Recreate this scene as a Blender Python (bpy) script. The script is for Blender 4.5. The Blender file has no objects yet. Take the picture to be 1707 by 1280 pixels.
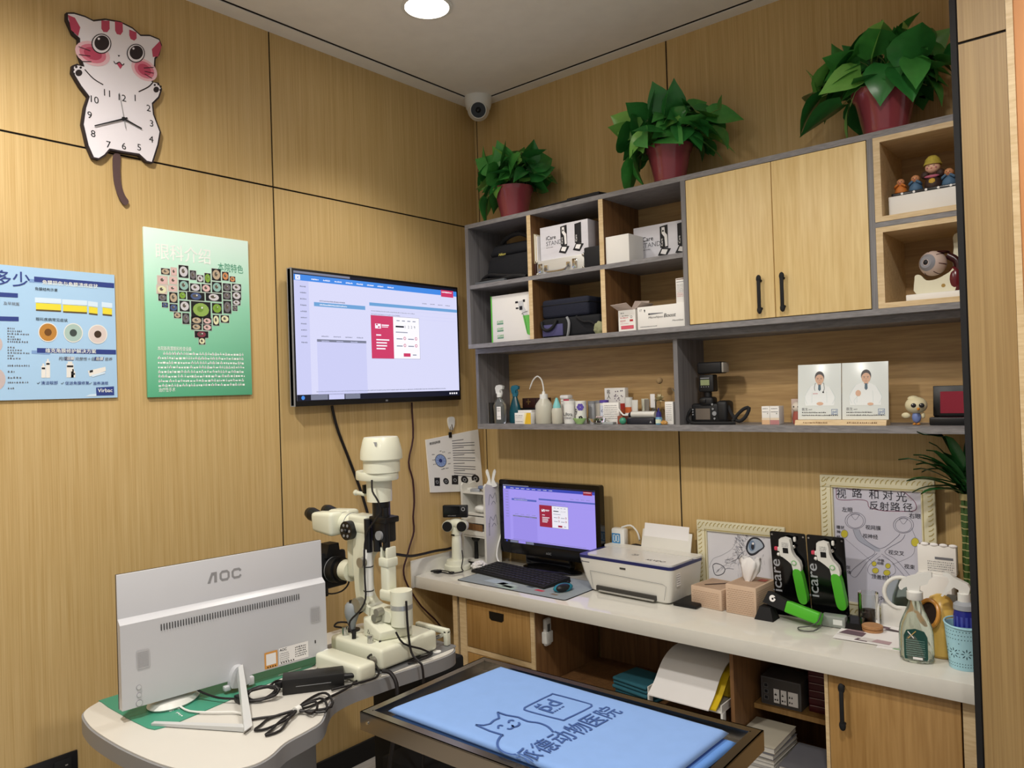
import bpy, bmesh, math, random
from mathutils import Matrix, Vector, noise
random.seed(7)
sc = bpy.context.scene
COL = sc.collection
PI = math.pi
rad = math.radians

# ---------------------------------------------------------------- camera
cam = bpy.data.cameras.new('camera')
cam.sensor_width = 36
cam.lens = 1265.3 / 1707 * 36
cam.clip_start = 0.05
cam_o = bpy.data.objects.new('camera', cam)
COL.objects.link(cam_o)
def cam_matrix(loc, yaw, pitch, roll):
    fw = Vector((-math.sin(yaw) * math.cos(pitch), math.cos(yaw) * math.cos(pitch), math.sin(pitch)))
    rt = Vector((math.cos(yaw), math.sin(yaw), 0))
    dn = fw.cross(rt)
    c, s = math.cos(roll), math.sin(roll)
    r2 = rt * c - dn * s
    d2 = rt * s + dn * c
    m = Matrix((r2, -d2, -fw)).transposed().to_4x4()
    m.translation = loc
    return m
cam_o.matrix_world = cam_matrix((2.7167, -2.967, 1.612), rad(40.2287), rad(0.5089), rad(-1.8187))
sc.camera = cam_o

# ---------------------------------------------------------------- look, world and lights
sc.view_settings.view_transform = 'Standard'
sc.view_settings.look = 'None'
sc.view_settings.gamma = 1
sc.view_settings.use_curve_mapping = False
sc.view_settings.exposure = 0.15
W = bpy.data.worlds.new('world'); sc.world = W; W.use_nodes = True
W.node_tree.nodes['Background'].inputs[0].default_value = (1.0, 0.97, 0.92, 1)
W.node_tree.nodes['Background'].inputs[1].default_value = 0.36
CEIL = 3.112
# x, y, watts, beam angle; the last is an unseen, added fill
LAMPS_AND_FILL = [(0.61, -0.915, 38, 110), (1.0, -2.55, 150, 168), (2.45, -1.95, 105, 168), (3.3, -3.7, 75, 168)]

# ---------------------------------------------------------------- helpers
def lin(h):
    h = h.lstrip('#')
    o = []
    for i in (0, 2, 4):
        v = int(h[i:i + 2], 16) / 255
        o.append(v / 12.92 if v <= 0.04045 else ((v + 0.055) / 1.055) ** 2.4)
    return (o[0], o[1], o[2], 1)
MATS = {}
def mat(name, col='#808080', rough=0.5, metal=0.0, spec=0.5, emit=0.0, trans=0.0, ior=1.45, var=0.06, scale=12.0, bump=0.0, alpha=1.0, coat=0.0, stretch=(1, 1, 1)):
    if name in MATS: return MATS[name]
    m = bpy.data.materials.new(name); m.use_nodes = True
    nt = m.node_tree; b = nt.nodes['Principled BSDF']
    c = lin(col)
    b.inputs['Base Color'].default_value = c
    b.inputs['Roughness'].default_value = rough
    b.inputs['Metallic'].default_value = metal
    b.inputs['Specular IOR Level'].default_value = spec
    b.inputs['IOR'].default_value = ior
    b.inputs['Transmission Weight'].default_value = trans
    b.inputs['Coat Weight'].default_value = coat
    b.inputs['Alpha'].default_value = alpha
    if emit:
        b.inputs['Base Color'].default_value = (.01, .01, .01, 1)
        b.inputs['Emission Color'].default_value = c
        b.inputs['Emission Strength'].default_value = emit
    if (var or bump) and not emit:
        tc = nt.nodes.new('ShaderNodeTexCoord'); mp = nt.nodes.new('ShaderNodeMapping')
        mp.inputs['Scale'].default_value = stretch
        n = nt.nodes.new('ShaderNodeTexNoise'); n.inputs['Scale'].default_value = scale; n.inputs['Detail'].default_value = 3
        nt.links.new(tc.outputs['Object'], mp.inputs['Vector']); nt.links.new(mp.outputs['Vector'], n.inputs['Vector'])
        if var:
            r = nt.nodes.new('ShaderNodeMix'); r.data_type = 'RGBA'
            r.inputs[6].default_value = tuple(x * (1 - var) for x in c[:3]) + (1,)
            r.inputs[7].default_value = tuple(min(1, x * (1 + var)) for x in c[:3]) + (1,)
            nt.links.new(n.outputs['Fac'], r.inputs[0]); nt.links.new(r.outputs[2], b.inputs['Base Color'])
        if bump:
            bp = nt.nodes.new('ShaderNodeBump'); bp.inputs['Strength'].default_value = bump; bp.inputs['Distance'].default_value = 0.004
            nt.links.new(n.outputs['Fac'], bp.inputs['Height']); nt.links.new(bp.outputs['Normal'], b.inputs['Normal'])
    MATS[name] = m
    return m
def wood(name, c1, c2, stretch=(60, 60, 1.2), rough=0.5, c3=None, wave=None):
    """grain: noise stretched along one axis, two colours, with a fine second layer"""
    if name in MATS: return MATS[name]
    m = bpy.data.materials.new(name); m.use_nodes = True
    nt = m.node_tree; b = nt.nodes['Principled BSDF']
    b.inputs['Roughness'].default_value = rough
    tc = nt.nodes.new('ShaderNodeTexCoord')
    def layer(mul, detail):
        mp = nt.nodes.new('ShaderNodeMapping'); mp.inputs['Scale'].default_value = tuple(s * mul for s in stretch)
        n = nt.nodes.new('ShaderNodeTexNoise'); n.inputs['Scale'].default_value = 1.0; n.inputs['Detail'].default_value = detail
        n.inputs['Distortion'].default_value = wave or 0.0
        nt.links.new(tc.outputs['Object'], mp.inputs['Vector']); nt.links.new(mp.outputs['Vector'], n.inputs['Vector'])
        return n
    a, d = layer(1, 4), layer(4.0, 2)
    mx = nt.nodes.new('ShaderNodeMath'); mx.operation = 'ADD'
    nt.links.new(a.outputs['Fac'], mx.inputs[0]); nt.links.new(d.outputs['Fac'], mx.inputs[1])
    rp = nt.nodes.new('ShaderNodeValToRGB')
    rp.color_ramp.elements[0].position = 0.36; rp.color_ramp.elements[0].color = lin(c1)
    rp.color_ramp.elements[1].position = 0.64; rp.color_ramp.elements[1].color = lin(c2)
    hf = nt.nodes.new('ShaderNodeMath'); hf.operation = 'MULTIPLY'; hf.inputs[1].default_value = 0.5
    nt.links.new(mx.outputs[0], hf.inputs[0]); nt.links.new(hf.outputs[0], rp.inputs[0]); nt.links.new(rp.outputs[0], b.inputs['Base Color'])
    MATS[name] = m
    return m

TXT = {}
def text_mesh(s, bold=0.0):
    k = (s, bold)
    if k not in TXT:
        c = bpy.data.curves.new('lettering', 'FONT'); c.body = s; c.size = 1; c.resolution_u = 3
        c.offset = bold
        o = bpy.data.objects.new('lettering', c)
        me = bpy.data.meshes.new_from_object(o)
        vs = [tuple(v.co) for v in me.vertices]; fs = [tuple(p.vertices) for p in me.polygons]
        xs = [v[0] for v in vs]; ys = [v[1] for v in vs]
        TXT[k] = (vs, fs, min(xs), max(xs), min(ys), max(ys))
        bpy.data.objects.remove(o); bpy.data.curves.remove(c); bpy.data.meshes.remove(me)
    return TXT[k]

class MB:
    def __init__(s, M=None):
        s.bm = bmesh.new(); s.mats = []; s.M = M or Matrix()
    def mi(s, m):
        if m not in s.mats: s.mats.append(m)
        return s.mats.index(m)
    def v(s, p): return s.bm.verts.new(s.M @ Vector(p))
    def face(s, vs, m, smooth=False):
        try: f = s.bm.faces.new(vs)
        except ValueError: return None
        f.material_index = s.mi(m); f.smooth = smooth
        return f
    def quad(s, ps, m): return s.face([s.v(p) for p in ps], m)
    def box(s, x0, x1, y0, y1, z0, z1, m, bev=0.0, seg=2):
        P = [(x0, y0, z0), (x1, y0, z0), (x1, y1, z0), (x0, y1, z0), (x0, y0, z1), (x1, y0, z1), (x1, y1, z1), (x0, y1, z1)]
        v = [s.v(p) for p in P]
        fs = [s.face([v[i] for i in q], m) for q in ((3, 2, 1, 0), (4, 5, 6, 7), (0, 1, 5, 4), (1, 2, 6, 5), (2, 3, 7, 6), (3, 0, 4, 7))]
        if bev:
            es = list({e for f in fs for e in f.edges})
            r = bmesh.ops.bevel(s.bm, geom=es, offset=bev, segments=seg, profile=0.5, affect='EDGES')
            for f in r['faces']: f.smooth = True; f.material_index = s.mi(m)
        return s
    def hull8(s, P, m):
        """a six-sided solid from 8 corners: bottom 4 then top 4"""
        v = [s.v(p) for p in P]
        for q in ((3, 2, 1, 0), (4, 5, 6, 7), (0, 1, 5, 4), (1, 2, 6, 5), (2, 3, 7, 6), (3, 0, 4, 7)): s.face([v[i] for i in q], m)
        return s
    def ring(s, c, ax, r, n, ry=None, ph=0.0):
        ax = Vector(ax).normalized()
        u = ax.cross(Vector((0, 0, 1)))
        if u.length < 1e-4: u = Vector((1, 0, 0))
        u.normalize(); w = ax.cross(u)
        return [s.v(Vector(c) + u * r * math.cos(2 * PI * i / n + ph) + w * (ry or r) * math.sin(2 * PI * i / n + ph)) for i in range(n)]
    def bridge(s, a, b, m, smooth=True):
        n = len(a)
        for i in range(n): s.face([a[i], a[(i + 1) % n], b[(i + 1) % n], b[i]], m, smooth)
    def cyl(s, p0, p1, r0, m, r1=None, n=20, caps=True, m2=None):
        p0, p1 = Vector(p0), Vector(p1); r1 = r0 if r1 is None else r1
        a = s.ring(p0, p1 - p0, r0, n); b = s.ring(p1, p1 - p0, r1, n)
        s.bridge(a, b, m)
        if caps:
            s.face(list(reversed(a)), m); s.face(b, m2 or m)
        return s
    def lathe(s, prof, m, c=(0, 0, 0), n=24, sx=1.0, sy=1.0, closed=False):
        """prof: list of (r, z)"""
        rings = []
        for r, z in prof:
            if r < 1e-5: rings.append([s.v((c[0], c[1], c[2] + z))])
            else: rings.append([s.v((c[0] + sx * r * math.cos(2 * PI * i / n), c[1] + sy * r * math.sin(2 * PI * i / n), c[2] + z)) for i in range(n)])
        for a, b in zip(rings, rings[1:]):
            if len(a) == 1 and len(b) == 1: continue
            for i in range(n):
                j = (i + 1) % n
                if len(a) == 1: s.face([a[0], b[j], b[i]], m, True)
                elif len(b) == 1: s.face([a[i], a[j], b[0]], m, True)
                else: s.face([a[i], a[j], b[j], b[i]], m, True)
        return s
    def ell(s, c, r, m, n=16, k=10, rot=None):
        if not hasattr(r, '__len__'): r = (r, r, r)
        old = s.M
        s.M = s.M @ Matrix.Translation(c) @ (rot.to_4x4() if rot else Matrix()) @ Matrix.Diagonal((r[0], r[1], r[2], 1))
        s.lathe([(max(0, math.sin(PI * i / k)), -math.cos(PI * i / k)) for i in range(k + 1)], m, n=n)
        s.M = old
        return s
    def tube(s, pts, r, m, n=8, closed=False, caps=True, smooth=3):
        pts = [Vector(p) for p in pts]
        if smooth: pts = catmull(pts, smooth, closed)
        N = len(pts); rings = []; u = None
        for i, p in enumerate(pts):
            if closed: t = pts[(i + 1) % N] - pts[i - 1]
            else: t = pts[min(i + 1, N - 1)] - pts[max(i - 1, 0)]
            if t.length < 1e-9: t = Vector((0, 0, 1))
            t.normalize()
            if u is None:
                u = t.cross(Vector((0, 0, 1)))
                if u.length < 1e-3: u = t.cross(Vector((1, 0, 0)))
            u = (u - t * u.dot(t))
            if u.length < 1e-6: u = t.orthogonal()
            u.normalize(); w = t.cross(u)
            rr = r[min(int(i * len(r) / N), len(r) - 1)] if hasattr(r, '__len__') else r
            rings.append([s.v(p + u * rr * math.cos(2 * PI * k / n) + w * rr * math.sin(2 * PI * k / n)) for k in range(n)])
        for a, b in zip(rings, rings[1:]): s.bridge(a, b, m)
        if closed: s.bridge(rings[-1], rings[0], m)
        elif caps: s.face(list(reversed(rings[0])), m); s.face(rings[-1], m)
        return s
    def prism(s, pts, z0, z1, m, side=None, smooth=False, back=True):
        a = [s.v((p[0], p[1], z0)) for p in pts]; b = [s.v((p[0], p[1], z1)) for p in pts]
        n = len(pts)
        ar = sum(pts[i][0] * pts[(i + 1) % n][1] - pts[(i + 1) % n][0] * pts[i][1] for i in range(n))
        if ar < 0: a.reverse(); b.reverse()
        for i in range(n): s.face([a[i], a[(i + 1) % n], b[(i + 1) % n], b[i]], side or m, smooth)
        if back: s.face(list(reversed(a)), side or m)
        s.face(b, m)
        return s
    # flat marks in the local XY plane, raised by z
    def poly(s, pts, z, m):
        n = len(pts)
        ar = sum(pts[i][0] * pts[(i + 1) % n][1] - pts[(i + 1) % n][0] * pts[i][1] for i in range(n))
        vs = [s.v((p[0], p[1], z)) for p in pts]
        if ar < 0: vs.reverse()
        s.face(vs, m)
        return s
    def rect(s, x0, y0, x1, y1, z, m): return s.poly([(x0, y0), (x1, y0), (x1, y1), (x0, y1)], z, m)
    def disc(s, cx, cy, r, z, m, ry=None, n=20): return s.poly([(cx + r * math.cos(2 * PI * i / n), cy + (ry or r) * math.sin(2 * PI * i / n)) for i in range(n)], z, m)
    def stroke(s, pts, w, z, m, closed=False, smooth=4):
        pts = [Vector((p[0], p[1], 0)) for p in pts]
        if smooth: pts = catmull(pts, smooth, closed)
        N = len(pts); L = []; R = []
        for i, p in enumerate(pts):
            t = (pts[(i + 1) % N] - pts[i - 1]) if closed else (pts[min(i + 1, N - 1)] - pts[max(i - 1, 0)])
            if t.length < 1e-9: t = Vector((1, 0, 0))
            t.normalize(); d = Vector((-t.y, t.x, 0)) * (w / 2)
            L.append(s.v((p.x + d.x, p.y + d.y, z))); R.append(s.v((p.x - d.x, p.y - d.y, z)))
        for i in range(N if closed else N - 1):
            j = (i + 1) % N
            s.face([R[i], R[j], L[j], L[i]], m)
        return s
    def outline(s, x0, y0, x1, y1, w, z, m):
        s.rect(x0, y0, x1, y0 + w, z, m); s.rect(x0, y1 - w, x1, y1, z, m); s.rect(x0, y0, x0 + w, y1, z, m); s.rect(x1 - w, y0, x1, y1, z, m)
        return s
    def text(s, t, x, y, h, z, m, al='l', bold=0.0, w=None, rot=0.0, shear=0.0):
        """h: height of a full character in metres; w: fit to this width"""
        if bold:
            # heavier strokes: the same letters laid twice, a hair apart
            dx = min(bold, .03) * h * .9; c_, s_ = math.cos(rot), math.sin(rot)
            s.text(t, x + dx * c_, y + dx * s_, h, z + .00012, m, al, 0, w, rot, shear)
            s.text(t, x + dx * .5 * c_ - dx * .5 * s_, y + dx * .5 * s_ + dx * .5 * c_, h, z + .00006, m, al, 0, w, rot, shear)
        vs, fs, x0, x1, y0, y1 = text_mesh(t)
        k = h / 0.75; kx = (w / (x1 - x0)) if w else k
        ox = {'l': x0, 'c': (x0 + x1) / 2, 'r': x1}[al]
        c, sn = math.cos(rot), math.sin(rot)
        nv = []
        for a, b, _ in vs:
            px, py = (a - ox) * kx + b * k * shear, b * k
            nv.append(s.v((x + px * c - py * sn, y + px * sn + py * c, z)))
        for f in fs: s.face([nv[i] for i in f], m)
        return s
    def scrib(s, x0, x1, y, h, z, m, seed=0, gap=0.35):
        """a line of writing too small to read: short broken marks"""
        r = random.Random(seed * 77 + int(y * 1e4)); x = x0
        while x < x1 - h * 0.4:
            w = min(h * r.uniform(0.5, 1.1), x1 - x)
            s.rect(x, y + h * r.uniform(0, .15), x + w * 0.8, y + h * r.uniform(.5, .7), z, m)
            if r.random() < .6: s.rect(x + w * .3, y + h * .1, x + w * .5, y + h, z, m)
            x += w + h * gap * (r.random() + .3)
        return s
    def build(s, name, parent=None, loc=None, rotz=0.0, sharp=38, **props):
        me = bpy.data.meshes.new(name)
        bmesh.ops.recalc_face_normals(s.bm, faces=[f for f in s.bm.faces if f.smooth]) if False else None
        s.bm.to_mesh(me); s.bm.free()
        for m in s.mats: me.materials.append(m)
        me.set_sharp_from_angle(angle=rad(sharp))
        o = bpy.data.objects.new(name, me); COL.objects.link(o)
        if parent: o.parent = parent
        if loc: o.location = loc
        if rotz: o.rotation_euler.z = rotz
        for k, v in props.items(): o[k] = v
        return o

def catmull(pts, k, closed=False):
    out = []; N = len(pts)
    if N < 3: return pts
    for i in range(N if closed else N - 1):
        p1, p2 = pts[i], pts[(i + 1) % N]
        p0 = pts[i - 1] if (closed or i > 0) else p1
        p3 = pts[(i + 2) % N] if (closed or i + 2 < N) else p2
        for j in range(k):
            t = j / k
            out.append(0.5 * ((2 * p1) + (p2 - p0) * t + (2 * p0 - 5 * p1 + 4 * p2 - p3) * t * t + (3 * p1 - p0 - 3 * p2 + p3) * t ** 3))
    if not closed: out.append(pts[-1])
    return out
def rrect(x0, y0, x1, y1, r, n=5):
    out = []
    for cx, cy, a in ((x1 - r, y0 + r, -90), (x1 - r, y1 - r, 0), (x0 + r, y1 - r, 90), (x0 + r, y0 + r, 180)):
        for i in range(n + 1):
            t = rad(a + 90 * i / n); out.append((cx + r * math.cos(t), cy + r * math.sin(t)))
    return out
def frame(o, right, up):
    r = Vector(right).normalized(); u = Vector(up).normalized(); n = r.cross(u)
    m = Matrix((r, u, n)).transposed().to_4x4(); m.translation = Vector(o)
    return m
FRONT = lambda o=(0, 0, 0): frame(o, (1, 0, 0), (0, 0, 1))      # a face looking toward -y
SIDE = lambda o=(0, 0, 0): frame(o, (0, 1, 0), (0, 0, 1))       # a face looking toward +x
TOP = lambda o=(0, 0, 0): frame(o, (1, 0, 0), (0, 1, 0))

def thing(name, label, cat, loc=(0, 0, 0), rotz=0.0, group=None):
    o = bpy.data.objects.new(name, None); COL.objects.link(o)
    o.empty_display_size = 0.05; o.location = loc; o.rotation_euler.z = rotz
    o['label'] = label; o['category'] = cat
    if group: o['group'] = group
    return o
def tag(o, label, cat, group=None):
    o['label'] = label; o['category'] = cat
    if group: o['group'] = group
    return o
def struct(o):
    o['kind'] = 'structure'
    return o
def copy_tree(o, parent=None):
    c = o.copy(); COL.objects.link(c)
    if parent: c.parent = parent
    for ch in [x for x in bpy.data.objects if x.parent == o]: copy_tree(ch, c)
    return c

# ---------------------------------------------------------------- materials in common use
VENEER = wood('wall_veneer', '#bd9d63', '#cfb27c', stretch=(70, 70, 0.9), rough=0.55)
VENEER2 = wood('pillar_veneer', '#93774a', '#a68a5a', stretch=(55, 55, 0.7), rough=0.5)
OAK = wood('oak_door', '#d8b97c', '#ead096', stretch=(30, 30, 1.6), rough=0.45, wave=0.35)
OAKH = wood('oak_back_panel', '#a98758', '#c2a06c', stretch=(2.2, 30, 34), rough=0.5, wave=0.3)
OAKD = wood('oak_cabinet', '#9c7641', '#b28c55', stretch=(28, 28, 1.4), rough=0.45, wave=0.3)
OAKE = wood('oak_edge', '#c9ad80', '#dcc49a', stretch=(6, 40, 40), rough=0.5)
BROWNP = wood('brown_panel', '#6b4a2c', '#86613c', stretch=(30, 30, 1.5), rough=0.5)
GREYW = wood('grey_wood', '#716f71', '#8a8889', stretch=(8, 50, 50), rough=0.5)
GREYV = wood('grey_wood_upright', '#666466', '#807e7f', stretch=(60, 60, 1.2), rough=0.5)
WHITE = mat('white_paint', '#e6e4de', 0.55)
CEILM = mat('ceiling_paint', '#f1eee8', 0.8)
BLACK = mat('black_plastic', '#0c0c0e', 0.4)
BLACKM = mat('black_matte', '#121214', 0.75)
DARK = mat('dark_gap', '#15100c', 0.9)
PAPER = mat('white_paper', '#eeeceb', 0.7, var=0.02)
CARD = mat('white_card', '#e9e7e2', 0.6, var=0.02)
INK = mat('ink_black', '#17171c', 0.6, var=0)
GREYINK = mat('ink_grey', '#6f7076', 0.6, var=0)
STEEL = mat('steel', '#b9b4aa', 0.22, 1.0, var=0.03)
CHROME = mat('chrome', '#c8c8c8', 0.12, 1.0, var=0)
GLASS = mat('clear_glass', '#f4f8f6', 0.03, trans=1.0, ior=1.45, var=0)
CLEARP = mat('clear_plastic', '#e8efe9', 0.12, trans=0.9, ior=1.3, var=0)
IVORY = mat('ivory_enamel', '#dedfcb', 0.32, var=0.02, coat=0.2)
WPLAST = mat('white_plastic', '#e4e4df', 0.35, var=0.02)
GREYP = mat('grey_plastic', '#8d8f92', 0.45)
GREEN = mat('green_plastic', '#4fb52c', 0.4, var=0.03)
RED = mat('red_ink', '#c2203c', 0.5, var=0)
def flat(name, col, rough=0.6): return mat(name, col, rough, var=0)
# ================================================================ the room
def panelled(name, M, spans, zspans, m, depth=0.004, gap=0.007):
    b = MB(M)
    b.box(spans[0][0], spans[-1][1], zspans[0][0], zspans[-1][1], -0.08, -depth - .0005, DARK)
    for a0, a1 in spans:
        for z0, z1 in zspans:
            b.box(a0 + gap / 2, a1 - gap / 2, z0 + gap / 2, z1 - gap / 2, -depth, 0, m)
    return struct(b.build(name))
SEAM = 2.473
panelled('wall_left', SIDE((0, 0, 0)), [(-4.9, -3.67), (-3.67, -2.445), (-2.445, -1.2225), (-1.2225, 0)], [(0, SEAM), (SEAM, CEIL)], VENEER)
panelled('wall_back', FRONT((0, 0, 0)), [(-0.02, 0.018), (0.018, 1.142), (1.142, 2.34), (2.34, 3.2)], [(0, SEAM), (SEAM, CEIL)], VENEER)
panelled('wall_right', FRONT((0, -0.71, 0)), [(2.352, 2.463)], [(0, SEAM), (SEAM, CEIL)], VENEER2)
b = MB(); b.box(2.463, 2.478, -0.735, -0.6, 0, CEIL, OAKE); struct(b.build('trim_4'))
PEACH = mat('peach_wall', '#d99a62', 0.6)
b = MB(); b.box(2.478, 4.6, -0.72, -0.62, 0, CEIL, PEACH); struct(b.build('wall_right_beyond'))
b = MB(); b.box(2.338, 2.352, -0.712, -0.64, 0, CEIL, BLACKM); struct(b.build('trim_3'))
FLOORM = wood('floor_plank', '#9b9792', '#b3aea8', stretch=(40, 3, 40), rough=0.45)
b = MB(); b.box(-0.1, 4.6, -5.0, 0.1, -0.1, 0, FLOORM)
struct(b.build('floor'))
b = MB(); b.box(0.095, 4.6, -5.0, -0.075, CEIL, CEIL + 0.1, CEILM); b.box(-0.1, 4.6, -5.0, 0.1, CEIL + 0.03, CEIL + 0.1, DARK); struct(b.build('ceiling'))
b = MB(); b.box(0.0845, 0.0955, -5.0, -.07, CEIL - 0.001, CEIL + .02, DARK); b.box(.0845, 4.6, -0.0755, -0.0645, CEIL - 0.001, CEIL + .02, DARK); struct(b.build('gap_shade_strip'))  # dark strips set flush in the ceiling gap, standing in for its shade
b = MB(); b.box(0, 0.085, -5.0, 0, CEIL - 0.004, CEIL + 0.03, CEILM); struct(b.build('trim_1'))
b = MB(); b.box(0.085, 4.6, -0.065, 0, CEIL - 0.004, CEIL + 0.03, CEILM); struct(b.build('trim_2'))
b = MB(); b.box(0, 0.012, -4.9, 0, 0, 0.085, BLACKM, bev=0.002); struct(b.build('baseboard_left'))
b = MB(); b.box(0.012, 2.34, -0.012, 0, 0, 0.085, BLACKM, bev=0.002); struct(b.build('baseboard_back'))

# recessed ceiling lamps, plus a last spot added only as fill
LAMPE = mat('lamp_diffuser', '#fff6e6', 0.5, emit=14)
for i, (x, y, p, ang) in enumerate(LAMPS_AND_FILL):
    if i == 0:
        t = thing('ceiling_light', 'round recessed ceiling light shining above the room corner', 'ceiling light', (x, y, CEIL))
        b = MB(); b.lathe([(0.084, 0), (0.1, 0), (0.1, -0.006), (0.086, -0.008), (0.084, 0)], WPLAST, n=40); b.build('rim', t)
        b = MB(); b.disc(0, 0, 0.084, 0, LAMPE, n=40); b.M = Matrix.Rotation(PI, 4, 'X'); b = MB(Matrix.Translation((0, 0, -0.003)) @ Matrix.Rotation(PI, 4, 'X')); b.disc(0, 0, 0.085, 0, LAMPE, n=40); b.build('diffuser', t)
    L = bpy.data.lights.new('lamp_or_fill_beam', 'SPOT'); L.energy = p * 1.0; L.spot_size = rad(ang); L.spot_blend = 0.6; L.shadow_soft_size = 0.085
    L.color = (1.0, 0.95, 0.88)
    o = bpy.data.objects.new('lamp_or_fill_beam', L); COL.objects.link(o); o.location = (x, y, CEIL - 0.02)
    if i == 0: o.parent = t; o.location = (0, 0, -0.02)
# ================================================================ things on the walls
import numpy as np
def homog(src, dst):
    """transcribes a flat print: maps four drawing corners to four corners in metres"""
    A = []; B = []
    for (u, v), (x, y) in zip(src, dst):
        A += [[u, v, 1, 0, 0, 0, -x * u, -x * v], [0, 0, 0, u, v, 1, -y * u, -y * v]]; B += [x, y]
    h = np.append(np.linalg.solve(np.array(A, float), np.array(B, float)), 1).reshape(3, 3)
    def f(u, v):
        p = h @ np.array([u, v, 1.0]); return (p[0] / p[2], p[1] / p[2])
    return f
def inset(pts, d):
    n = len(pts); out = []
    ar = sum(pts[i][0] * pts[(i + 1) % n][1] - pts[(i + 1) % n][0] * pts[i][1] for i in range(n))
    s = 1 if ar > 0 else -1
    for i in range(n):
        a, c = pts[i - 1], pts[(i + 1) % n]
        tx, ty = c[0] - a[0], c[1] - a[1]; l = math.hypot(tx, ty) or 1
        out.append((pts[i][0] - ty / l * d * s, pts[i][1] + tx / l * d * s))
    return out
def smooth2(pts, k=4, closed=True): return [(p.x, p.y) for p in catmull([Vector((a, b_, 0)) for a, b_ in pts], k, closed)]
def em(name, col, s=1.0): return mat(name, col, 0.4, emit=s)

# ---- cat clock
CLK = (-1.83, 2.68)
def ck(u, v): return (-1.885 + .002011 * (u - 169) - .00006 * (v - 75) - CLK[0], 2.828 + .000657 * (u - 169) - .0021 * (v - 75) - CLK[1])
def cz(a, c): return ck(80 + a / 3.556, c / 3.556)
t = thing('wall_clock', 'white cat shaped wall clock with pink stripes and a dark hanging tail', 'clock', (0, CLK[0], CLK[1]))
SW = SIDE()
outl = [(125, 80), (165, 78), (225, 95), (272, 118), (340, 108), (430, 122), (505, 158), (552, 200), (610, 200), (672, 225), (688, 262), (672, 325), (648, 350), (645, 410), (630, 490), (665, 495), (690, 535), (672, 590), (632, 625), (640, 690), (682, 800), (668, 880), (632, 985), (590, 975), (545, 928), (455, 905), (372, 880), (345, 912), (310, 930), (272, 915), (240, 840), (212, 715), (225, 620), (245, 560), (200, 500), (155, 420), (158, 380), (185, 370), (215, 385), (192, 320), (190, 225), (160, 200), (125, 120)]
op = [cz(*p) for p in outl]
b = MB(SW)
BRN = flat('clock_edge', '#2a2024')
b.prism(op, 0.004, 0.021, BRN)
CFACE = flat('clock_face', '#efeaf0', 0.5)
b.prism(inset(op, 0.006), 0.021, 0.0225, CFACE)
b.build('board', t)
PINK = flat('clock_pink', '#c04a66'); BLUSH = flat('clock_blush', '#dd7d92'); BLUSH2 = flat('clock_blush_soft', '#eec3cb')
b = MB(SW); z = 0.0230
for pts in ([(132, 95), (170, 110), (200, 165), (188, 215), (150, 180)], [(672, 240), (684, 275), (662, 335), (628, 338), (622, 290)]):
    b.poly([cz(*p) for p in pts], z, PINK)
for pts in ([(318, 122), (365, 122), (366, 170), (352, 190), (330, 188), (318, 170)], [(396, 124), (442, 132), (444, 185), (430, 205), (408, 200), (398, 180)], [(482, 172), (526, 188), (527, 225), (512, 238), (490, 228), (482, 205)]):
    b.poly([cz(*p) for p in pts], z, PINK)
for (c, w, h, sk) in (((270, 315), 88, 62, .25), ((575, 415), 72, 58, .35)):
    for k, (s, m) in enumerate(((1.12, BLUSH2), (0.86, BLUSH), (0.58, PINK))):
        b.poly([cz(c[0] + s * w * math.cos(a) * (1 if m is not PINK else 1), c[1] + s * h * math.sin(a) + s * w * math.cos(a) * sk) for a in [2 * PI * i / 20 for i in range(20)]], z + .0003 * (k + 1), m)
for (cx, cy, r) in ((318, 258, 56), (522, 315, 54)):
    b.poly([cz(cx + r * 1.02 * math.cos(a), cy + r * 1.05 * math.sin(a)) for a in [2 * PI * i / 24 for i in range(24)]], z + .0014, BRN)
    b.poly([cz(cx + r * .92 * math.cos(a), cy + r * .95 * math.sin(a)) for a in [2 * PI * i / 24 for i in range(24)]], z + .0017, CFACE)
    b.poly([cz(cx + 2 + r * .76 * math.cos(a), cy - 4 + r * .78 * math.sin(a)) for a in [2 * PI * i / 24 for i in range(24)]], z + .0020, BRN)
    b.poly([cz(cx - 16 + 7 * math.cos(a), cy - 28 + 7 * math.sin(a)) for a in [2 * PI * i / 10 for i in range(10)]], z + .0023, CFACE)
b.poly([cz(413, 324), cz(428, 326), cz(420, 336)], z, INK)
b.stroke([cz(390, 360), cz(402, 376), cz(424, 366), cz(440, 384), cz(452, 376)], .0032, z + .0003, BRN)
b.poly([cz(405, 372), cz(424, 366), cz(445, 384), cz(430, 408)], z, PINK)
for a, c in (((190, 275), (255, 300)), ((192, 320), (255, 330)), ((200, 360), (262, 362)), ((570, 405), (632, 402)), ((575, 425), (632, 438)), ((575, 440), (622, 470))):
    b.stroke([cz(*a), cz(*c)], .0025, z + .0016, BRN, smooth=0)
b.stroke([cz(225, 405), cz(275, 460), cz(330, 497)], .004, z, BRN); b.stroke([cz(630, 492), cz(600, 520), cz(540, 547)], .004, z, BRN)
for (cx, cy, s) in ((193, 424, 1), (650, 538, .95)):
    b.poly([cz(cx + 19 * s * math.cos(a), cy + 19 * s * math.sin(a)) for a in [2 * PI * i / 16 for i in range(16)]], z, BRN)
    for dx, dy in ((-28, 4), (-30, -18), (-14, -34), (10, -30)):
        d = -1 if cx > 400 else 1
        b.poly([cz(cx + d * dx * s + 7 * math.cos(a), cy + dy * s + 7 * math.sin(a)) for a in [2 * PI * i / 10 for i in range(10)]], z, BRN)
b.build('cat_drawing', t)
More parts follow.
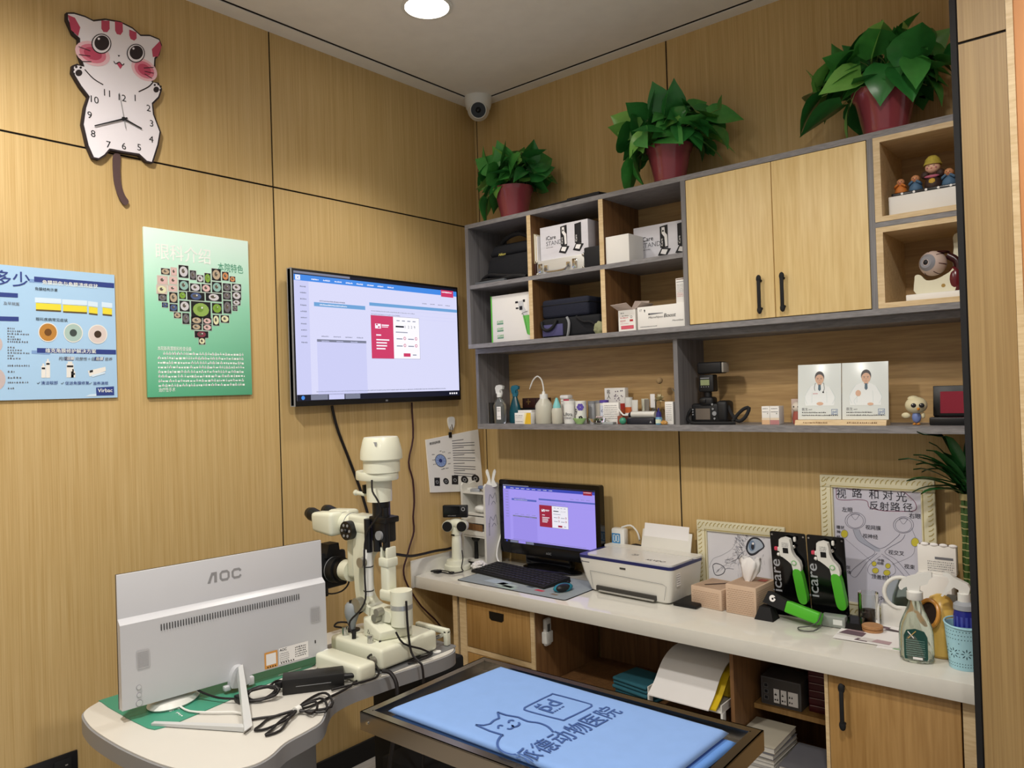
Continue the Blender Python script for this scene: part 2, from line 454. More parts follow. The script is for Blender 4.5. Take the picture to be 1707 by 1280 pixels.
for s, u, v, w in (('11', 352, 565, 22), ('12', 442, 597, 36), ('1', 519, 602, 6), ('10', 282, 600, 40), ('2', 602, 668, 26), ('9', 254, 686, 26), ('3', 621, 762, 26), ('8', 274, 795, 28), ('4', 619, 858, 28), ('7', 362, 866, 26), ('6', 452, 884, 26), ('5', 544, 900, 26)):
    b = MB(SW); x, y = cz(u, v); b.text(s, x, y, 0.0245, z + .0003, INK, 'c', bold=.004); b.build('numeral', t)
hub = cz(448, 705)
for nm, (u, v), w in (('minute_hand', (278, 734), .0055), ('hour_hand', (556, 772), .006), ('second_hand', (420, 550), .002)):
    b = MB(SW); e = cz(u, v); dx, dy = e[0] - hub[0], e[1] - hub[1]; l = math.hypot(dx, dy); nx, ny = -dy / l * w / 2, dx / l * w / 2
    bk = (hub[0] - dx * .12, hub[1] - dy * .12) if nm != 'second_hand' else (hub[0] - dx * .38, hub[1] - dy * .38)
    b.prism([(bk[0] + nx, bk[1] + ny), (bk[0] - nx, bk[1] - ny), (e[0] - nx * .7, e[1] - ny * .7), (e[0] + nx * .7, e[1] + ny * .7)], .028, .029, INK if nm != 'second_hand' else GREYP)
    if nm == 'minute_hand': b.lathe([(0, .0305), (.006, .0305), (.006, .023)], INK, c=(hub[0], hub[1], 0), n=16)
    b.build(nm, t)
b = MB(SW)
tl = [(398, 905), (437, 908), (438, 1000), (445, 1085), (465, 1150), (490, 1195), (465, 1212), (430, 1160), (405, 1080), (396, 1000)]
b.prism(smooth2([cz(*p) for p in tl], 3), .009, .0125, flat('clock_tail', '#55403f'))
b.build('tail', t)

# ---- green eye poster
t = thing('poster', 'green poster with a heart made of small round eye photos', 'poster', (0, -1.755, 1.629), group='posters on the left wall')
GP = mat('poster_green', '#6fc79a', 0.35, var=0)
nt = GP.node_tree; tc = nt.nodes.new('ShaderNodeTexCoord'); sx = nt.nodes.new('ShaderNodeSeparateXYZ'); rp = nt.nodes.new('ShaderNodeValToRGB'); dv = nt.nodes.new('ShaderNodeMath'); dv.operation = 'DIVIDE'; dv.inputs[1].default_value = .605
nt.links.new(tc.outputs['Object'], sx.inputs[0]); nt.links.new(sx.outputs['Z'], dv.inputs[0]); nt.links.new(dv.outputs[0], rp.inputs[0]); nt.links.new(rp.outputs[0], nt.nodes['Principled BSDF'].inputs['Base Color'])
rp.color_ramp.elements[0].color = lin('#62bd92'); rp.color_ramp.elements[1].color = lin('#d8efe5'); rp.color_ramp.elements[1].position = .97
e = rp.color_ramp.elements.new(.55); e.color = lin('#98d8b8')
PW, PH = .405, .604
b = MB(SW); b.box(0, PW, 0, PH, 0.002, 0.012, GP, bev=.0015); b.build('panel', t)
hp = homog([(945, 75), (1630, 172), (1655, 1183), (970, 1195)], [(0, PH), (PW, PH), (PW, 0), (0, 0)])
b = MB(SW); z = .0128
tiles = [(1055, 345, 1118, 390, 'd'), (1118, 340, 1165, 400, 'p'), (1170, 325, 1240, 410, 'w'), (1243, 360, 1290, 425, 'g'), (1290, 390, 1338, 440, 'w'), (1340, 378, 1385, 448, 'n'), (1387, 348, 1452, 430, 'd'), (1455, 370, 1503, 430, 'o'), (1505, 400, 1547, 440, 'o'), (1030, 393, 1105, 455, 'p'), (1107, 400, 1168, 455, 'p'), (1170, 422, 1243, 495, 't'), (1245, 445, 1318, 500, 'w'), (1320, 450, 1385, 505, 'p'), (1388, 435, 1458, 508, 't'), (1460, 445, 1518, 500, 'g'), (1520, 448, 1585, 498, 'w'), (1025, 455, 1100, 515, 'y'), (1100, 457, 1168, 500, 'p'), (1037, 515, 1097, 562, 'g'), (1108, 503, 1168, 575, 'd'), (1172, 500, 1223, 550, 'n'), (1225, 500, 1345, 555, 'b'), (1347, 508, 1457, 562, 'w'), (1460, 503, 1517, 555, 'g'), (1520, 500, 1585, 555, 'w'), (1060, 570, 1105, 605, 'b'), (1110, 580, 1168, 630, 'b'), (1175, 558, 1247, 630, 'w'), (1250, 562, 1385, 668, 'N'), (1388, 575, 1458, 645, 'n'), (1462, 560, 1520, 645, 'g'), (1523, 555, 1580, 590, 'w'), (1523, 592, 1560, 630, 'g'), (1138, 635, 1190, 675, 'd'), (1193, 640, 1245, 713, 'g'), (1250, 665, 1328, 710, 'd'), (1328, 672, 1390, 713, 'p'), (1393, 653, 1440, 725, 'y'), (1445, 655, 1505, 705, 'y'), (1250, 712, 1325, 750, 'd'), (1328, 715, 1390, 755, 'p'), (1273, 758, 1368, 800, 'm'), (1300, 803, 1348, 848, 'y')]
TC = {'d': '#b7a58c', 'p': '#d9b7b4', 'w': '#c9c6cb', 'g': '#6f6b70', 'n': '#7ba33c', 'o': '#c98a5a', 't': '#8fb6ad', 'y': '#dcdcb4', 'b': '#4a5c86', 'N': '#8cab55', 'm': '#7d3446'}
TB = flat('tile_black', '#121416'); TWH = flat('tile_frame', '#d9ded8')
for (x0, y0, x1, y1, k) in tiles:
    c = [hp(x0, y0), hp(x1, y0 + (x1 - x0) * .1), hp(x1, y1 + (x1 - x0) * .1), hp(x0, y1)]
    xa, ya, xb, yb = c[0][0], c[0][1], c[2][0], c[2][1]
    b.rect(xa, yb, xb, ya, z, TWH)
    pale = k in 'py' and x0 < 1120
    b.rect(xa + .0012, yb + .0012, xb - .0012, ya - .0012, z + .0003, flat('tile_pale', '#cbb9ad') if pale else TB)
    cx, cy = (xa + xb) / 2, (ya + yb) / 2; rx, ry = abs(xb - xa) * .4, abs(ya - yb) * .4
    b.disc(cx, cy, min(rx, ry * 1.6), z + .0006, flat('tile_eye_' + k, TC[k]), ry=ry, n=14)
    b.disc(cx - rx * .1, cy + ry * .1, rx * .4, z + .0009, flat('tile_iris_' + k, '#6e8f3a' if k in 'nN' else '#5c5448'), ry=ry * .45, n=10)
    b.disc(cx + rx * .12, cy + ry * .3, rx * .12, z + .0012, TWH, n=6)
b.build('photo_heart', t)
b = MB(SW); PWT = flat('poster_white', '#f2f7f2')
b.text('眼科介绍', .041, PH - .105, .047, z, PWT, bold=.022, w=.205)
b.build('title', t); b = MB(SW); b.text('本院特色', .275, PH - .128, .027, z, flat('poster_teal', '#58a184'), bold=.01, w=.105)
b.build('subtitle', t); b = MB(SW)
for i in range(10):
    y = .168 - i * .0165
    if i == 0: b.text('本院新购置眼科检查设备', .038, y, .0125, z, PWT, bold=.006, w=.125)
    elif i == 9: b.text('治疗性手术', .038, y, .0125, z, PWT, bold=.006, w=.06)
    else: b.scrib(.038 if i > 1 else .058, .375, y, .0115, z, PWT, seed=i, gap=.15)
b.build('body_text', t)

# ---- blue poster
t = thing('poster', 'pale blue poster with yellow band diagrams and three round eye pictures', 'poster', (0, -2.476, 1.632), group='posters on the left wall')
BPW, BPH = .62, .42
BP = mat('poster_blue', '#a9cdec', 0.4, var=.05, scale=3)
b = MB(SW); b.box(0, BPW, 0, BPH, .002, .008, BP); b.build('panel', t)
hb = homog([(0, 325), (757, 385), (775, 1195), (0, 1220)], [(.279, BPH), (BPW, BPH), (BPW, 0), (.273, 0)])
b = MB(SW); z = .0088
NAVY = flat('poster_navy', '#2c3f86'); YEL = flat('poster_yellow', '#e8d83c'); BLT = flat('poster_pale', '#d3e6f5'); MID = flat('poster_mid', '#7d9fd0')
def hr(x0, y0, x1, y1, m, dz=0):
    b.poly([hb(x0, y0), hb(x1, y0), hb(x1, y1), hb(x0, y1)], z + dz, m)
def hq(pts, m, dz=0): b.poly([hb(*p) for p in pts], z + dz, m)
hq([(230, 402), (755, 440), (755, 472), (230, 436)], NAVY); hq([(198, 418), (315, 425), (315, 448), (198, 440)], MID, -.0003)
hq([(245, 872), (765, 880), (765, 910), (245, 903)], NAVY); hq([(210, 888), (330, 892), (330, 915), (210, 910)], MID, -.0003)
hq([(-60, 505), (123, 514), (123, 542), (-60, 535)], NAVY); hq([(-60, 665), (127, 668), (127, 697), (-60, 695)], NAVY)
for (x0, x1, yy) in ((240, 405, 575), (418, 575, 585), (588, 645, 595), (678, 740, 600)):
    hq([(x0, yy), (x1, yy + 8), (x1, yy + 48), (x0, yy + 42)], YEL); hq([(x0, yy + 42), (x1, yy + 48), (x1, yy + 58), (x0, yy + 52)], flat('poster_brown', '#5d4a2a'))
    hq([(x0 - 6, yy - 36), (x1 + 2, yy - 28), (x1 + 2, yy + 4), (x0 - 6, yy - 2)], BLT)
for (cx, cy, cA, cB) in ((318, 768, '#b98238', '#6b4417'), (484, 770, '#a9c2bb', '#3c4644'), (645, 778, '#d6c9c4', '#3c2a1c')):
    for r, m in ((64, WHITE), (58, flat('eye_' + cA, cA)), (24, flat('eye_' + cB, cB))):
        b.poly([hb(cx + r * math.cos(2 * PI * i / 22), cy + r * math.sin(2 * PI * i / 22)) for i in range(22)], z + .0003 * (3 - r / 30), m)
def htx(s, u, v, px, m, bold=.01, al='l', shear=0.0):
    x, y = hb(u, v); b.text(s, x, y, px * .00046, z + .0006, m, al, bold=bold, shear=shear)
htx('角膜损伤与角膜溃疡症状', 283, 450, 25, PWT, .02); htx('维克角膜修护解决方案', 300, 900, 25, PWT, .02)
htx('角膜结构示意', 235, 490, 18, INK); htx('眼科疾病常见症状', 240, 690, 19, INK)
htx('构筑', 385, 950, 22, GREYINK, shear=.2); htx('完整性＋促进', 495, 950, 20, GREYINK, shear=.2); htx('营养', 690, 950, 20, GREYINK, shear=.2)
for x0, s in ((432, '泪膜'), (626, '角膜')):
    hq([(x0, 928), (x0 + 60, 928), (x0 + 54, 952), (x0 - 4, 952)], NAVY); htx(s, x0 + 4, 948, 20, PWT, .02, shear=.2)
for u, s in ((270, '清洁眼部'), (428, '促进角膜修复'), (612, '滋养滴眼')):
    htx('✓', u - 28, 1112, 22, INK); htx(s, u, 1112, 20, NAVY, .012)
hq([(632, 1130), (750, 1122), (752, 1180), (634, 1184)], NAVY); htx('Virbac', 643, 1162, 30, PWT, .02)
hq([(560, 1190), (634, 1188), (634, 1172), (590, 1176)], BLT)
htx('多少', -32, 452, 84, NAVY, .045)
htx('及早就医', 28, 588, 18, GREYINK)
for i, yy in enumerate((745, 762, 780, 798, 815, 832, 870, 888, 906, 925, 942, 990, 1030, 1070, 1102, 1140)):
    x, y = hb(52, yy + 4); b.scrib(x, x + .02 + .02 * ((i * 7) % 3), y, .006, z + .0006, GREYINK, i)
for r, cy in ((60, 850), (78, 1080)):
    b.poly([hb(-40 + r * math.cos(2 * PI * i / 22), cy + r * math.sin(2 * PI * i / 22)) for i in range(22)], z, flat('eye_pale', '#c4b5b4'))
# little drawn products
for (x0, y0, x1, y1) in ((272, 990, 300, 1068), (302, 960, 330, 1068), (438, 975, 485, 1065), (468, 1025, 496, 1065)):
    hr(x0, y0, x1, y1, WHITE); hr(x0 + 3, y0 + 10, x1 - 3, y0 + 22, INK, .0003); hr(x0 + 8, y0 - 16, x1 - 8, y0, WHITE)
hq([(578, 1020), (695, 992), (697, 1020), (590, 1058)], WHITE); hq([(590, 1018), (612, 1013), (612, 1028), (590, 1033)], INK, .0003)
hq([(600, 1050), (690, 1025), (694, 1036), (608, 1062)], BLT, .0003)
b.build('print', t)

# ---- screen picture shared by the two monitors
def screen_ui(M, w, h, bg, blue, red, tint, strength):
    b = MB(M); s = strength
    BG = em('screen_' + bg + tint, bg, s); BL = em('screen_blue' + tint, blue, s); RD = em('screen_red' + tint, red, s * .9)
    WT = em('screen_white' + tint, '#f4f2fb', s); GR = em('screen_grey' + tint, '#8b90a8', s * .7); DK = em('screen_dark' + tint, '#0d1430', s * .6); PL = em('screen_pale' + tint, tint, s); BL2 = em('screen_bar' + tint, '#6fa6dc' if tint == '#c6c8ee' else '#5a6cc8', s * .9)
    b.rect(0, 0, w, h, 0, BG); z = .0005
    R = lambda x0, y0, x1, y1, m, dz=0: b.rect(x0 * w, (1 - y1) * h, x1 * w, (1 - y0) * h, z + dz, m)
    R(0, 0, 1, .025, DK); R(0, 0, .3, .018, GR, .0003); R(0, .025, 1, .072, BL); R(.885, .022, .975, .085, RD, .0004)
    R(.008, .03, .032, .068, WT, .0004)
    for i in range(8): b.scrib((.09 + i * .062) * w, (.130 + i * .062) * w, (1 - .058) * h, .014 * h, z + .0004, WT, i, gap=.05)
    b.stroke([(.013 * w, (1 - .062) * h), (.027 * w, (1 - .036) * h)], .004 * h, z + .0008, BL, smooth=0); b.stroke([(.013 * w, (1 - .036) * h), (.027 * w, (1 - .062) * h)], .004 * h, z + .0008, BL, smooth=0)
    b.scrib(.89 * w, .965 * w, (1 - .048) * h, .016 * h, z + .0007, WT, 4, gap=.05)
    for i in range(10): b.scrib(.030 * w, .062 * w, (1 - .122 - i * .048) * h, .013 * h, z, GR, i, gap=.05); R(.012, .108 + i * .048, .021, .124 + i * .048, PL, .0002)
    R(.0, .072, .075, .955, PL, -.0003)
    b.scrib(.13 * w, .27 * w, (1 - .222) * h, .012 * h, z, GR, 3, gap=.1); b.scrib(.13 * w, .28 * w, (1 - .252) * h, .012 * h, z + .0003, WT, 5, gap=.1); R(.10, .23, .385, .262, BL2); R(.41, .195, 1, .222, BL2); [b.scrib((.75 + i * .055) * w, (.785 + i * .055) * w, (1 - .168) * h, .010 * h, z, GR, i, gap=.1) for i in range(4)]
    b.scrib(.42 * w, .70 * w, (1 - .268) * h, .010 * h, z, GR, 8, gap=.4); b.scrib(.42 * w, .60 * w, (1 - .295) * h, .010 * h, z, GR, 9, gap=.4); [R(.41, y_, 1, y_ + .002, PL) for y_ in (.245, .28, .31)]
    R(.11, .52, .385, .955, PL); R(.11, .52, .385, .54, GR, .0003); [b.scrib((.135 + i * .065) * w, (.175 + i * .065) * w, (1 - .50) * h, .011 * h, z, GR, i, gap=.1) for i in range(4)]; [b.scrib((.135 + i * .08) * w, (.175 + i * .08) * w, (1 - .537) * h, .010 * h, z + .0006, PL, i, gap=.1) for i in range(3)]
    R(.415, .30, .725, .665, WT, .0006); b.outline(.415 * w, .335 * h, .725 * w, .70 * h, .0012, z + .0009, GR)
    R(.415, .30, .553, .665, RD, .0009)
    R(.44, .37, .475, .41, WT, .0012); R(.48, .375, .525, .385, WT, .0012); R(.48, .392, .52, .398, WT, .0012)
    for i, (yy, l) in enumerate(((.46, .03), (.50, .08), (.525, .065), (.55, .065), (.575, .055))): R(.445, yy, .445 + l, yy + .011, WT, .0012)
    R(.445, .372, .456, .384, RD, .0014); R(.457, .392, .468, .404, RD, .0014)
    for i in range(4): R(.575 + i * .035, .33, .595 + i * .035, .337, GR, .0009)
    b.text('1', .628 * w, (1 - .395) * h, .014 * h * 1.7, z + .0012, INK, bold=.01); b.text('2', .648 * w, (1 - .395) * h, .014 * h * 1.7, z + .0012, INK); b.text('2', .668 * w, (1 - .395) * h, .014 * h * 1.7, z + .0012, INK); b.text('9', .688 * w, (1 - .395) * h, .014 * h * 1.7, z + .0012, INK)
    R(.568, .378, .622, .392, DK, .0009); R(.568, .43, .645, .437, GR, .0009)
    for i in range(2):
        for j in range(2):
            R(.572 + i * .075, .487 + j * .062, .61 + i * .075, .495 + j * .062, GR, .0009); b.disc((.625 + i * .075) * w, (1 - .485 - j * .062) * h, .008 * w, z + .0009, RD, n=12); b.disc((.625 + i * .075) * w, (1 - .485 - j * .062) * h, .005 * w, z + .0012, WT, n=12)
    R(.615, .615, .66, .645, RD, .0009); R(.675, .625, .70, .633, GR, .0009)
    b.scrib(.10 * w, .90 * w, (1 - .936) * h, .011 * h, z, GR, 12, gap=.15)
    R(0, .952, 1, 1, DK); R(.07, .955, .16, .995, GR, .0003); R(.165, .955, .25, .995, PL, .0003); R(.255, .955, .34, .995, GR, .0003)
    b.disc(.03 * w, .024 * h, .016 * h, z + .0003, BL, n=14)
    for i in range(4): R(.925 + i * .016, .97, .935 + i * .016, .985, WT, .0003)
    return b

# ---- television
t = thing('television', 'large wall mounted flat television showing a pink window on a pale screen', 'television', (0, -.705, 1.575))
b = MB(SIDE((0, -.485, 0))); TVW, TVH = .97, .566
b.box(0, TVW, 0, TVH, .03, .056, BLACK, bev=.004); b.box(.2, .77, .06, .4, .022, .034, BLACKM, bev=.004)
b.box(0, .004, 0, TVH, .028, .058, GREYP); b.build('case', t)
b = MB(SIDE((0, -.485, 0))); b.box(.3, .67, .15, .4, .001, .022, BLACKM); b.build('wall_bracket', t)
screen_ui(SIDE((.0568, -.485 + .013, .022)), TVW - .026, TVH - .033, '#d3d4f2', '#3f86e0', '#d23a68', '#c6c8ee', .97).build('screen', t)
b = MB(SIDE((0, -.485, 0))); b.rect(.478, .007, .492, .015, .0566, GREYINK); b.build('badge', t)

# ---- wall cables
CBL = mat('cable_black', '#120d0e', 0.5)
b = MB(); b.tube([(.02, -.98, 1.572), (.018, -.972, 1.54), (.016, -.947, 1.457), (.014, -.888, 1.322), (.02, -.828, 1.16), (.05, -.80, 1.0), (.10, -.78, .90), (.10, -.732, .90), (.06, -.60, .862), (.03, -.5, .848), (.022, -.40, .845), (.024, -.33, .84), (.022, -.25, .835), (.022, -.235, .79)], .0065, CBL)
tag(b.build('power_cable'), 'thick black cable sloping down the left wall from the television', 'cable', 'cables hanging from the television')
b = MB(); b.tube([(.014, -.515, 1.572), (.013, -.514, 1.53), (.012, -.512, 1.402), (.012, -.545, 1.29), (.012, -.522, 1.203), (.012, -.517, 1.10), (.012, -.527, 1.03), (.012, -.525, .96), (.012, -.552, .90), (.014, -.575, .85), (.015, -.60, .791), (.016, -.58, .718), (.02, -.50, .60), (.02, -.375, .47), (.02, -.3, .3), (.02, -.28, .1)], .0042, mat('cable_brown', '#35141a', 0.5))
tag(b.build('signal_cable'), 'thin dark red wavy cable hanging straight down below the television', 'cable', 'cables hanging from the television')

# ---- dome camera
t = thing('security_camera', 'white dome security camera in the ceiling corner', 'security camera', (.125, -.10, CEIL))
b = MB(); b.lathe([(0, 0), (.072, 0), (.071, -.02), (.062, -.055), (.057, -.062), (0, -.062)], WPLAST, n=32); b.build('base', t)
dirv = Vector((.64, -.72, -.36)).normalized()
b = MB(); b.ell((0, 0, -.062), .056, WPLAST, 24, 14); b.build('ball', t)
b = MB(); c0 = Vector((0, 0, -.062)); b.cyl(c0 + dirv * .030, c0 + dirv * .0565, .047, WPLAST, r1=.041, n=28); b.cyl(c0 + dirv * .0565, c0 + dirv * .0585, .037, mat('lens_black', '#0b1114', 0.15), n=28); b.ell(c0 + dirv * .056, .014, mat('lens_glass', '#101820', 0.05), 14, 8); b.build('lens', t)

# ---- calendar and hook
t = thing('calendar', 'white hanging chart with a blue eye diagram tilted on the left wall', 'wall chart', (0, -.24, 1.415))
hc = homog([(92, 235), (478, 165), (518, 540), (120, 640)], [(-.187, -.028), (.187, .0), (.213, -.324), (-.166, -.286)])
b = MB(SW)
cpts = [hc(92, 235), hc(478, 165), hc(518, 540), hc(120, 640)]
b.prism(cpts, .003, .010, CARD); b.build('pages', t)
b = MB(SW); z = .0106; CB = flat('chart_blue', '#8fa6d6')
def cp(u, v, r, m, dz=0, n=18): b.poly([hc(u + r * math.cos(2 * PI * i / n), v + r * math.sin(2 * PI * i / n)) for i in range(n)], z + dz, m)
cp(214, 380, 47, INK); cp(214, 380, 43, CB, .0003); cp(213, 380, 14, flat('chart_navy', '#2b3a78'), .0006)
for a in range(10): b.stroke([hc(214 + 16 * math.cos(a * .63), 380 + 16 * math.sin(a * .63)), hc(214 + 40 * math.cos(a * .63), 380 + 40 * math.sin(a * .63))], .0012, z + .0006, flat('chart_navy', ''), smooth=0)
for i, (u, v) in enumerate(((150, 342), (152, 382), (158, 415), (215, 312), (238, 316), (282, 320), (280, 358), (282, 395), (264, 430), (240, 436), (226, 442))):
    x, y = hc(u - 8, v + 4); b.scrib(x, x + .018, y, .006, z, INK, i)
b.build('eye_diagram', t); b = MB(SW); b.text('眼球结构图', *hc(124, 272), .011, z, INK, bold=.03, rot=.08)
for i in range(15):
    u0 = 305 + i * 1.0; v0 = 238 + i * 16 + (8 if i > 8 else 0)
    x0, y0 = hc(u0, v0); x1, y1 = hc(u0 + (150 if i % 3 else 80), v0 - 12)
    b.stroke([(x0, y0), (x1, y1)], .0035, z, GREYINK, smooth=0)
b.build('chart_text', t)
for (u, v, r, rd) in ((180, 545, 24, 0), (255, 525, 20, 1), (325, 505, 24, 0), (394, 490, 22, 1), (466, 470, 22, 1)):
    b = MB(SW)
    if rd: cp(u, v, r + 3, INK); cp(u, v, r * .6, GREYP, .0003); cp(u, v, r * .3, INK, .0006)
    else: b.poly([hc(u - r, v - r - 6), hc(u + r, v - r - 14), hc(u + r, v + r + 2), hc(u - r, v + r + 10)], z, INK); cp(u, v, r * .55, GREYP, .0003); cp(u, v, r * .3, INK, .0006)
    b.build('eye_photo', t)
b = MB(SW); x, y = hc(292, 200); b.box(x - .01, x + .01, y - .012, y + .016, .008, .014, BLACK, bev=.002); b.tube([(x - .006, y + .014, .012), (x, y + .045, .016), (x + .006, y + .014, .012)], .0012, CHROME, n=6); b.build('binder_clip', t)
t2 = thing('adhesive_hook', 'small white adhesive wall hook above the hanging chart', 'hook', (0, -.2455, 1.442))
b = MB(SW); b.prism(smooth2([(-.02, .045), (.02, .045), (.022, .01), (.012, -.012), (0, -.018), (-.012, -.012), (-.022, .01)], 3), .001, .008, WPLAST); b.build('pad', t2)
b = MB(SW); b.tube([(0, .01, .008), (0, -.008, .012), (0, -.018, .016), (0, -.014, .02)], .003, CHROME); b.build('hook_wire', t2)

# ---- socket near the floor
t = thing('wall_socket', 'black double power socket plate low on the left wall', 'power socket', (0, -2.10, .445))
b = MB(SW); b.box(-.09, .09, -.045, .045, 0, .008, mat('socket_black', '#1d1d20', 0.3), bev=.003)
b.build('plate', t)
for s in (-.045, .045):
    b = MB(SW); b.box(s - .026, s + .026, -.035, .03, .008, .0105, BLACKM, bev=.002); b.box(s - .012, s - .008, -.012, .004, .0105, .011, CHROME); b.box(s + .006, s + .014, .008, .012, .0105, .011, CHROME); b.build('outlet', t)
# ================================================================ cabinets on the back wall
def mbw(t): return MB(Matrix.Translation(-Vector(t.location)))
t = thing('wall_cabinet', 'long grey framed wall cabinet with open cells, two oak doors and oak cubbies', 'cabinet', (1.24, 0, 1.82))
b = mbw(t)
YF = -.30
b.box(.192, 2.42, YF, -.001, 2.399, 2.419, GREYW); b.box(.192, 2.42, YF, -.001, 1.821, 1.841, GREYW)
b.box(.192, .213, YF, -.001, 1.841, 2.399, GREYV); b.box(1.343, 1.362, YF, -.012, 1.841, 2.399, GREYV)
b.box(2.018, 2.036, YF, -.012, 1.841, 2.399, GREYV); b.box(2.402, 2.42, YF, -.001, 1.841, 2.399, GREYV)
b.box(2.036, 2.402, YF, -.012, 2.106, 2.122, GREYW)
b.build('frame', t)
b = mbw(t); b.box(.213, 1.343, YF + .002, -.012, 2.106, 2.125, GREYW); b.build('shelf_board', t)
for x0, x1 in ((.576, .598), (.963, .985)):
    for z0, z1 in ((1.841, 2.106), (2.125, 2.399)):
        b = mbw(t); b.box(x0, x1, YF + .001, -.012, z0, z1, BROWNP); b.box(x0, x1, YF, YF + .001, z0, z1, OAKE); b.build('divider', t)
b = mbw(t); b.box(.213, 2.402, -.012, -.002, 1.841, 2.399, OAKH); b.build('back_panel', t)
for i, (x0, x1, hx) in enumerate(((1.3655, 1.6965, 1.648), (1.6995, 2.0155, 1.731))):
    b = mbw(t); b.box(x0, x1, -.302, -.284, 1.8435, 2.3965, OAK, bev=.001); d = b.build('door', t)
    b = mbw(t); zz = 1.928
    b.box(hx - .0065, hx + .0065, -.327, -.319, zz - .062, zz + .062, BLACKM, bev=.003)
    for s in (-.05, .05): b.ell((hx, -.322, zz + s * 1.12), (.0095, .006, .014), BLACKM, 12, 8); b.cyl((hx, -.302, zz + s), (hx, -.322, zz + s), .005, BLACKM)
    b.build('handle', d)
for z0, z1 in ((2.123, 2.3985), (1.8415, 2.105)):
    b = mbw(t); x0, x1, w = 2.037, 2.401, .021
    b.box(x0, x1, -.301, -.014, z0, z0 + .017, OAKE); b.box(x0, x1, -.301, -.014, z1 - .017, z1, OAKE)
    b.box(x0, x0 + w, -.301, -.014, z0 + .017, z1 - .017, OAKE); b.box(x1 - w, x1, -.301, -.014, z0 + .017, z1 - .017, OAKE); b.box(x0 + w, x1 - w, -.02, -.014, z0 + .017, z1 - .017, OAKH)
    b.build('cubby_box', t)
t = thing('wall_shelf', 'low grey open wall shelf mounted under the long cabinet', 'shelf', (1.24, 0, 1.43))
b = mbw(t); YL = -.242
b.box(.183, 2.42, YL, -.001, 1.797, 1.8205, GREYW); b.box(.183, .200, YL, -.001, 1.455, 1.797, GREYV); b.box(2.402, 2.42, YL, -.001, 1.455, 1.797, GREYV)
b.build('frame', t)
b = mbw(t); b.box(.183, 2.42, YL, -.001, 1.431, 1.455, GREYW); b.build('shelf_board', t)
b = mbw(t); b.box(1.257, 1.276, YL, -.012, 1.455, 1.797, GREYV); b.build('divider', t)
b = mbw(t); b.box(.200, 2.402, -.012, -.002, 1.455, 1.797, OAKH); b.build('back_panel', t)

# ---- pothos plants on top of the cabinet
LEAF = [mat('leaf_green', '#4c9a48', 0.28, var=.25, scale=30), mat('leaf_dark', '#35803c', 0.28, var=.25, scale=30), mat('leaf_light', '#78b555', 0.3, var=.2, scale=30)]
STEM = mat('stem_green', '#6f8f48', 0.5)
POT = mat('pot_maroon', '#9a4750', 0.2, var=.05, coat=.3, spec=.5)
SOIL = mat('soil', '#2a1d14', 0.95, scale=60, bump=.4)
def leaf(b, base, d, L, wd, m, droop=.5, up=Vector((0, 0, 1)), clamp=None, fold=.22):
    d = Vector(d).normalized(); side = d.cross(up)
    if side.length < .05: side = Vector((1, 0, 0))
    side.normalize(); n = side.cross(d).normalized()
    prof = [(0, .02), (.04, .30), (.12, .47), (.28, .52), (.48, .44), (.68, .28), (.86, .11), (1, 0)]
    rows = []; p = Vector(base); pt = 0
    for t_, w in prof:
        ang = -droop * t_
        dd = d * math.cos(ang) + n * math.sin(ang); p = p + dd * (L * (t_ - pt)); pt = t_
        nn = n * math.cos(ang) - d * math.sin(ang)
        hw = w * wd
        back = -d * (.10 * L) if t_ == .04 else Vector()
        pts = [p + side * hw + nn * (hw * fold) + back, p + side * hw * .5 + nn * (hw * fold * .7) + back * .5, p, p - side * hw * .5 + nn * (hw * fold * .7) + back * .5, p - side * hw + nn * (hw * fold) + back]
        if clamp: pts = [clamp(q) for q in pts]
        rows.append([b.v(q) for q in pts])
    for r0, r1 in zip(rows, rows[1:]):
        for i in range(4): b.face([r0[i], r0[i + 1], r1[i + 1], r1[i]], m, True)
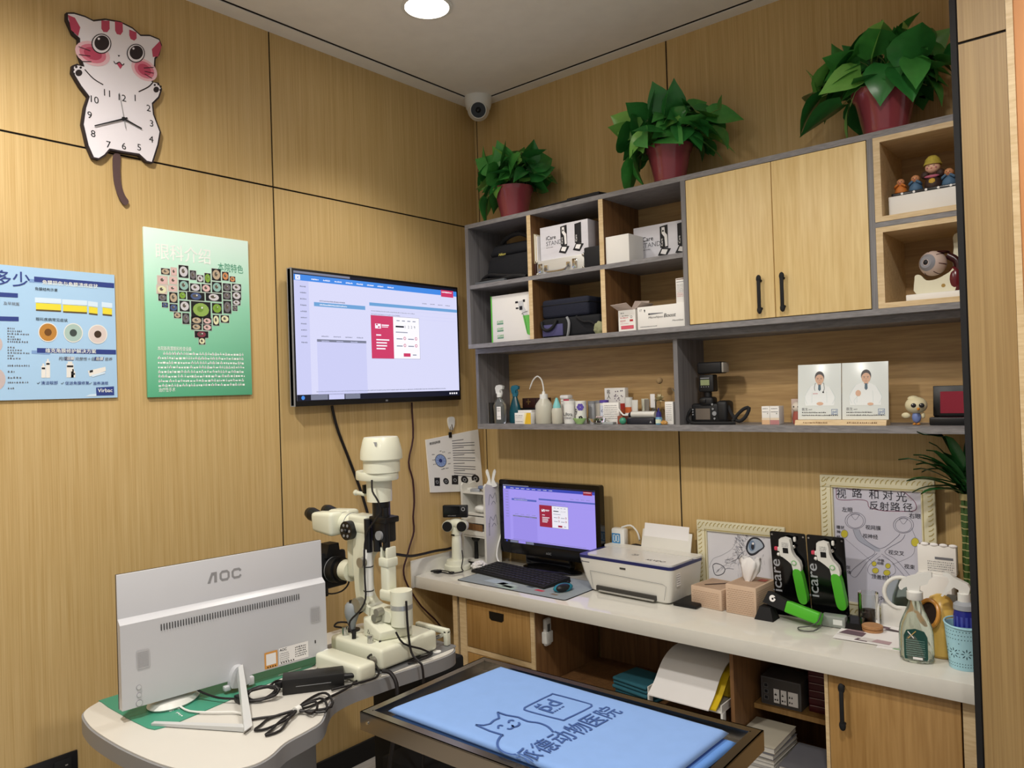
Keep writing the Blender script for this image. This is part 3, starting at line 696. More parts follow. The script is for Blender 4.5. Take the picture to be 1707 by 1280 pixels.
def pothos(label, x, y, r, hh, spread, seed, n, extra=(), xmax=9, xmin=.03):
    R = random.Random(seed); z0 = 2.419
    t = thing('pothos_plant', label, 'plant', (x, y, z0), group='pothos plants on the wall cabinet')
    b = MB(); rb = r * .70
    b.lathe([(0, .002), (rb * .9, .002), (rb, .006), (rb * 1.02, .022), (rb * .98, .026), (r * .93, hh - .03), (r * 1.0, hh - .022), (r * 1.03, hh - .012), (r * 1.06, hh), (r * 1.02, hh + .001), (r * .94, hh - .01), (r * .90, hh - .025), (0, hh - .025)], POT, n=40)
    b.build('pot', t)
    b = MB(); b.lathe([(0, hh - .012), (r * .6, hh - .012), (r * .9, hh - .022), (r * .9, hh - .03), (0, hh - .03)], SOIL, n=24); b.build('soil', t)
    f = MB(); s = MB()
    def clamp(p):
        q = Vector(p); wx, wy, wz = q.x + x, q.y + y, q.z + z0
        if wy > -.02: q.y = -.02 - y
        if wx > xmax: q.x = xmax - x
        if wx < xmin: q.x = xmin - x
        if wy > -.31 and wx > .19 and wz < 2.426: q.z = 2.426 - z0
        rr = math.hypot(q.x, q.y); lim = r * .72 + (r * .37) * max(0, min(1, q.z / hh)) + .004
        if q.z < hh + .004 and rr < lim and rr > 1e-4: k = lim / rr; q.x *= k; q.y *= k
        return q
    specs = []
    for i in range(n):
        a = 2 * PI * (i * .381966 + R.uniform(-.08, .08)); lvl = (i + .5) / n * 1.0
        el = rad(82 - 88 * lvl ** .85 + R.uniform(-10, 10))
        rr = spread * (.62 + .38 * lvl) * R.uniform(.35, .95)
        px_, py_, pz = rr * math.cos(a) * math.cos(el) * 1.0, rr * math.sin(a) * math.cos(el) * .62, hh + .03 + rr * math.sin(el) * .80
        specs.append((Vector((px_, py_, pz)), a, R.uniform(.095, .150)))
    for p, dx, L in extra: specs.append((Vector(p), None, (Vector(dx), L)))
    for p, a, L in specs:
        up = Vector((0, 0, 1))
        if a is not None:
            rad_ = Vector((math.cos(a), math.sin(a), 0)); tw = Vector((-math.sin(a), math.cos(a), 0)) * R.uniform(-.7, .7)
            lift = (p.z - hh) / spread
            out = rad_ * R.uniform(.25, .8) + tw + Vector((0, 0, R.uniform(-1.0, .1) + lift * 1.3))
            up = rad_ * R.uniform(.5, 1.1) + Vector((0, 0, R.uniform(.2, .8)))
        else: out, L = L
        root = Vector((R.uniform(-.5, .5) * r, R.uniform(-.5, .5) * r, hh - .02))
        p = clamp(p); mid = (root + p) / 2 + Vector((0, 0, .035))
        s.tube([root, clamp(mid), p], .0017, STEM, n=5, caps=False, smooth=3)
        leaf(f, p, out, L, L * R.uniform(.68, .88), LEAF[R.choice((0, 0, 1, 1, 2))], R.uniform(.1, .7), up=up, clamp=clamp, fold=R.uniform(.05, .4))
    f.build('foliage', t, sharp=180); s.build('stems', t)
    return t
pothos('smallest pothos in a maroon pot, nearest the room corner', .395, -.165, .094, .162, .195, 3, 80, extra=(((.07, -.05, .27), (-.6, 0, .9), .11), ((.12, -.05, .27), (1, 0, .4), .13), ((-.13, -.04, .14), (-.4, 0, -1), .12), ((-.10, -.08, .12), (-.25, -.1, -1), .13), ((-.17, 0, .27), (-.4, 0, .8), .10)))
pothos('middle pothos in a maroon pot, standing above the open cells', 1.228, -.165, .092, .168, .225, 8, 90, extra=(((.18, -.05, .20), (.9, -.1, -.55), .16), ((.14, -.03, .16), (.8, .1, -.5), .15), ((-.13, -.06, .13), (-.3, 0, -1), .17), ((-.10, -.08, .16), (-.15, -.1, -1), .16), ((.235, -.02, .26), (.1, 0, 1), .055), ((.02, 0, .31), (-.05, 0, 1), .12)))
pothos('largest pothos in a maroon pot, trailing left beside the pillar', 2.046, -.165, .100, .170, .235, 5, 84, extra=(((-.19, -.05, .19), (-1, -.1, -.75), .15), ((-.20, -.04, .21), (.25, 0, 1), .13), ((-.21, -.03, .21), (-.25, 0, 1), .11), ((-.12, -.06, .14), (-.95, 0, -.35), .17), ((-.09, -.08, .12), (-.25, -.1, -1), .13), ((.05, -.02, .30), (.3, 0, 1), .12), ((.0, -.02, .36), (-1, 0, .1), .12), ((.10, -.10, .20), (.3, -.6, .6), .17)), xmax=2.41)
# flat black strap lying on the cabinet
b = MB(); b.tube([(.55, -.20, 2.4245), (.60, -.26, 2.4265), (.70, -.275, 2.428), (.80, -.272, 2.432), (.88, -.26, 2.44), (.93, -.24, 2.445), (.98, -.2, 2.43)], .0055, BLACKM, n=8)
b.box(.56, .80, -.26, -.16, 2.4195, 2.428, BLACKM, bev=.003); b.box(.78, .95, -.27, -.14, 2.4195, 2.444, BLACKM, bev=.004)
tag(b.build('tripod_pouch'), 'flat black pouch lying on the cabinet top between two plants', 'pouch')
# ================================================================ things in the open cells
def carton(name, label, cat, x0, x1, y0, y1, z0, z1, m, deco=None, group=None, bev=.0012, rotz=0.0, side=None):
    cx, cy = (x0 + x1) / 2, (y0 + y1) / 2; w, d, h = x1 - x0, y1 - y0, z1 - z0
    b = MB(); b.box(-w / 2, w / 2, -d / 2, d / 2, 0, h, m, bev=bev)
    if deco: b.M = FRONT((-w / 2, -d / 2 - .0006, 0)); deco(b, w, h)
    if side: b.M = SIDE((w / 2 + .0006, -d / 2, 0)); side(b, d, h)
    return tag(b.build(name, loc=(cx, cy, z0), rotz=rotz), label, cat, group)
def bottle(name, label, cat, x, y, z, prof, m, cap=None, capm=None, deco=None, group=None, parts=()):
    """one lathe body with a cap and a label as parts"""
    t = thing(name, label, cat, (x, y, z), group=group)
    b = MB(); b.lathe(prof, m, n=24); b.build('body', t)
    if cap: b = MB(); b.lathe(cap, capm, n=24); b.build('cap', t)
    for nm, fn in parts:
        b = MB(); fn(b); b.build(nm, t)
    return t
def band(b, r, z0, z1, m, a0=-150, a1=-20, n=14):
    """a paper label wrapped round a bottle, facing the room"""
    A = [b.v((r * math.cos(rad(a0 + (a1 - a0) * i / n)), r * math.sin(rad(a0 + (a1 - a0) * i / n)), z0)) for i in range(n + 1)]
    B = [b.v((r * math.cos(rad(a0 + (a1 - a0) * i / n)), r * math.sin(rad(a0 + (a1 - a0) * i / n)), z1)) for i in range(n + 1)]
    for i in range(n): b.face([A[i], A[i + 1], B[i + 1], B[i]], m, True)
def bandtext(b, s, r, a, z, h, m, bold=.02):
    al = rad(a); b.M = frame((r * math.cos(al), r * math.sin(al), z), (-math.sin(al), math.cos(al), 0), (0, 0, 1)); b.text(s, 0, 0, h, 0, m, 'c', bold=bold); b.M = Matrix()

Z1, Z2, Z3 = 2.1252, 1.8412, 1.4552
NAVYF = mat('navy_fabric', '#161a2b', 0.85, scale=90, bump=.25); BLKF = mat('black_fabric', '#0e1016', 0.85, scale=90, bump=.3)
CARDB = mat('cardboard', '#a98a58', 0.8)
# camera bag
t = thing('camera_bag', 'black rounded camera bag with carrying handle in the top left cell', 'bag', (.40, -.16, Z1))
b = MB(); b.hull8([(-.15, -.075, 0), (.155, -.075, 0), (.155, .07, 0), (-.15, .07, 0), (-.125, -.07, .135), (.14, -.07, .135), (.14, .065, .135), (-.125, .065, .135)], BLKF)
bmesh.ops.bevel(b.bm, geom=list(b.bm.edges), offset=.022, segments=3, profile=.5, affect='EDGES'); [setattr(f, 'smooth', True) for f in b.bm.faces]; b.build('body', t)
b = MB(); b.hull8([(-.13, -.072, .132), (.145, -.072, .132), (.145, .067, .132), (-.13, .067, .132), (-.10, -.06, .19), (.12, -.06, .19), (.12, .055, .19), (-.10, .055, .19)], BLKF)
bmesh.ops.bevel(b.bm, geom=list(b.bm.edges), offset=.022, segments=3, profile=.5, affect='EDGES'); [setattr(f, 'smooth', True) for f in b.bm.faces]; b.build('lid', t)
b = MB(); b.tube([(-.08, -.02, .175), (-.06, -.03, .205), (-.01, -.035, .225), (.05, -.035, .228), (.10, -.03, .205), (.115, -.02, .175)], .011, BLACKM, n=8); b.build('handle', t)
b = MB(); b.tube([(-.17, -.085, .012), (-.12, -.095, .02), (-.03, -.10, .012), (.06, -.10, .02), (.13, -.095, .010)], .010, BLACKM, n=8); b.tube([(-.165, -.07, .03), (-.10, -.09, .045), (-.01, -.095, .03), (.10, -.09, .02)], .008, BLACKM, n=8); b.build('shoulder_strap', t)
b = MB(FRONT((-.05, -.0765, .118))); b.text('Nikon', 0, .012, .013, .001, flat('logo_yellow', '#d9cf6a'), bold=.02, shear=.3); b.build('lettering', t)
carton('cardboard_box', 'plain brown cardboard box standing behind the black camera bag', 'box', .285, .47, -.075, -.03, Z1, Z1 + .255, CARDB)
carton('paper_sheet', 'grey folded sheet lying under the black camera bag', 'paper', .235, .42, -.285, -.262, Z1, Z1 + .012, mat('grey_paper', '#5d6166', .8))
carton('wooden_block', 'dark red brown block beside the aluminium case', 'block', .5995, .6105, -.285, -.15, Z1, Z1 + .055, mat('dark_red_wood', '#3a1b12', .6))
b = MB()
for i in range(4): b.box(.5995 + i * .005, .604 + i * .005, -.28, -.12, Z1 + .0555, Z1 + .19 - i * .004, PAPER if i % 2 else mat('cream_paper', '#cbbf9a', .7))
tag(b.build('booklets'), 'thin upright sheaf of cream papers standing on the dark red block', 'papers')
# aluminium case
ALU = mat('brushed_aluminium', '#d6d5d0', 0.4, 0.35, stretch=(3, 60, 60), scale=8, var=.1)
t = thing('aluminium_case', 'silver aluminium carrying case lying under the printed stand box', 'case', (.738, -.18, Z1))
b = MB(); b.box(-.126, .130, -.098, .10, 0, .064, ALU, bev=.003); b.build('body', t)
for sx_ in (-.105, .082):
    b = MB(FRONT((sx_, -.0985, .03))); b.box(-.012, .012, -.02, .02, 0, .004, CHROME, bev=.001); b.box(-.007, .007, -.008, .016, .004, .008, STEEL, bev=.001); b.build('latch', t)
b = MB(FRONT((-.012, -.0985, .028))); b.tube([(-.062, .004, .002), (-.060, -.012, .014), (-.04, -.02, .016), (.04, -.02, .016), (.060, -.012, .014), (.062, .004, .002)], .0045, CHROME, n=8); b.box(-.07, -.052, -.008, .012, 0, .006, CHROME); b.box(.052, .07, -.008, .012, 0, .006, CHROME); b.build('handle', t)
for x in (-.127, .128):
    for z in (.004, .06): b = MB(); b.ell((x, -.096, z), .009, STEEL, 12, 8); b.build('corner_cap', t)
def stand_picture(b, x, y, s):
    """the printed picture of the two instrument stands"""
    for k, (dx, wht) in enumerate(((0, True), (.075, False))):
        X = x + dx * s; h = .088 * s
        b.poly([(X, y + .02 * s), (X + .034 * s, y + .016 * s), (X + .034 * s, y + h + .018 * s), (X, y + h + .014 * s)], .0004, INK)
        b.poly([(X - .012 * s, y - .008 * s), (X + .024 * s, y - .018 * s), (X + .046 * s, y + .012 * s), (X + .006 * s, y + .02 * s)], .0005, INK)
        b.poly([(X, y - .002 * s), (X + .022 * s, y - .008 * s), (X + .032 * s, y + .010 * s), (X + .008 * s, y + .014 * s)], .0008, PAPER)
        if wht:
            b.poly([(X + .008 * s, y + .098 * s), (X + .021 * s, y + .098 * s), (X + .022 * s, y + .078 * s), (X + .031 * s, y + .066 * s), (X + .032 * s, y + .024 * s), (X + .022 * s, y + .022 * s), (X + .019 * s, y + .06 * s), (X + .008 * s, y + .075 * s)], .0008, PAPER)
            b.disc(X + .014 * s, y + .084 * s, .004 * s, .0011, INK, n=8)
        b.text('iCare', X + .012 * s, y + .026 * s, .010 * s, .0011, PAPER, bold=.03, rot=PI / 2)
SILV = mat('silver_card', '#dddce3', 0.35, var=.12, scale=5, stretch=(1, 1, 9))
def standbox(b, w, h):
    stand_picture(b, w * .44, h * .23, h / .145 * .98)
    b.text('iCare', w * .13, h * .60, h * .125, .0004, INK, bold=.02); b.text('STAND', w * .13, h * .43, h * .135, .0004, GREYINK); b.scrib(w * .13, w * .28, h * .36, h * .03, .0004, GREYINK)
carton('stand_box', 'silver printed box with two stand pictures lying on the aluminium case', 'box', .622, .882, -.262, -.175, Z1 + .0645, Z1 + .215, SILV, standbox)
carton('black_pouch', 'small black box squeezed beside the aluminium case', 'box', .872, .957, -.285, -.266, Z1, Z1 + .088, BLACKM, bev=.006)
carton('plain_box', 'plain white cube shaped box in the top right cell', 'box', .988, 1.100, -.291, -.175, Z1, Z1 + .113, CARD)
carton('stand_box', 'silver printed stand box half hidden behind the plain white cube', 'box', 1.048, 1.334, -.165, -.08, Z1, Z1 + .158, SILV, standbox)
# second row
def tono(b, w, h):
    b.rect(0, 0, .008, h, .0003, flat('box_green', '#63c14a'))
    for i in range(3):
        b.text('iCARE', w * .14, h * (.42 - i * .15), h * .05, .0004, flat('print_green', '#5fb36c'), bold=.02); b.rect(w * .14, h * (.385 - i * .15), w * .29, h * (.41 - i * .15), .0004, flat('print_teal', '#4f8f70'))
    gx = w * .52
    b.poly([(gx + .035, h * .82), (gx + .065, h * .84), (gx + .068, h * .70), (gx + .085, h * .60), (gx + .088, h * .52), (gx + .062, h * .52), (gx + .056, h * .60), (gx + .038, h * .68)], .0004, flat('print_grey', '#c9cbcc'))
    b.poly([(gx + .060, h * .52), (gx + .10, h * .52), (gx + .113, h * .14), (gx + .10, h * .10), (gx + .083, h * .13)], .0004, flat('print_green2', '#67bd54'))
    b.rect(gx + .018, h * .79, gx + .034, h * .83, .0006, INK); b.rect(gx + .064, h * .80, gx + .076, h * .85, .0006, INK); b.rect(gx + .042, h * .64, gx + .06, h * .72, .0006, INK); b.rect(gx + .02, h * .67, gx + .036, h * .70, .0006, INK)
    b.stroke([(gx + .09, h * .6), (gx + .055, h * .56), (gx + .07, h * .50), (gx + .085, h * .15)], .002, .0008, INK)
    b.poly([(gx + .104, h * .88), (gx + .125, h * .90), (gx + .125, h * .54), (gx + .106, h * .54), (gx + .10, h * .72)], .0004, flat('print_navy', '#26283a'))
    b.rect(gx + .108, h * .12, gx + .125, h * .53, .0004, flat('print_lime', '#8fc45c'))
carton('instrument_box', 'white box with a green edge and a green handled gadget picture', 'box', .312, .571, -.262, -.10, Z2, Z2 + .222, CARD, tono)
t = thing('shoulder_bag', 'black padded shoulder bag with a violet end under the navy case', 'bag', (.765, -.165, Z2))
b = MB(); b.box(-.155, .165, -.098, .10, 0, .088, BLKF, bev=.016, seg=3); b.build('body', t)
b = MB(FRONT((-.155, -.0985, 0))); b.box(.012, .125, .008, .060, -.004, .004, mat('violet_fabric', '#4c4a74', .8), bev=.003); b.build('front_panel', t)
b = MB(FRONT((-.155, -.102, 0))); b.tube([(.01, .075, 0), (.02, .045, .006), (.05, .035, .008), (.08, .05, .008), (.095, .078, .003)], .007, BLACKM); b.tube([(.15, .085, 0), (.165, .06, .006), (.16, .02, .006), (.15, .004, 0)], .006, GREYP, n=6); b.tube([(.2, .085, 0), (.24, .06, .006), (.28, .055, .006), (.31, .03, 0)], .005, BLACKM, n=6); b.build('straps', t)
t = thing('instrument_case', 'navy zipped fabric case lying on the black shoulder bag', 'case', (.745, -.165, Z2 + .0885))
b = MB(); b.box(-.132, .125, -.092, .09, 0, .084, NAVYF, bev=.014, seg=3); b.build('body', t)
b = MB(); b.box(-.1335, .1265, -.0935, .0915, .056, .060, BLACKM, bev=.001); b.build('zip', t)
def crumple(name, label, cat, c, r, m, seed, k=16, amp=.22, flatz=None):
    R = random.Random(seed); b = MB(); bm = b.bm
    bmesh.ops.create_icosphere(bm, subdivisions=4, radius=1)
    for v in bm.verts:
        n = v.co.normalized(); d = 1 + amp * noise.noise(n * 2.3 + Vector((seed, 0, 0))) + amp * .6 * abs(noise.noise(n * 6 + Vector((0, seed, 0))))
        v.co = Vector((n.x * r[0] * d, n.y * r[1] * d, n.z * r[2] * d))
        v.co.z = max(v.co.z, -r[2] * .8)
    for f in bm.faces: f.material_index = b.mi(m); f.smooth = True
    zm = min(v.co.z for v in bm.verts)
    for v in bm.verts: v.co.z -= zm
    return tag(b.build(name, loc=c, sharp=30), label, cat)
crumple('plastic_bag', 'grey crumpled clear plastic bag stuffed beside the navy case', 'bag', (.912, -.10, Z2 + .0895), (.030, .055, .085), mat('film_grey', '#a9a49c', .35, trans=.35, ior=1.3, scale=30, var=.2), 4)
crumple('cloth_pouch', 'small olive crumpled pouch at the front of the lower cell', 'pouch', (.934, -.276, Z2), (.026, .014, .028), mat('olive_cloth', '#8c8f6c', .8, scale=40, var=.2), 9)
# open carton
t = thing('open_carton', 'small white carton with red print and its flaps standing open', 'box', (1.066, -.225, Z2))
b = MB(); w = .0405; d = .045; h = .088; tk = .0012
for P in ((-w, w, -d, -d + tk, 0, h), (-w, w, d - tk, d, 0, h), (-w, -w + tk, -d + tk, d - tk, 0, h), (w - tk, w, -d + tk, d - tk, 0, h), (-w, w, -d, d, 0, tk)): b.box(*P, CARD)
b.M = FRONT((-w, -d - .0004, 0)); W2 = 2 * w
b.scrib(.012, .03, .074, .006, .0002, GREYINK); b.scrib(.018, .05, .063, .004, .0002, INK); b.disc(.062, .058, .005, .0002, INK); b.disc(.062, .058, .0035, .0004, CARD)
b.scrib(.010, .05, .054, .006, .0002, RED, 2); b.text('KD77', .010, .040, .008, .0002, RED, bold=.01); b.rect(.054, .040, .07, .048, .0002, flat('brick_red', '#b3202b')); b.scrib(.010, .05, .031, .004, .0002, flat('pale_red', '#d98a96')); b.rect(.012, .010, .072, .024, .0002, flat('pink_red', '#d4596c')); b.outline(.012, .010, .072, .024, .0012, .0004, RED)
b.build('body', t)
FLAP = mat('card_inside', '#c7b6ac', .75)
for nm, q in (('front', [(-w, -d, h), (w - .01, -d, h), (w - .024, -d - .028, h + .026), (-w - .018, -d - .03, h + .022)]), ('back', [(-w, d, h), (w, d, h), (w + .012, d + .006, h + .038), (-w + .022, d + .01, h + .045)]), ('side', [(w, -d, h), (w, d, h), (w + .035, d, h + .024), (w + .03, -d, h + .026)])):
    b = MB(); n_ = Vector((0, 0, .0012)); vs = [Vector(p) for p in q]; b.hull8([*vs, *[p + n_ for p in vs]], FLAP); b.build('flap', t)
def boost(b, w, h):
    b.text('17', w * .05, h * .80, h * .11, .0003, GREYINK); b.poly([(w * .14, h * .83), (w * .18, h * .83), (w * .16, h * .88)], .0003, INK); b.rect(w * .153, h * .76, w * .167, h * .83, .0003, INK)
    b.poly([(w * .24, h * .62), (w * .24, h * .69), (w * .30, h * .69), (w * .55, h * .67), (w * .55, h * .65), (w * .30, h * .62)], .0003, GREYINK); b.rect(w * .24, h * .62, w * .265, h * .69, .0005, INK)
    b.text('MicroNyon', w * .24, h * .46, h * .10, .0003, INK, shear=.25, w=w * .30); b.text('Boost', w * .565, h * .46, h * .17, .0003, INK, bold=.03, shear=.25, w=w * .24)
    b.text('MicroGlass', w * .74, h * .26, h * .07, .0003, INK, shear=.2, w=w * .22); b.scrib(w * .06, w * .42, h * .10, h * .05, .0003, GREYINK)
carton('syringe_carton', 'long white carton printed Boost in the lower right cell', 'box', 1.124, 1.336, -.283, -.20, Z2, Z2 + .092, CARD, boost)
def tallc(b, w, h):
    b.rect(w * .1, h * .94, w, h * .97, .0003, flat('brown_ink', '#7b5a4c')); b.rect(w * .1, h * .84, w, h * .86, .0003, GREYINK)
    for i in range(9): b.scrib(w * .15, w * .9, h * (.74 - i * .06), h * .03, .0003, GREYINK if i < 6 else RED, i)
carton('medicine_carton', 'narrow white upright carton standing on the long Boost carton', 'box', 1.296, 1.332, -.275, -.235, Z2 + .0925, Z2 + .190, CARD, tallc)

# ---- lower shelf, left bay
SMOKE = mat('smoke_glass', '#4d4a48', 0.05, trans=.85, ior=1.45, var=0)
b = MB(); b.lathe([(0, .004), (.017, .004), (.019, .10), (.0205, .102), (.0205, 0), (0, 0)], SMOKE, n=24)
tag(b.build('glass_tumbler', loc=(.226, -.185, Z3)), 'tall dark glass tumbler at the left end of the low shelf', 'glass')
def trigger(b, z, m, flip=1, s=1.0):
    """spray head, its nozzle pointing along +x times flip"""
    f = flip
    P = [(-.018 * f, 0), (.008 * f, 0), (.012 * f, .022), (.030 * f, .026), (.034 * f, .044), (.010 * f, .052), (-.016 * f, .048), (-.026 * f, .034)]
    b.M = b.M @ Matrix.Translation((0, 0, z)) @ Matrix.Diagonal((s, s, s, 1)) @ Matrix.Rotation(PI / 2, 4, 'X')
    b.prism(P, -.009, .009, m); b.prism([(.012 * f, .024), (.018 * f, .024), (.024 * f, .004), (.019 * f, -.014), (.015 * f, -.012), (.018 * f, .004)], -.005, .005, m)
    b.M = Matrix()
CLEARB = mat('bottle_clear', '#dfe6e4', 0.08, trans=.92, ior=1.33, var=0)
TEALB = mat('bottle_teal', '#1f5f6d', 0.2, trans=.35, ior=1.4, var=0); TEALP = mat('teal_plastic', '#256f86', .4)
t = thing('spray_bottle', 'small clear spray bottle with white trigger and label on the low shelf', 'spray bottle', (.285, -.19, Z3), group='spray bottles on the low shelf')
b = MB(); b.lathe([(0, .001), (.030, .001), (.033, .008), (.034, .06), (.037, .085), (.030, .098), (.016, .118), (.012, .122), (.012, .13), (0, .13)], CLEARB, n=24, sy=.7); b.build('body', t)
b = MB(); b.lathe([(0, .128), (.013, .128), (.013, .145), (.008, .15), (0, .15)], WPLAST, n=16); trigger(b, .145, WPLAST, 1, .82); b.build('trigger', t)
b = MB(FRONT((.002, -.0255, .02))); b.rect(0, 0, .026, .062, 0, PAPER); b.scrib(.003, .024, .05, .005, .0004, GREYINK, 1); b.scrib(.003, .024, .04, .005, .0004, INK, 2); b.scrib(.003, .024, .012, .004, .0004, GREYINK, 3); b.build('label', t)
t = thing('spray_bottle', 'dark teal spray bottle just behind the small clear one', 'spray bottle', (.342, -.14, Z3), group='spray bottles on the low shelf')
b = MB(); b.lathe([(0, .001), (.032, .001), (.034, .008), (.033, .055), (.026, .085), (.014, .12), (.011, .13), (0, .13)], TEALB, n=24, sy=.75); b.build('body', t)
b = MB(); b.lathe([(0, .128), (.013, .128), (.013, .145), (0, .15)], TEALP, n=16); trigger(b, .142, TEALP, 1, .8); b.build('trigger', t)
def dkbox(b, w, h): b.text('+', w * .28, h * .2, h * .9, .0004, flat('gold_ink', '#7d6233'), 'c', bold=.02); b.rect(w * .62, 0, w * .64, h, .0004, BLACK)
carton('wooden_case', 'dark red brown wooden case at the back of the low shelf', 'case', .33, .465, -.07, -.015, Z3 + .0705, Z3 + .118, mat('dark_wood', '#3b1f18', .5), dkbox)
carton('black_box', 'flat black box lying under the dark red brown case', 'box', .325, .49, -.082, -.015, Z3, Z3 + .070, BLACK)
def wb(b, w, h): b.disc(w * .72, h * .48, h * .26, .0004, INK); b.disc(w * .72, h * .48, h * .12, .0007, CARD)
carton('small_carton', 'white carton with a black round mark behind the yellow carton', 'box', .378, .462, -.165, -.12, Z3, Z3 + .062, CARD, wb)
def yb(b, w, h):
    b.poly([(w * .62, 0), (w, 0), (w, h), (w * .75, h), (w * .68, h * .5)], .0004, flat('carton_yellow', '#e2b832')); b.poly([(w * .55, 0), (w * .62, 0), (w * .70, h * .5), (w * .75, h), (w * .62, h)], .0003, flat('carton_pale', '#efe3b0'))
    b.scrib(w * .07, w * .5, h * .72, h * .09, .0005, GREYINK, 1); b.scrib(w * .07, w * .45, h * .55, h * .06, .0005, GREYINK, 2); b.scrib(w * .07, w * .5, h * .2, h * .06, .0005, GREYINK, 3)
carton('yellow_carton', 'small white carton with a yellow corner at the shelf front', 'box', .413, .511, -.232, -.19, Z3, Z3 + .052, CARD, yb)
TRANS = mat('milky_plastic', '#dfdccb', 0.3, trans=.3, ior=1.4, var=.03)
t = thing('wash_bottle', 'milky squeeze wash bottle with a long bent white spout', 'wash bottle', (.558, -.19, Z3))
b = MB(); b.lathe([(0, 0), (.038, 0), (.041, .004), (.041, .082), (.036, .094), (.02, .114), (.018, .118), (0, .118)], TRANS, n=28); b.build('body', t)
b = MB(); b.lathe([(0, .112), (.0195, .112), (.0195, .136), (.008, .138), (.007, .149), (0, .149)], WPLAST, n=24); b.build('cap', t)
b = MB(); b.tube([(0, 0, .145), (-.002, 0, .175), (-.012, 0, .205), (-.034, 0, .220), (-.058, 0, .205), (-.074, 0, .180), (-.083, 0, .162)], [.0035] * 6 + [.0022], WPLAST, n=10, smooth=5); b.build('spout', t)
bottle('dropper_bottle', 'small milky bottle with a pointed teal nozzle', 'bottle', .639, -.20, Z3, [(0, 0), (.022, 0), (.0245, .004), (.0245, .062), (.02, .072), (0, .072)], TRANS, [(0, .066), (.014, .066), (.018, .072), (.017, .084), (.0045, .118), (0, .119)], mat('nozzle_teal', '#7dc4c3', .4))
def rc(b, w, h):
    b.rect(w * .35, 0, w, h, .0003, flat('carton_pink', '#c94a63')); b.scrib(w * .05, w * .9, h * .9, h * .03, .0005, INK, 1)
    for i in range(7): b.scrib(w * .4, w * .95, h * (.78 - i * .1), h * .03, .0005, PAPER, i)
carton('red_carton', 'tall red and white carton behind the teal tipped bottle', 'box', .624, .672, -.15, -.11, Z3, Z3 + .110, CARD, rc)
carton('gauze_roll', 'white soft roll lying on top of the red carton', 'roll', .620, .668, -.155, -.11, Z3 + .1105, Z3 + .130, PAPER, bev=.008)
def jar(label, x, y, r, h, m, top=None, marks=None, group='white round tubs on the low shelf', name='round_tub', cat='tub'):
    parts = []
    if marks: parts.append(('label', marks))
    return bottle(name, label, cat, x, y, Z3, [(0, 0), (r * .96, 0), (r, .003), (r, h * .86), (r * .98, h * .88), (0, h * .88)], m, [(0, h * .875), (r * 1.02, h * .875), (r * 1.02, h * .99), (r * .97, h), (0, h)], top or WPLAST, group=group, parts=parts)
def mk1(b):
    bandtext(b, 'Ultra', .0295, -75, .036, .016, INK); bandtext(b, 'clean', .0295, -75, .022, .013, GREYINK)
jar('white tub with two rows of black print, left of the purple flower tub', .690, -.17, .0285, .103, WPLAST, None, mk1)
PURP = flat('purple', '#5d4aa6')
def mk2(b):
    al = rad(-62); b.M = frame((.0245 * math.cos(al), .0245 * math.sin(al), .075), (-math.sin(al), math.cos(al), 0), (0, 0, 1))
    for i in range(6): a = i * PI / 3; b.disc(.009 * math.cos(a), .009 * math.sin(a), .0075, .0004 + i * .0001, PURP, n=10)
    b.M = Matrix(); bandtext(b, '9', .0247, -118, .04, .03, INK, .03)
    al = rad(-62); b.M = frame((.0246 * math.cos(al), .0246 * math.sin(al), .028), (-math.sin(al), math.cos(al), 0), (0, 0, 1))
    for i in range(5): a = i * 1.25; b.disc(.006 * math.cos(a), .005 * math.sin(a), .004, .0004 + i * .0001, INK, n=8)
    b.M = Matrix()
jar('white tub with a purple flower and a black 9', .765, -.19, .0245, .102, WPLAST, None, mk2)
jar('plain grey tub standing behind the purple flower tub', .774, -.11, .022, .099, mat('tub_grey', '#aeb0b3', .3, .4), GREYP)
jar('plain silver grey tub right of the purple flower tub', .822, -.12, .0225, .101, mat('tub_silver', '#c4bfb6', .3, .3), GREYP)
def mk4(b): band(b, .0202, .012, .08, flat('label_blue', '#d3d8e6')); bandtext(b, 'CT', .0205, -70, .05, .012, flat('lab_ink', '#3c4a7a')); bandtext(b, '60', .0205, -60, .03, .01, GREYINK)
jar('slim white tub with a purple lid beside the written card', .856, -.14, .020, .103, WPLAST, PURP, mk4)
def note(b, w, h):
    for i in range(7): b.scrib(w * .08, w * .92, h * (.84 - i * .1), h * .045, .0004, GREYINK, i)
carton('note_card', 'square white card with grey writing standing in front of the book', 'card', .872, .952, -.175, -.160, Z3, Z3 + .092, CARD, note, bev=.0005)
def bk(b, w, h):
    b.text('名', w * .12, h * .84, h * .10, .0004, INK, bold=.02); b.text('人', w * .12, h * .70, h * .10, .0004, INK, bold=.02); b.rect(0, h * .38, w, h * .55, .0004, flat('cover_red', '#b3332b')); b.rect(0, 0, w, h * .38, .0004, flat('cover_orange', '#a8502f'))
    for i in range(16): b.disc(w * (.45 + .45 * random.Random(i).random()), h * (.62 + .3 * random.Random(i + 50).random()), w * .03, .0004 + i * .00005, flat('cover_grey%d' % (i % 2), '#a39aa5' if i % 2 else '#6d6070'), n=7)
carton('picture_book', 'upright picture book with a white and red cover behind the card', 'book', .823, .930, -.085, -.055, Z3, Z3 + .155, CARD, bk)
carton('cardboard_tag', 'red brown folded card at the foot of the picture book', 'card', .960, .985, -.20, -.150, Z3, Z3 + .035, mat('red_brown_card', '#8a4a35', .7))
def mk5(b): band(b, .0172, .045, .07, flat('label_orange', '#cf6a35')); band(b, .0171, .01, .045, PAPER); bandtext(b, '8', .0176, -60, .018, .016, INK)
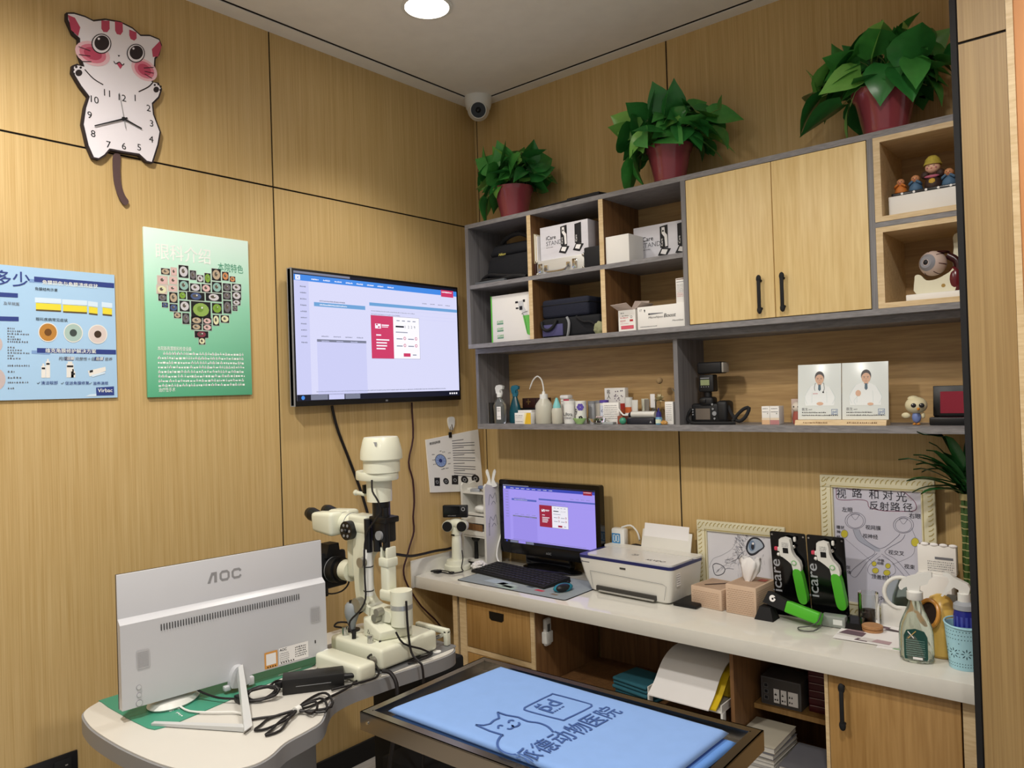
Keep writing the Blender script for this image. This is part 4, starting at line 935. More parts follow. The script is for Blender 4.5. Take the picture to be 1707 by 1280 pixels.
bottle('pill_bottle', 'white pill bottle with an orange band and ribbed lid', 'bottle', .967, -.115, Z3, [(0, 0), (.016, 0), (.017, .003), (.017, .088), (0, .088)], WPLAST, [(0, .086), (.0178, .086)] + [(.0178 - .0012 * (i % 2), .088 + i * .004) for i in range(7)] + [(0, .114)], WPLAST, parts=(('label', mk5),))
def tube_item(label, x, y, w, h, m, seed):
    t = thing('ointment_tube', label, 'tube', (x, y, Z3), group='ointment tubes on the low shelf')
    b = MB(); n = 16; rings = []
    for z, k in ((.014, 1.0), (h * .5, .8), (h - .006, .12), (h, .10)):
        rings.append([b.v((w * (.86 + .14 * z / h) * math.cos(2 * PI * i / n), w * .7 * k * math.sin(2 * PI * i / n), z)) for i in range(n)])
    for a, c in zip(rings, rings[1:]): b.bridge(a, c, m)
    b.face(rings[-1], m); b.face(list(reversed(rings[0])), m); b.build('body', t)
    b = MB(); b.lathe([(0, 0), (w * .72, 0), (w * .75, .014), (0, .014)], WPLAST, n=16); b.build('cap', t)
tube_item('white ointment tube standing just right of the pill bottle', 1.000, -.12, .0155, .100, WPLAST, 1)
tube_item('cream ointment tube, taller, behind the white one', 1.023, -.075, .017, .104, mat('tube_cream', '#d8d8c6', .4), 2)
tube_item('grey ointment tube, left one beside the dried flowers', 1.048, -.10, .0125, .102, mat('tube_grey', '#8b857c', .35, .3), 3)
tube_item('grey ointment tube, right one beside the dried flowers', 1.068, -.075, .0125, .103, mat('tube_grey', ''), 4)
# dried flower ornament
t = thing('dried_flowers', 'pale dried flower ornament with a round ball on a thin stem', 'ornament', (1.105, -.10, Z3))
DRY = mat('dried_cream', '#ddd3ad', .8); b = MB(); R = random.Random(4)
for i in range(46):
    a = R.uniform(0, 2 * PI); e = R.uniform(-.4, 1.2); d = Vector((math.cos(a) * math.cos(e), math.sin(a) * math.cos(e), math.sin(e)))
    leaf(b, Vector((0.006, -.005, .098)) + d * .004, d, .024, .012, DRY, droop=R.uniform(-.5, .5))
b.build('petals', t, sharp=180)
b = MB(); b.lathe([(0, 0), (.022, 0), (.024, .004), (.024, .055), (.022, .058), (.022, .006), (0, .004)], GLASS, n=20); b.build('vase', t)
b = MB(); b.tube([(0, 0, .008), (.004, .004, .07), (.010, .006, .13), (.008, .006, .168)], .0013, mat('dry_stem', '#b09a62', .8), n=6); b.build('stem', t)
b = MB(); b.ell((.004, .006, .180), .014, mat('dry_ball', '#a58a62', .9, scale=150, var=.35, bump=.6), 16, 10); b.build('seed_ball', t)
b = MB(); b.box(-.030, -.008, -.018, -.016, .066, .124, PAPER, bev=.0005); b.build('paper_tag', t)
# otoscope set
t = thing('otoscope_case', 'dark case carrying a silver handled scope with a bent tip', 'instrument', (1.082, -.19, Z3))
b = MB(); b.box(-.068, .062, -.025, .03, 0, .026, mat('case_navy', '#23242e', .4), bev=.004); b.build('case', t)
b = MB(); b.cyl((-.052, -.004, .040), (.060, -.004, .040), .0145, ALU, n=24); b.build('silver_handle', t)
b = MB(); b.cyl((-.066, -.004, .037), (-.052, -.004, .040), .009, BLACK, r1=.015, n=16); b.build('collar', t)
b = MB(); b.tube([(-.060, -.004, .038), (-.085, -.006, .038), (-.097, -.008, .042), (-.118, -.010, .068)], .0035, WPLAST, n=8); b.build('bent_tip', t)
b = MB(FRONT((.042, -.0256, .006))); b.poly([(0, 0), (.011, 0), (.0055, .010)], .0004, GREYP); b.build('mark', t)
b = MB(); b.ell((0, 0, .015), (.016, .013, .015), mat('jade', '#3f8f72', .3), 14, 8); tag(b.build('jade_ball', loc=(1.002, -.225, Z3)), 'small jade green ball beside the dark case', 'ball')
bottle('eye_drops', 'tiny blue eye drop bottle with a purple cap at the shelf edge', 'bottle', 1.172, -.222, Z3, [(0, 0), (.0125, 0), (.0135, .002), (.0135, .028), (.009, .034), (0, .034)], mat('drop_blue', '#6aa3c4', .3, trans=.2, var=0), [(0, .031), (.012, .031), (.0095, .05), (.004, .054), (.003, .068), (0, .068)], mat('cap_purple', '#2d2670', .4), parts=(('label', lambda b: band(b, .0138, .006, .022, flat('label_lime', '#cfd9c0'))),))
def wc(b, w, h):
    for i in range(9): b.scrib(w * .15, w * .85, h * (.86 - i * .085), h * .035, .0004, GREYINK, i)
carton('eye_drop_carton', 'white upright carton with grey print by the grey divider', 'box', 1.189, 1.226, -.20, -.165, Z3, Z3 + .092, CARD, wc)
crumple('wax_piece', 'small amber lump in front of the white upright carton', 'wax', (1.195, -.222, Z3), (.016, .009, .009), mat('amber', '#b98a45', .4), 6)
t = thing('tweezers', 'long black handled tweezers leaning in the shelf corner', 'tweezers', (1.205, -.06, Z3))
b = MB(); b.tube([(-.006, 0, .09), (-.002, .01, .15), (.004, .02, .195)], .006, BLACK, n=8); b.build('handle', t)
b = MB(); b.tube([(-.045, -.02, .145), (-.020, -.015, .105), (-.005, -.01, .06), (.006, 0, .003)], .0035, CHROME, n=8); b.build('blade', t)
# glass dish and plants of glassware
t = thing('leaf_dish', 'pale green leaf shaped dish at the front of the low shelf', 'dish', (.778, -.222, Z3))
b = MB(); b.lathe([(0, .003), (.018, .004), (.034, .022), (.036, .026), (.033, .026), (.016, .001), (0, 0)], mat('leaf_glass', '#a9cf8a', .2, trans=.2), n=24, sy=.5); b.build('bowl', t)
t = thing('glass_dish', 'clear glass dish full of small dark purple pieces', 'dish', (.862, -.205, Z3))
b = MB(); b.lathe([(0, .003), (.036, .003), (.046, .024), (.047, .024), (.038, 0), (0, 0)], GLASS, n=28, sy=.62); b.build('bowl', t)
for i in range(14):
    R = random.Random(i); b = MB(); b.ell((0, 0, 0), (.0075, .006, .005), (mat('bead_purple', '#3c2436', .4), mat('bead_green', '#3b4a26', .4), mat('bead_pale', '#b9a7a4', .4))[i % 3], 10, 7)
    a = i * 2.4; r = .006 + .020 * (i / 14)
    tag(b.build('pebble', loc=(.862 + r * math.cos(a), -.205 + r * .55 * math.sin(a), Z3 + .010 + .010 * (i % 3)), rotz=a), 'small smooth pebble heaped in the clear glass dish', 'pebble', 'pebbles in the glass dish')
carton('microscope_slides', 'flat pack of glass slides lying at the shelf front', 'slides', .905, .958, -.235, -.205, Z3, Z3 + .010, mat('slide_grey', '#9fa4a5', .2))

# ---- lower shelf, right bay
t = thing('reflex_camera', 'black reflex camera with a flash unit mounted on top', 'camera', (1.365, -.12, Z3))
CAMB = mat('camera_black', '#101012', .55, scale=80, bump=.15)
b = MB(); b.box(-.075, .060, -.05, .0, .004, .082, CAMB, bev=.010, seg=3); b.box(-.038, .022, -.055, -.005, .07, .108, CAMB, bev=.012, seg=3); b.box(.03, .078, -.052, .02, .006, .092, CAMB, bev=.014, seg=3); b.build('body', t)
b = MB(); b.cyl((-.005, 0, .042), (-.005, .06, .042), .034, CAMB, n=28); b.build('lens', t)
b = MB(FRONT((-.055, -.0508, .018))); b.rect(0, 0, .062, .044, 0, mat('lcd_grey', '#6a625b', .2)); b.build('rear_screen', t)
for (x, y, r) in ((-.066, .058, .003), (-.066, .048, .003), (-.066, .038, .003), (.020, .060, .004), (.026, .042, .009), (.026, .022, .004), (.018, .078, .004)): b = MB(FRONT((0, -.0506, 0))); b.cyl((x, y, 0), (x, y, .003), r, GREYP, n=12); b.build('button', t)
b = MB(FRONT((-.02, -.0555, .084))); b.box(-.013, .013, 0, .016, 0, .004, BLACK, bev=.002); b.build('eyepiece', t)
b = MB(); b.hull8([(-.042, -.045, .128), (.022, -.045, .128), (.022, .0, .128), (-.042, .0, .128), (-.040, -.042, .196), (.020, -.042, .196), (.020, .0, .196), (-.040, .0, .196)], CAMB)
bmesh.ops.bevel(b.bm, geom=list(b.bm.edges), offset=.005, segments=2, profile=.5, affect='EDGES'); b.cyl((-.012, -.022, .105), (-.012, -.022, .13), .015, CAMB, n=18); fl = b.build('flash_unit', t)
b = MB(); b.box(-.045, .058, -.048, .012, .199, .246, CAMB, bev=.008, seg=3); b.box(.058, .066, -.044, .008, .203, .242, mat('flash_lens', '#b9b4aa', .3, trans=.3), bev=.002); b.build('flash_head', fl)
b = MB(FRONT((-.036, -.0462, .150))); b.rect(.004, .004, .042, .026, 0, mat('flash_lcd', '#8f9a72', .3)); b.rect(.004, .030, .042, .034, .0002, GREYP); [b.disc(.008 + i * .010, -.002, .002, .0003, GREYP, n=8) for i in range(4)]; b.build('display', fl)
b = MB(); b.tube([(.075, -.03, .07), (.10, -.045, .03), (.13, -.06, .012), (.155, -.055, .03), (.165, -.045, .062), (.145, -.05, .058), (.12, -.055, .035), (.105, -.06, .012)], .007, BLACKM, n=8); b.tube([(-.078, -.04, .06), (-.088, -.06, .03), (-.06, -.085, .008), (0, -.092, .006), (.07, -.085, .006), (.12, -.07, .006)], .006, BLACKM, n=8); b.build('neck_strap', t)
def sm(c2):
    def f(b, w, h):
        b.scrib(w * .15, w * .85, h * .85, h * .06, .0004, GREYINK); b.rect(w * .1, h * .68, w * .9, h * .70, .0004, GREYINK); b.disc(w * .75, h * .6, w * .05, .0004, INK, n=8)
        b.rect(0, 0, w, h * .24, .0004, flat('c_' + c2, c2)); b.rect(0, h * .24, w, h * .36, .0003, flat('cc_' + c2, '#e4d2b8'))
    return f
carton('contact_lens_box', 'small white box with a tan base, left of the pair by the camera', 'box', 1.581, 1.6115, -.17, -.12, Z3, Z3 + .068, CARD, sm('#d9b38c'), group='small white boxes by the camera')
carton('contact_lens_box', 'small white box with a rose base, right of the pair by the camera', 'box', 1.613, 1.647, -.17, -.12, Z3, Z3 + .068, CARD, sm('#b98080'), group='small white boxes by the camera')
def tg(b, w, h): b.disc(w * .3, h * .82, .003, .0005, INK, n=8); b.disc(w * .6, h * .84, .003, .0005, INK, n=8); b.stroke([(w * .3, h * .66), (w * .45, h * .62), (w * .6, h * .68)], .0015, .0005, INK)
carton('greeting_card', 'small pinkish card with a drawn face half hidden behind a plaque', 'card', 1.664, 1.712, -.088, -.082, Z3, Z3 + .092, mat('pink_card', '#cdb9b0', .7), tg, bev=.0004)
t = thing('bunny_toy', 'small cream toy peeking out beside the left photo plaque', 'toy', (1.70, -.125, Z3))
b = MB(); b.lathe([(0, 0), (.016, 0), (.019, .02), (.014, .045), (0, .05)], mat('toy_red', '#a4564a', .6), n=16); b.build('body', t)
b = MB(); b.ell((0, 0, .062), (.021, .018, .02), mat('toy_cream', '#e0d6c8', .6), 16, 10); [b.ell((s * .008, -.016, .064), .003, INK, 8, 6) for s in (-1, 1)]; b.build('head', t)
# photo plaques on a wooden stand
t = thing('plaque_stand', 'light wooden stand holding the two white photo plaques', 'stand', (1.872, -.185, Z3))
b = MB(); b.hull8([(-.153, -.028, 0), (.153, -.028, 0), (.153, .028, 0), (-.153, .028, 0), (-.153, -.020, .018), (.153, -.020, .018), (.153, .028, .018), (-.153, .028, .018)], OAKE)
b.M = frame((-.153, -.0275, .003), (1, 0, 0), (0, .4, 1)); [b.scrib(.03, .12, .004, .006, .0006, flat('burn_ink', '#7b5a38')), b.scrib(.18, .28, .004, .006, .0006, flat('burn_ink', ''), 2)]; b.build('base', t)
SK = flat('photo_skin', '#dcb59b'); HAIR = flat('photo_hair', '#5d5a5c'); COAT = flat('photo_coat', '#eef3f3'); PBG = mat('plaque_white', '#e3eae8', .25, var=.02); CSH = flat('photo_coat_fold', '#cddbdc'); TIE = flat('photo_tie', '#5d7280')
for k, (x0, lab) in enumerate(((1.719, 'left white plaque printed with a doctor, hands clasped, wearing a stethoscope'), (1.8735, 'right white plaque printed with a doctor, one hand raised to the chest'))):
    w, h = .152, .200
    b = MB(Matrix.Rotation(-.10, 4, 'X') @ FRONT((0, 0, 0))); b.box(0, w, 0, h, -.005, 0, PBG, bev=.001)
    z = .0005
    b.poly([(w * .18, h * .25), (w * .84, h * .25), (w * .86, h * .40), (w * .74, h * .58), (w * .60, h * .64), (w * .42, h * .64), (w * .30, h * .60), (w * .16, h * .42)], z, COAT)
    b.stroke([(w * .22, h * .28), (w * .17, h * .42), (w * .30, h * .60)], .0012, z + .0002, CSH); b.stroke([(w * .80, h * .28), (w * .86, h * .40), (w * .74, h * .58)], .0012, z + .0002, CSH); b.stroke([(w * .33, h * .30), (w * .34, h * .5)], .001, z + .0002, CSH); b.stroke([(w * .68, h * .30), (w * .67, h * .5)], .001, z + .0002, CSH)
    hx = w * (.51 if k == 0 else .53); hy = h * .755
    b.rect(hx - .007, h * .62, hx + .007, h * .68, z + .0003, SK)
    b.disc(hx, hy + .002, .0165, z + .0004, HAIR, ry=.021, n=20); b.disc(hx, hy - .006, .0148, z + .0006, SK, ry=.0175, n=20)
    for s in (-1, 1): b.rect(hx + s * .006 - .003, hy - .003, hx + s * .006 + .003, hy - .0015, z + .0008, HAIR); b.disc(hx + s * .006, hy - .006, .0014, z + .0008, HAIR, n=6)
    b.stroke([(hx - .004, hy - .016), (hx, hy - .0175), (hx + .004, hy - .016)], .001, z + .0008, flat('photo_lip', '#b5766a')); b.rect(hx - .001, hy - .012, hx + .0012, hy - .007, z + .0008, flat('photo_nose', '#c99a80'))
    b.poly([(hx - .004, h * .63), (hx + .004, h * .63), (hx + .005, h * .54), (hx, h * .51), (hx - .005, h * .54)], z + .0006, TIE)
    if k == 0:
        b.stroke([(hx - .014, h * .66), (hx - .018, h * .58), (hx - .016, h * .52)], .0014, z + .0008, INK); b.stroke([(hx + .014, h * .66), (hx + .017, h * .56), (hx + .013, h * .50)], .0014, z + .0008, INK); b.disc(hx + .013, h * .49, .003, z + .0009, INK, n=10)
        b.disc(w * .52, h * .285, .012, z + .0006, SK, ry=.006, n=14); b.scrib(w * .36, w * .48, h * .46, .004, z + .0006, RED)
    else:
        b.disc(w * .36, h * .46, .009, z + .0006, SK, ry=.011, n=14); b.disc(w * .62, h * .27, .010, z + .0006, SK, ry=.005, n=14); b.stroke([(w * .36, h * .42), (w * .27, h * .33), (w * .30, h * .26)], .001, z + .0006, CSH)
    b.text('医生', w * .10, h * .165, .0085, z, GREYINK, bold=.01); b.scrib(w * .26, w * .34, h * .17, .005, z, GREYINK)
    b.scrib(w * .10, w * .66, h * .115, .0055, z, INK, 3 + k, gap=.15); b.scrib(w * .10, w * .93, h * .065, .0055, z, INK, 5 + k, gap=.15)
    b.outline(w * .78, h * .09, w * .92, h * .185, .0014, z, flat('logo_blue', '#4a6fa5')); b.text('pd', w * .85, h * .115, .011, z, flat('logo_blue', ''), 'c', bold=.02)
    tag(b.build('photo_plaque', loc=(x0, -.178, Z3 + .0185)), lab, 'plaque', 'photo plaques on the wooden stand')
# bird figurine
t = thing('bird_figurine', 'cream big headed bird figurine in a blue vest on the low shelf', 'figurine', (2.108, -.165, Z3))
CRM = mat('figurine_cream', '#d9d0ab', .45, var=.08); BLV = mat('figurine_blue', '#6f82b8', .5)
b = MB(); b.ell((0, 0, .026), (.014, .012, .020), BLV, 18, 12); b.build('vest', t)
b = MB(); b.ell((0, 0, .066), (.034, .028, .028), CRM, 24, 16); b.ell((-.008, 0, .088), (.018, .015, .010), CRM, 16, 10); b.build('head', t)
for s in (-1, 1):
    b = MB(); b.ell((.010 + s * .012, -.026, .066), (.0085, .005, .0075), INK, 14, 8); b.ell((.010 + s * .012 - .002, -.0305, .069), .0015, PAPER, 8, 6); b.build('eye', t)
    b = MB(); b.ell((s * .020 - .012 * (s < 0), 0, .032), (.014 if s < 0 else .006, .006, .010), CRM, 12, 8); b.build('wing', t)
    b = MB(); b.ell((s * .006, -.004, .003), (.006, .009, .003), mat('beak_orange', '#d58f3a', .5), 12, 8); b.cyl((s * .006, 0, .003), (s * .005, 0, .012), .002, mat('beak_orange', ''), n=8); b.build('foot', t)
b = MB(); b.cyl((.012, -.027, .054), (.013, -.038, .052), .005, mat('beak_orange', ''), r1=.0008, n=12); b.build('beak', t)
# red award in a black frame
t = thing('award_box', 'dark open box with a red velvet panel at the right end', 'award', (2.20, -.12, Z3))
b = MB(Matrix.Rotation(-.12, 4, 'X')); b.box(-.05, .085, -.012, .004, .026, .128, BLACK, bev=.003); b.build('lid', t)
b = MB(); b.box(-.052, .085, -.06, .02, 0, .026, BLACK, bev=.004); b.build('base', t)
b = MB(Matrix.Rotation(-.12, 4, 'X')); b.box(-.028, .075, -.0135, -.012, .036, .108, mat('red_velvet', '#8a1f33', .8)); b.build('red_panel', t)
carton('white_sheet', 'white sheet standing upright at the far right of the shelf', 'paper', 2.262, 2.290, -.20, -.198, Z3, Z3 + .175, PAPER, bev=.0004)

# ---- figurines in the upper cubby
carton('display_block', 'white block under the row of painted dolls in the upper cubby', 'block', 2.070, 2.270, -.265, -.165, 2.1402, 2.2055, CARD, bev=.002)
b = MB(); b.box(-.092, .10, -.03, .03, 0, .012, mat('lacquer_black', '#121012', .3), bev=.002); b.M = FRONT((-.09, -.0305, .002)); [b.disc(.03 + i * .035, .005, .004, .0004, PAPER, n=8) for i in range(5)]
tag(b.build('doll_tray', loc=(2.168, -.222, 2.2057)), 'long black tray carrying the painted dolls', 'tray')
SKN = mat('doll_skin', '#c98d62', .55)
def monk(label, x, s, robe):
    t = thing('monk_doll', label, 'doll', (x, -.222, 2.218), group='little painted monk dolls')
    b = MB(); b.lathe([(0, 0), (.021 * s, 0), (.024 * s, .008 * s), (.019 * s, .026 * s), (.010 * s, .036 * s), (0, .038 * s)], robe, n=20); b.build('robe', t)
    b = MB(); b.ell((0, -.002, .046 * s), (.015 * s, .014 * s, .0145 * s), SKN, 18, 12); b.build('head', t)
    b = MB(); [b.ell((q * .005 * s, -.0155 * s, .047 * s), .0014, INK, 6, 5) for q in (-1, 1)]; b.ell((0, -.016 * s, .042 * s), (.003, .001, .001), RED, 6, 5); b.build('face', t)
    for q in (-1, 1): b = MB(); b.tube([(q * .019 * s, -.004, .025 * s), (q * .017 * s, -.018 * s, .028 * s), (q * .006 * s, -.020 * s, .036 * s)], .0045 * s, robe, n=8); b.build('arm', t)
ORG = mat('robe_orange', '#c9772f', .6); BLU = mat('robe_blue', '#4c6d8c', .6)
monk('orange robed monk doll at the left end of the black tray', 2.099, .82, ORG)
monk('blue robed monk doll covering its ears, left of the big doll', 2.143, .88, BLU)
monk('blue robed monk doll right of the big doll', 2.239, .92, BLU)
t = thing('big_doll', 'tallest painted doll with a yellow patterned hat and dark coat', 'doll', (2.194, -.222, 2.218))
b = MB(); b.lathe([(0, 0), (.022, 0), (.026, .010), (.022, .03), (.012, .045), (0, .048)], mat('doll_coat', '#3c2a24', .6), n=22); [b.ell((s * .022, -.004, .046), (.013, .012, .013), mat('doll_coat', ''), 14, 8) for s in (-1, 1)]; b.build('coat', t)
b = MB(); b.ell((0, -.012, .018), (.014, .014, .017), mat('doll_yellow', '#c9a23a', .6), 14, 10); b.build('apron', t)
b = MB(); b.ell((0, -.020, .036), (.022, .006, .005), mat('doll_pink', '#b5607a', .6), 14, 8); b.build('scarf', t)
b = MB(); b.ell((0, -.002, .068), (.022, .020, .020), mat('doll_pale', '#e0b39a', .5), 20, 14); [b.ell((s * .007, -.021, .070), (.003, .001, .001), INK, 8, 6) for s in (-1, 1)]; b.ell((0, -.0215, .062), (.003, .001, .001), RED, 8, 6); [b.ell((s * .012, -.0185, .064), (.003, .001, .002), mat('doll_pink', ''), 8, 6) for s in (-1, 1)]; b.build('head', t)
b = MB(); b.lathe([(0, .106), (.012, .104), (.021, .094), (.0235, .084), (.027, .078), (.0265, .075), (.022, .078)], mat('doll_hat', '#b5a545', .6, scale=120, var=.3), n=24); b.build('hat', t)
# ---- eyeball model in the lower cubby
t = thing('eye_model', 'anatomical eyeball model resting on a white bone shaped holder', 'model', (2.196, -.19, 1.8590))
b = MB(); b.box(-.085, .09, -.075, .06, 0, .022, CARD, bev=.003); b.build('base', t)
b = MB(); b.M = FRONT((0, -.045, .022)); b.prism(smooth2([(-.058, 0), (.048, 0), (.048, .07), (.035, .062), (.0, .045), (-.03, .044), (-.046, .062), (-.060, .064), (-.064, .05)], 3), -.03, .0, mat('bone', '#dcd8bf', .5)); b.M = FRONT((.018, -.0449, .044)); b.disc(0, 0, .006, .0006, flat('bone_spot', '#a0813f'), n=10); b.build('holder', t)
b = MB(); b.ell((-.010, -.04, .118), .040, mat('sclera', '#cbb7ad', .35, scale=25, var=.1), 28, 18); eb = b.build('eyeball', t)
d = Vector((-.35, -.9, .05)).normalized(); c = Vector((-.010, -.04, .118))
b = MB(); b.cyl(c + d * .030, c + d * .0385, .027, mat('iris_grey', '#8b8c93', .3), r1=.018, n=24); b.ell(c + d * .033, .0105, INK, 14, 10); b.build('iris', eb)
for k in range(7):
    a = k * .9 + .4; u = d.orthogonal().normalized(); w = d.cross(u); e = u * math.cos(a) + w * math.sin(a)
    b = MB(); b.tube([c + (d * .55 + e * .83) * .0403, c + (d * .2 + e).normalized() * .0405, c + (-d * .2 + e).normalized() * .0405], .0012, mat('vein_dark', '#4a2327', .4), n=6); b.build('vein', eb)
b = MB(); b.ell((.050, -.03, .062), (.022, .02, .042), mat('muscle_red', '#5d1a22', .25), 18, 12); b.tube([(.03, -.03, .14), (.055, -.03, .12), (.06, -.03, .09)], .012, mat('muscle_dark', '#331014', .3), n=10); b.ell((.012, -.035, .151), (.026, .02, .006), mat('muscle_dark', ''), 14, 8); b.build('muscle', t)
b = MB(); b.M = FRONT((0, -.0, 0)); b.prism(smooth2([(.040, .10), (.085, .10), (.088, .205), (.045, .208), (.043, .165)], 3), -.02, .0, mat('bone', '')); b.build('skull_piece', t)
# ================================================================ the white desk and what is under it
QUARTZ = mat('white_quartz', '#d9d7ce', 0.07, var=.03, scale=30, coat=.2)
DZ = .75
t = thing('desk', 'long white glossy desk running along the back wall', 'desk', (1.16, -.27, .694))
b = mbw(t); b.box(.012, 2.42, -.53, -.002, .694, DZ, QUARTZ, bev=.002); b.build('worktop', t)
b = mbw(t); b.box(.001, .012, -.545, -.002, .694, .822, QUARTZ, bev=.0015); b.build('side_splash', t)
t = thing('drawer_unit', 'brown wooden drawer unit standing under the left part of the desk', 'drawers', (.49, -.26, 0))
b = mbw(t)
b.box(.274, .316, -.50, -.494, 0, .693, OAKE); b.box(.688, .709, -.50, -.494, 0, .693, OAKE); b.box(.274, .316, -.494, -.03, 0, .693, BROWNP); b.box(.688, .709, -.494, -.03, 0, .693, BROWNP); b.box(.316, .688, -.04, -.03, 0, .693, BROWNP)
for z0, z1 in ((.680, .693), (.444, .466), (.21, .232), (0, .05)): b.box(.316, .688, -.498, -.04, z0, z1, OAKE)
b.build('frame', t)
for k, (z0, z1) in enumerate(((.469, .677), (.235, .441), (.053, .207))):
    b = mbw(t); b.box(.319, .685, -.499, -.47, z0, z1, OAKD, bev=.001); d = b.build('drawer', t)
    b = mbw(t); zz = z1 - .045; b.M = b.M @ FRONT((.498, -.4995, zz)); b.prism([(-.043, .016), (.043, .016), (.041, -.014), (.030, -.022), (-.030, -.022), (-.041, -.014)], -.001, .0008, BLACK); b.build('cutout_handle', d)
b = MB(); b.box(.232, .259, -.50, -.03, 0, .693, OAKE); tag(b.build('support_panel'), 'narrow wooden support panel left of the drawer unit', 'panel')
b = MB(); b.box(.72, 1.888, -.03, -.014, 0, .693, BROWNP); tag(b.build('back_board'), 'wide brown board closing the back of the open space under the desk', 'panel')
b = MB(); b.box(.712, 1.55, -.46, -.032, .345, .365, BROWNP); tag(b.build('under_shelf'), 'brown shelf board under the desk beside the drawer unit', 'shelf')
b = MB(); b.box(1.552, 1.566, -.46, -.032, 0, .692, BROWNP); tag(b.build('partition_board'), 'upright brown board between the paper tray and the red boxes', 'panel')
b = MB(); b.box(1.568, 1.886, -.30, -.032, .43, .448, OAKD); tag(b.build('under_shelf'), 'short oak shelf under the desk carrying the grey carton', 'shelf')
t = thing('base_cabinet', 'oak base cabinet with a black bar handle at the right end of the desk', 'cabinet', (2.10, -.26, 0))
b = mbw(t); b.box(1.888, 1.899, -.50, -.015, 0, .693, OAKE); b.box(2.272, 2.42, -.50, -.015, 0, .693, OAKE); b.box(1.899, 2.272, -.48, -.02, 0, .05, OAKD); b.box(1.899, 2.272, -.03, -.015, .05, .69, OAKD); b.build('frame', t)
b = mbw(t); b.box(1.901, 2.267, -.500, -.478, .055, .688, OAKD, bev=.001); d = b.build('door', t)
b = mbw(t); b.box(1.940, 1.953, -.528, -.519, .535, .662, BLACKM, bev=.004)
for z in (.541, .656): b.ell((1.9465, -.522, z), (.0105, .007, .016), BLACKM, 12, 8); b.cyl((1.9465, -.50, z), (1.9465, -.52, z), .005, BLACKM)
b.build('handle', d)
# remote in its holder on the side of the drawer unit
t = thing('wall_holder', 'white remote control in its holder on the side of the drawer unit', 'remote control', (.7095, -.43, .53))
b = MB(SIDE()); b.box(-.024, .024, .01, .06, 0, .026, WPLAST, bev=.004); b.build('holder', t)
b = MB(SIDE()); b.box(-.020, .020, 0, .115, .004, .022, mat('remote_white', '#cfcdc8', .4), bev=.007); b.rect(-.010, .055, .010, .092, .0225, mat('remote_lcd', '#5a5a58', .3)); b.build('remote', t)
# teal cloths
TEALC = mat('teal_cloth', '#27606f', .85, scale=60, var=.15)
t = thing('folded_cloths', 'stack of folded teal cloths lying on the brown shelf under the desk', 'cloths', (1.10, -.31, .365), rotz=-.15)
R = random.Random(2)
for k in range(5):
    b = MB(); x = .085 + R.uniform(-.006, .006); y = .075 + R.uniform(-.006, .006)
    b.box(-x, x, -y, y, k * .016, k * .016 + .0145, TEALC, bev=.0065, seg=3); b.build('cloth', t)
# paper tray
t = thing('document_tray', 'white plastic document tray on legs under the desk', 'tray', (1.36, -.30, .3655))
b = MB(); b.box(-.15, .15, -.145, .145, .075, .081, CARD, bev=.001); b.box(-.15, -.146, -.145, .145, .081, .105, CARD); b.box(.146, .15, -.145, .145, .081, .105, CARD); b.build('tray_plate', t)
for s in (-1, 1):
    for y in (-.13, .13): b = MB(); b.box(s * .148 - .004, s * .148 + .004, y - .014, y + .014, 0, .076, CARD, bev=.001); b.build('leg', t)
def sheet(b, prof, x0, x1, m, th=.003):
    pts = catmull([Vector((0, y, z)) for y, z in prof], 4)
    A = [b.v((x0, p.y, p.z)) for p in pts]; B = [b.v((x1, p.y, p.z)) for p in pts]; C = [b.v((x0, p.y, p.z + th)) for p in pts]; D = [b.v((x1, p.y, p.z + th)) for p in pts]
    for i in range(len(pts) - 1):
        b.face([C[i], D[i], D[i + 1], C[i + 1]], m, True); b.face([A[i + 1], B[i + 1], B[i], A[i]], m, True); b.face([A[i], C[i], C[i + 1], A[i + 1]], m); b.face([B[i + 1], D[i + 1], D[i], B[i]], m)
    b.face([A[0], B[0], D[0], C[0]], m); b.face([A[-1], C[-1], D[-1], B[-1]], m)
YELF = mat('yellow_folder', '#d9b918', .5)
b = MB(); sheet(b, [(-.16, .0), (-.10, .035), (-.04, .085), (.03, .105), (.14, .108)], -.135, .135, YELF, .006); b.box(-.13, .13, -.02, .14, 0, .085, YELF, bev=.003)
tag(b.build('yellow_folder', loc=(1.36, -.30, .452)), 'yellow folder bulging in the white tray under the papers', 'folder')
b = MB(); sheet(b, [(-.178, -.004), (-.125, .032), (-.06, .090), (.02, .117), (.13, .118)], -.125, .120, PAPER, .004)
tag(b.build('paper_stack', loc=(1.355, -.30, .458)), 'curved pile of white paper draped over the yellow folder', 'paper')
def gc(b, w, h):
    b.outline(.002, .002, w - .002, h - .002, .0015, .0004, GREYINK)
    for i, x in enumerate((.32, .5, .68)): b.rect(w * x, h * .12, w * (x + (.14 if i < 2 else .24)), h * .62, .0004, PAPER); b.scrib(w * (x + .02), w * (x + .12), h * .2, h * .1, .0006, INK, i); b.scrib(w * (x + .02), w * (x + .12), h * .38, h * .1, .0006, INK, i + 4)
    for i in range(3): b.rect(w * .08, h * (.18 + i * .22), w * .18, h * (.32 + i * .22), .0004, INK); b.outline(w * .08, h * (.18 + i * .22), w * .18, h * (.32 + i * .22), .001, .0006, GREYP)
carton('printed_carton', 'dark grey carton with white labels on the short oak shelf', 'box', 1.590, 1.735, -.285, -.17, .4485, .548, mat('carton_grey', '#4d4a48', .5), gc)
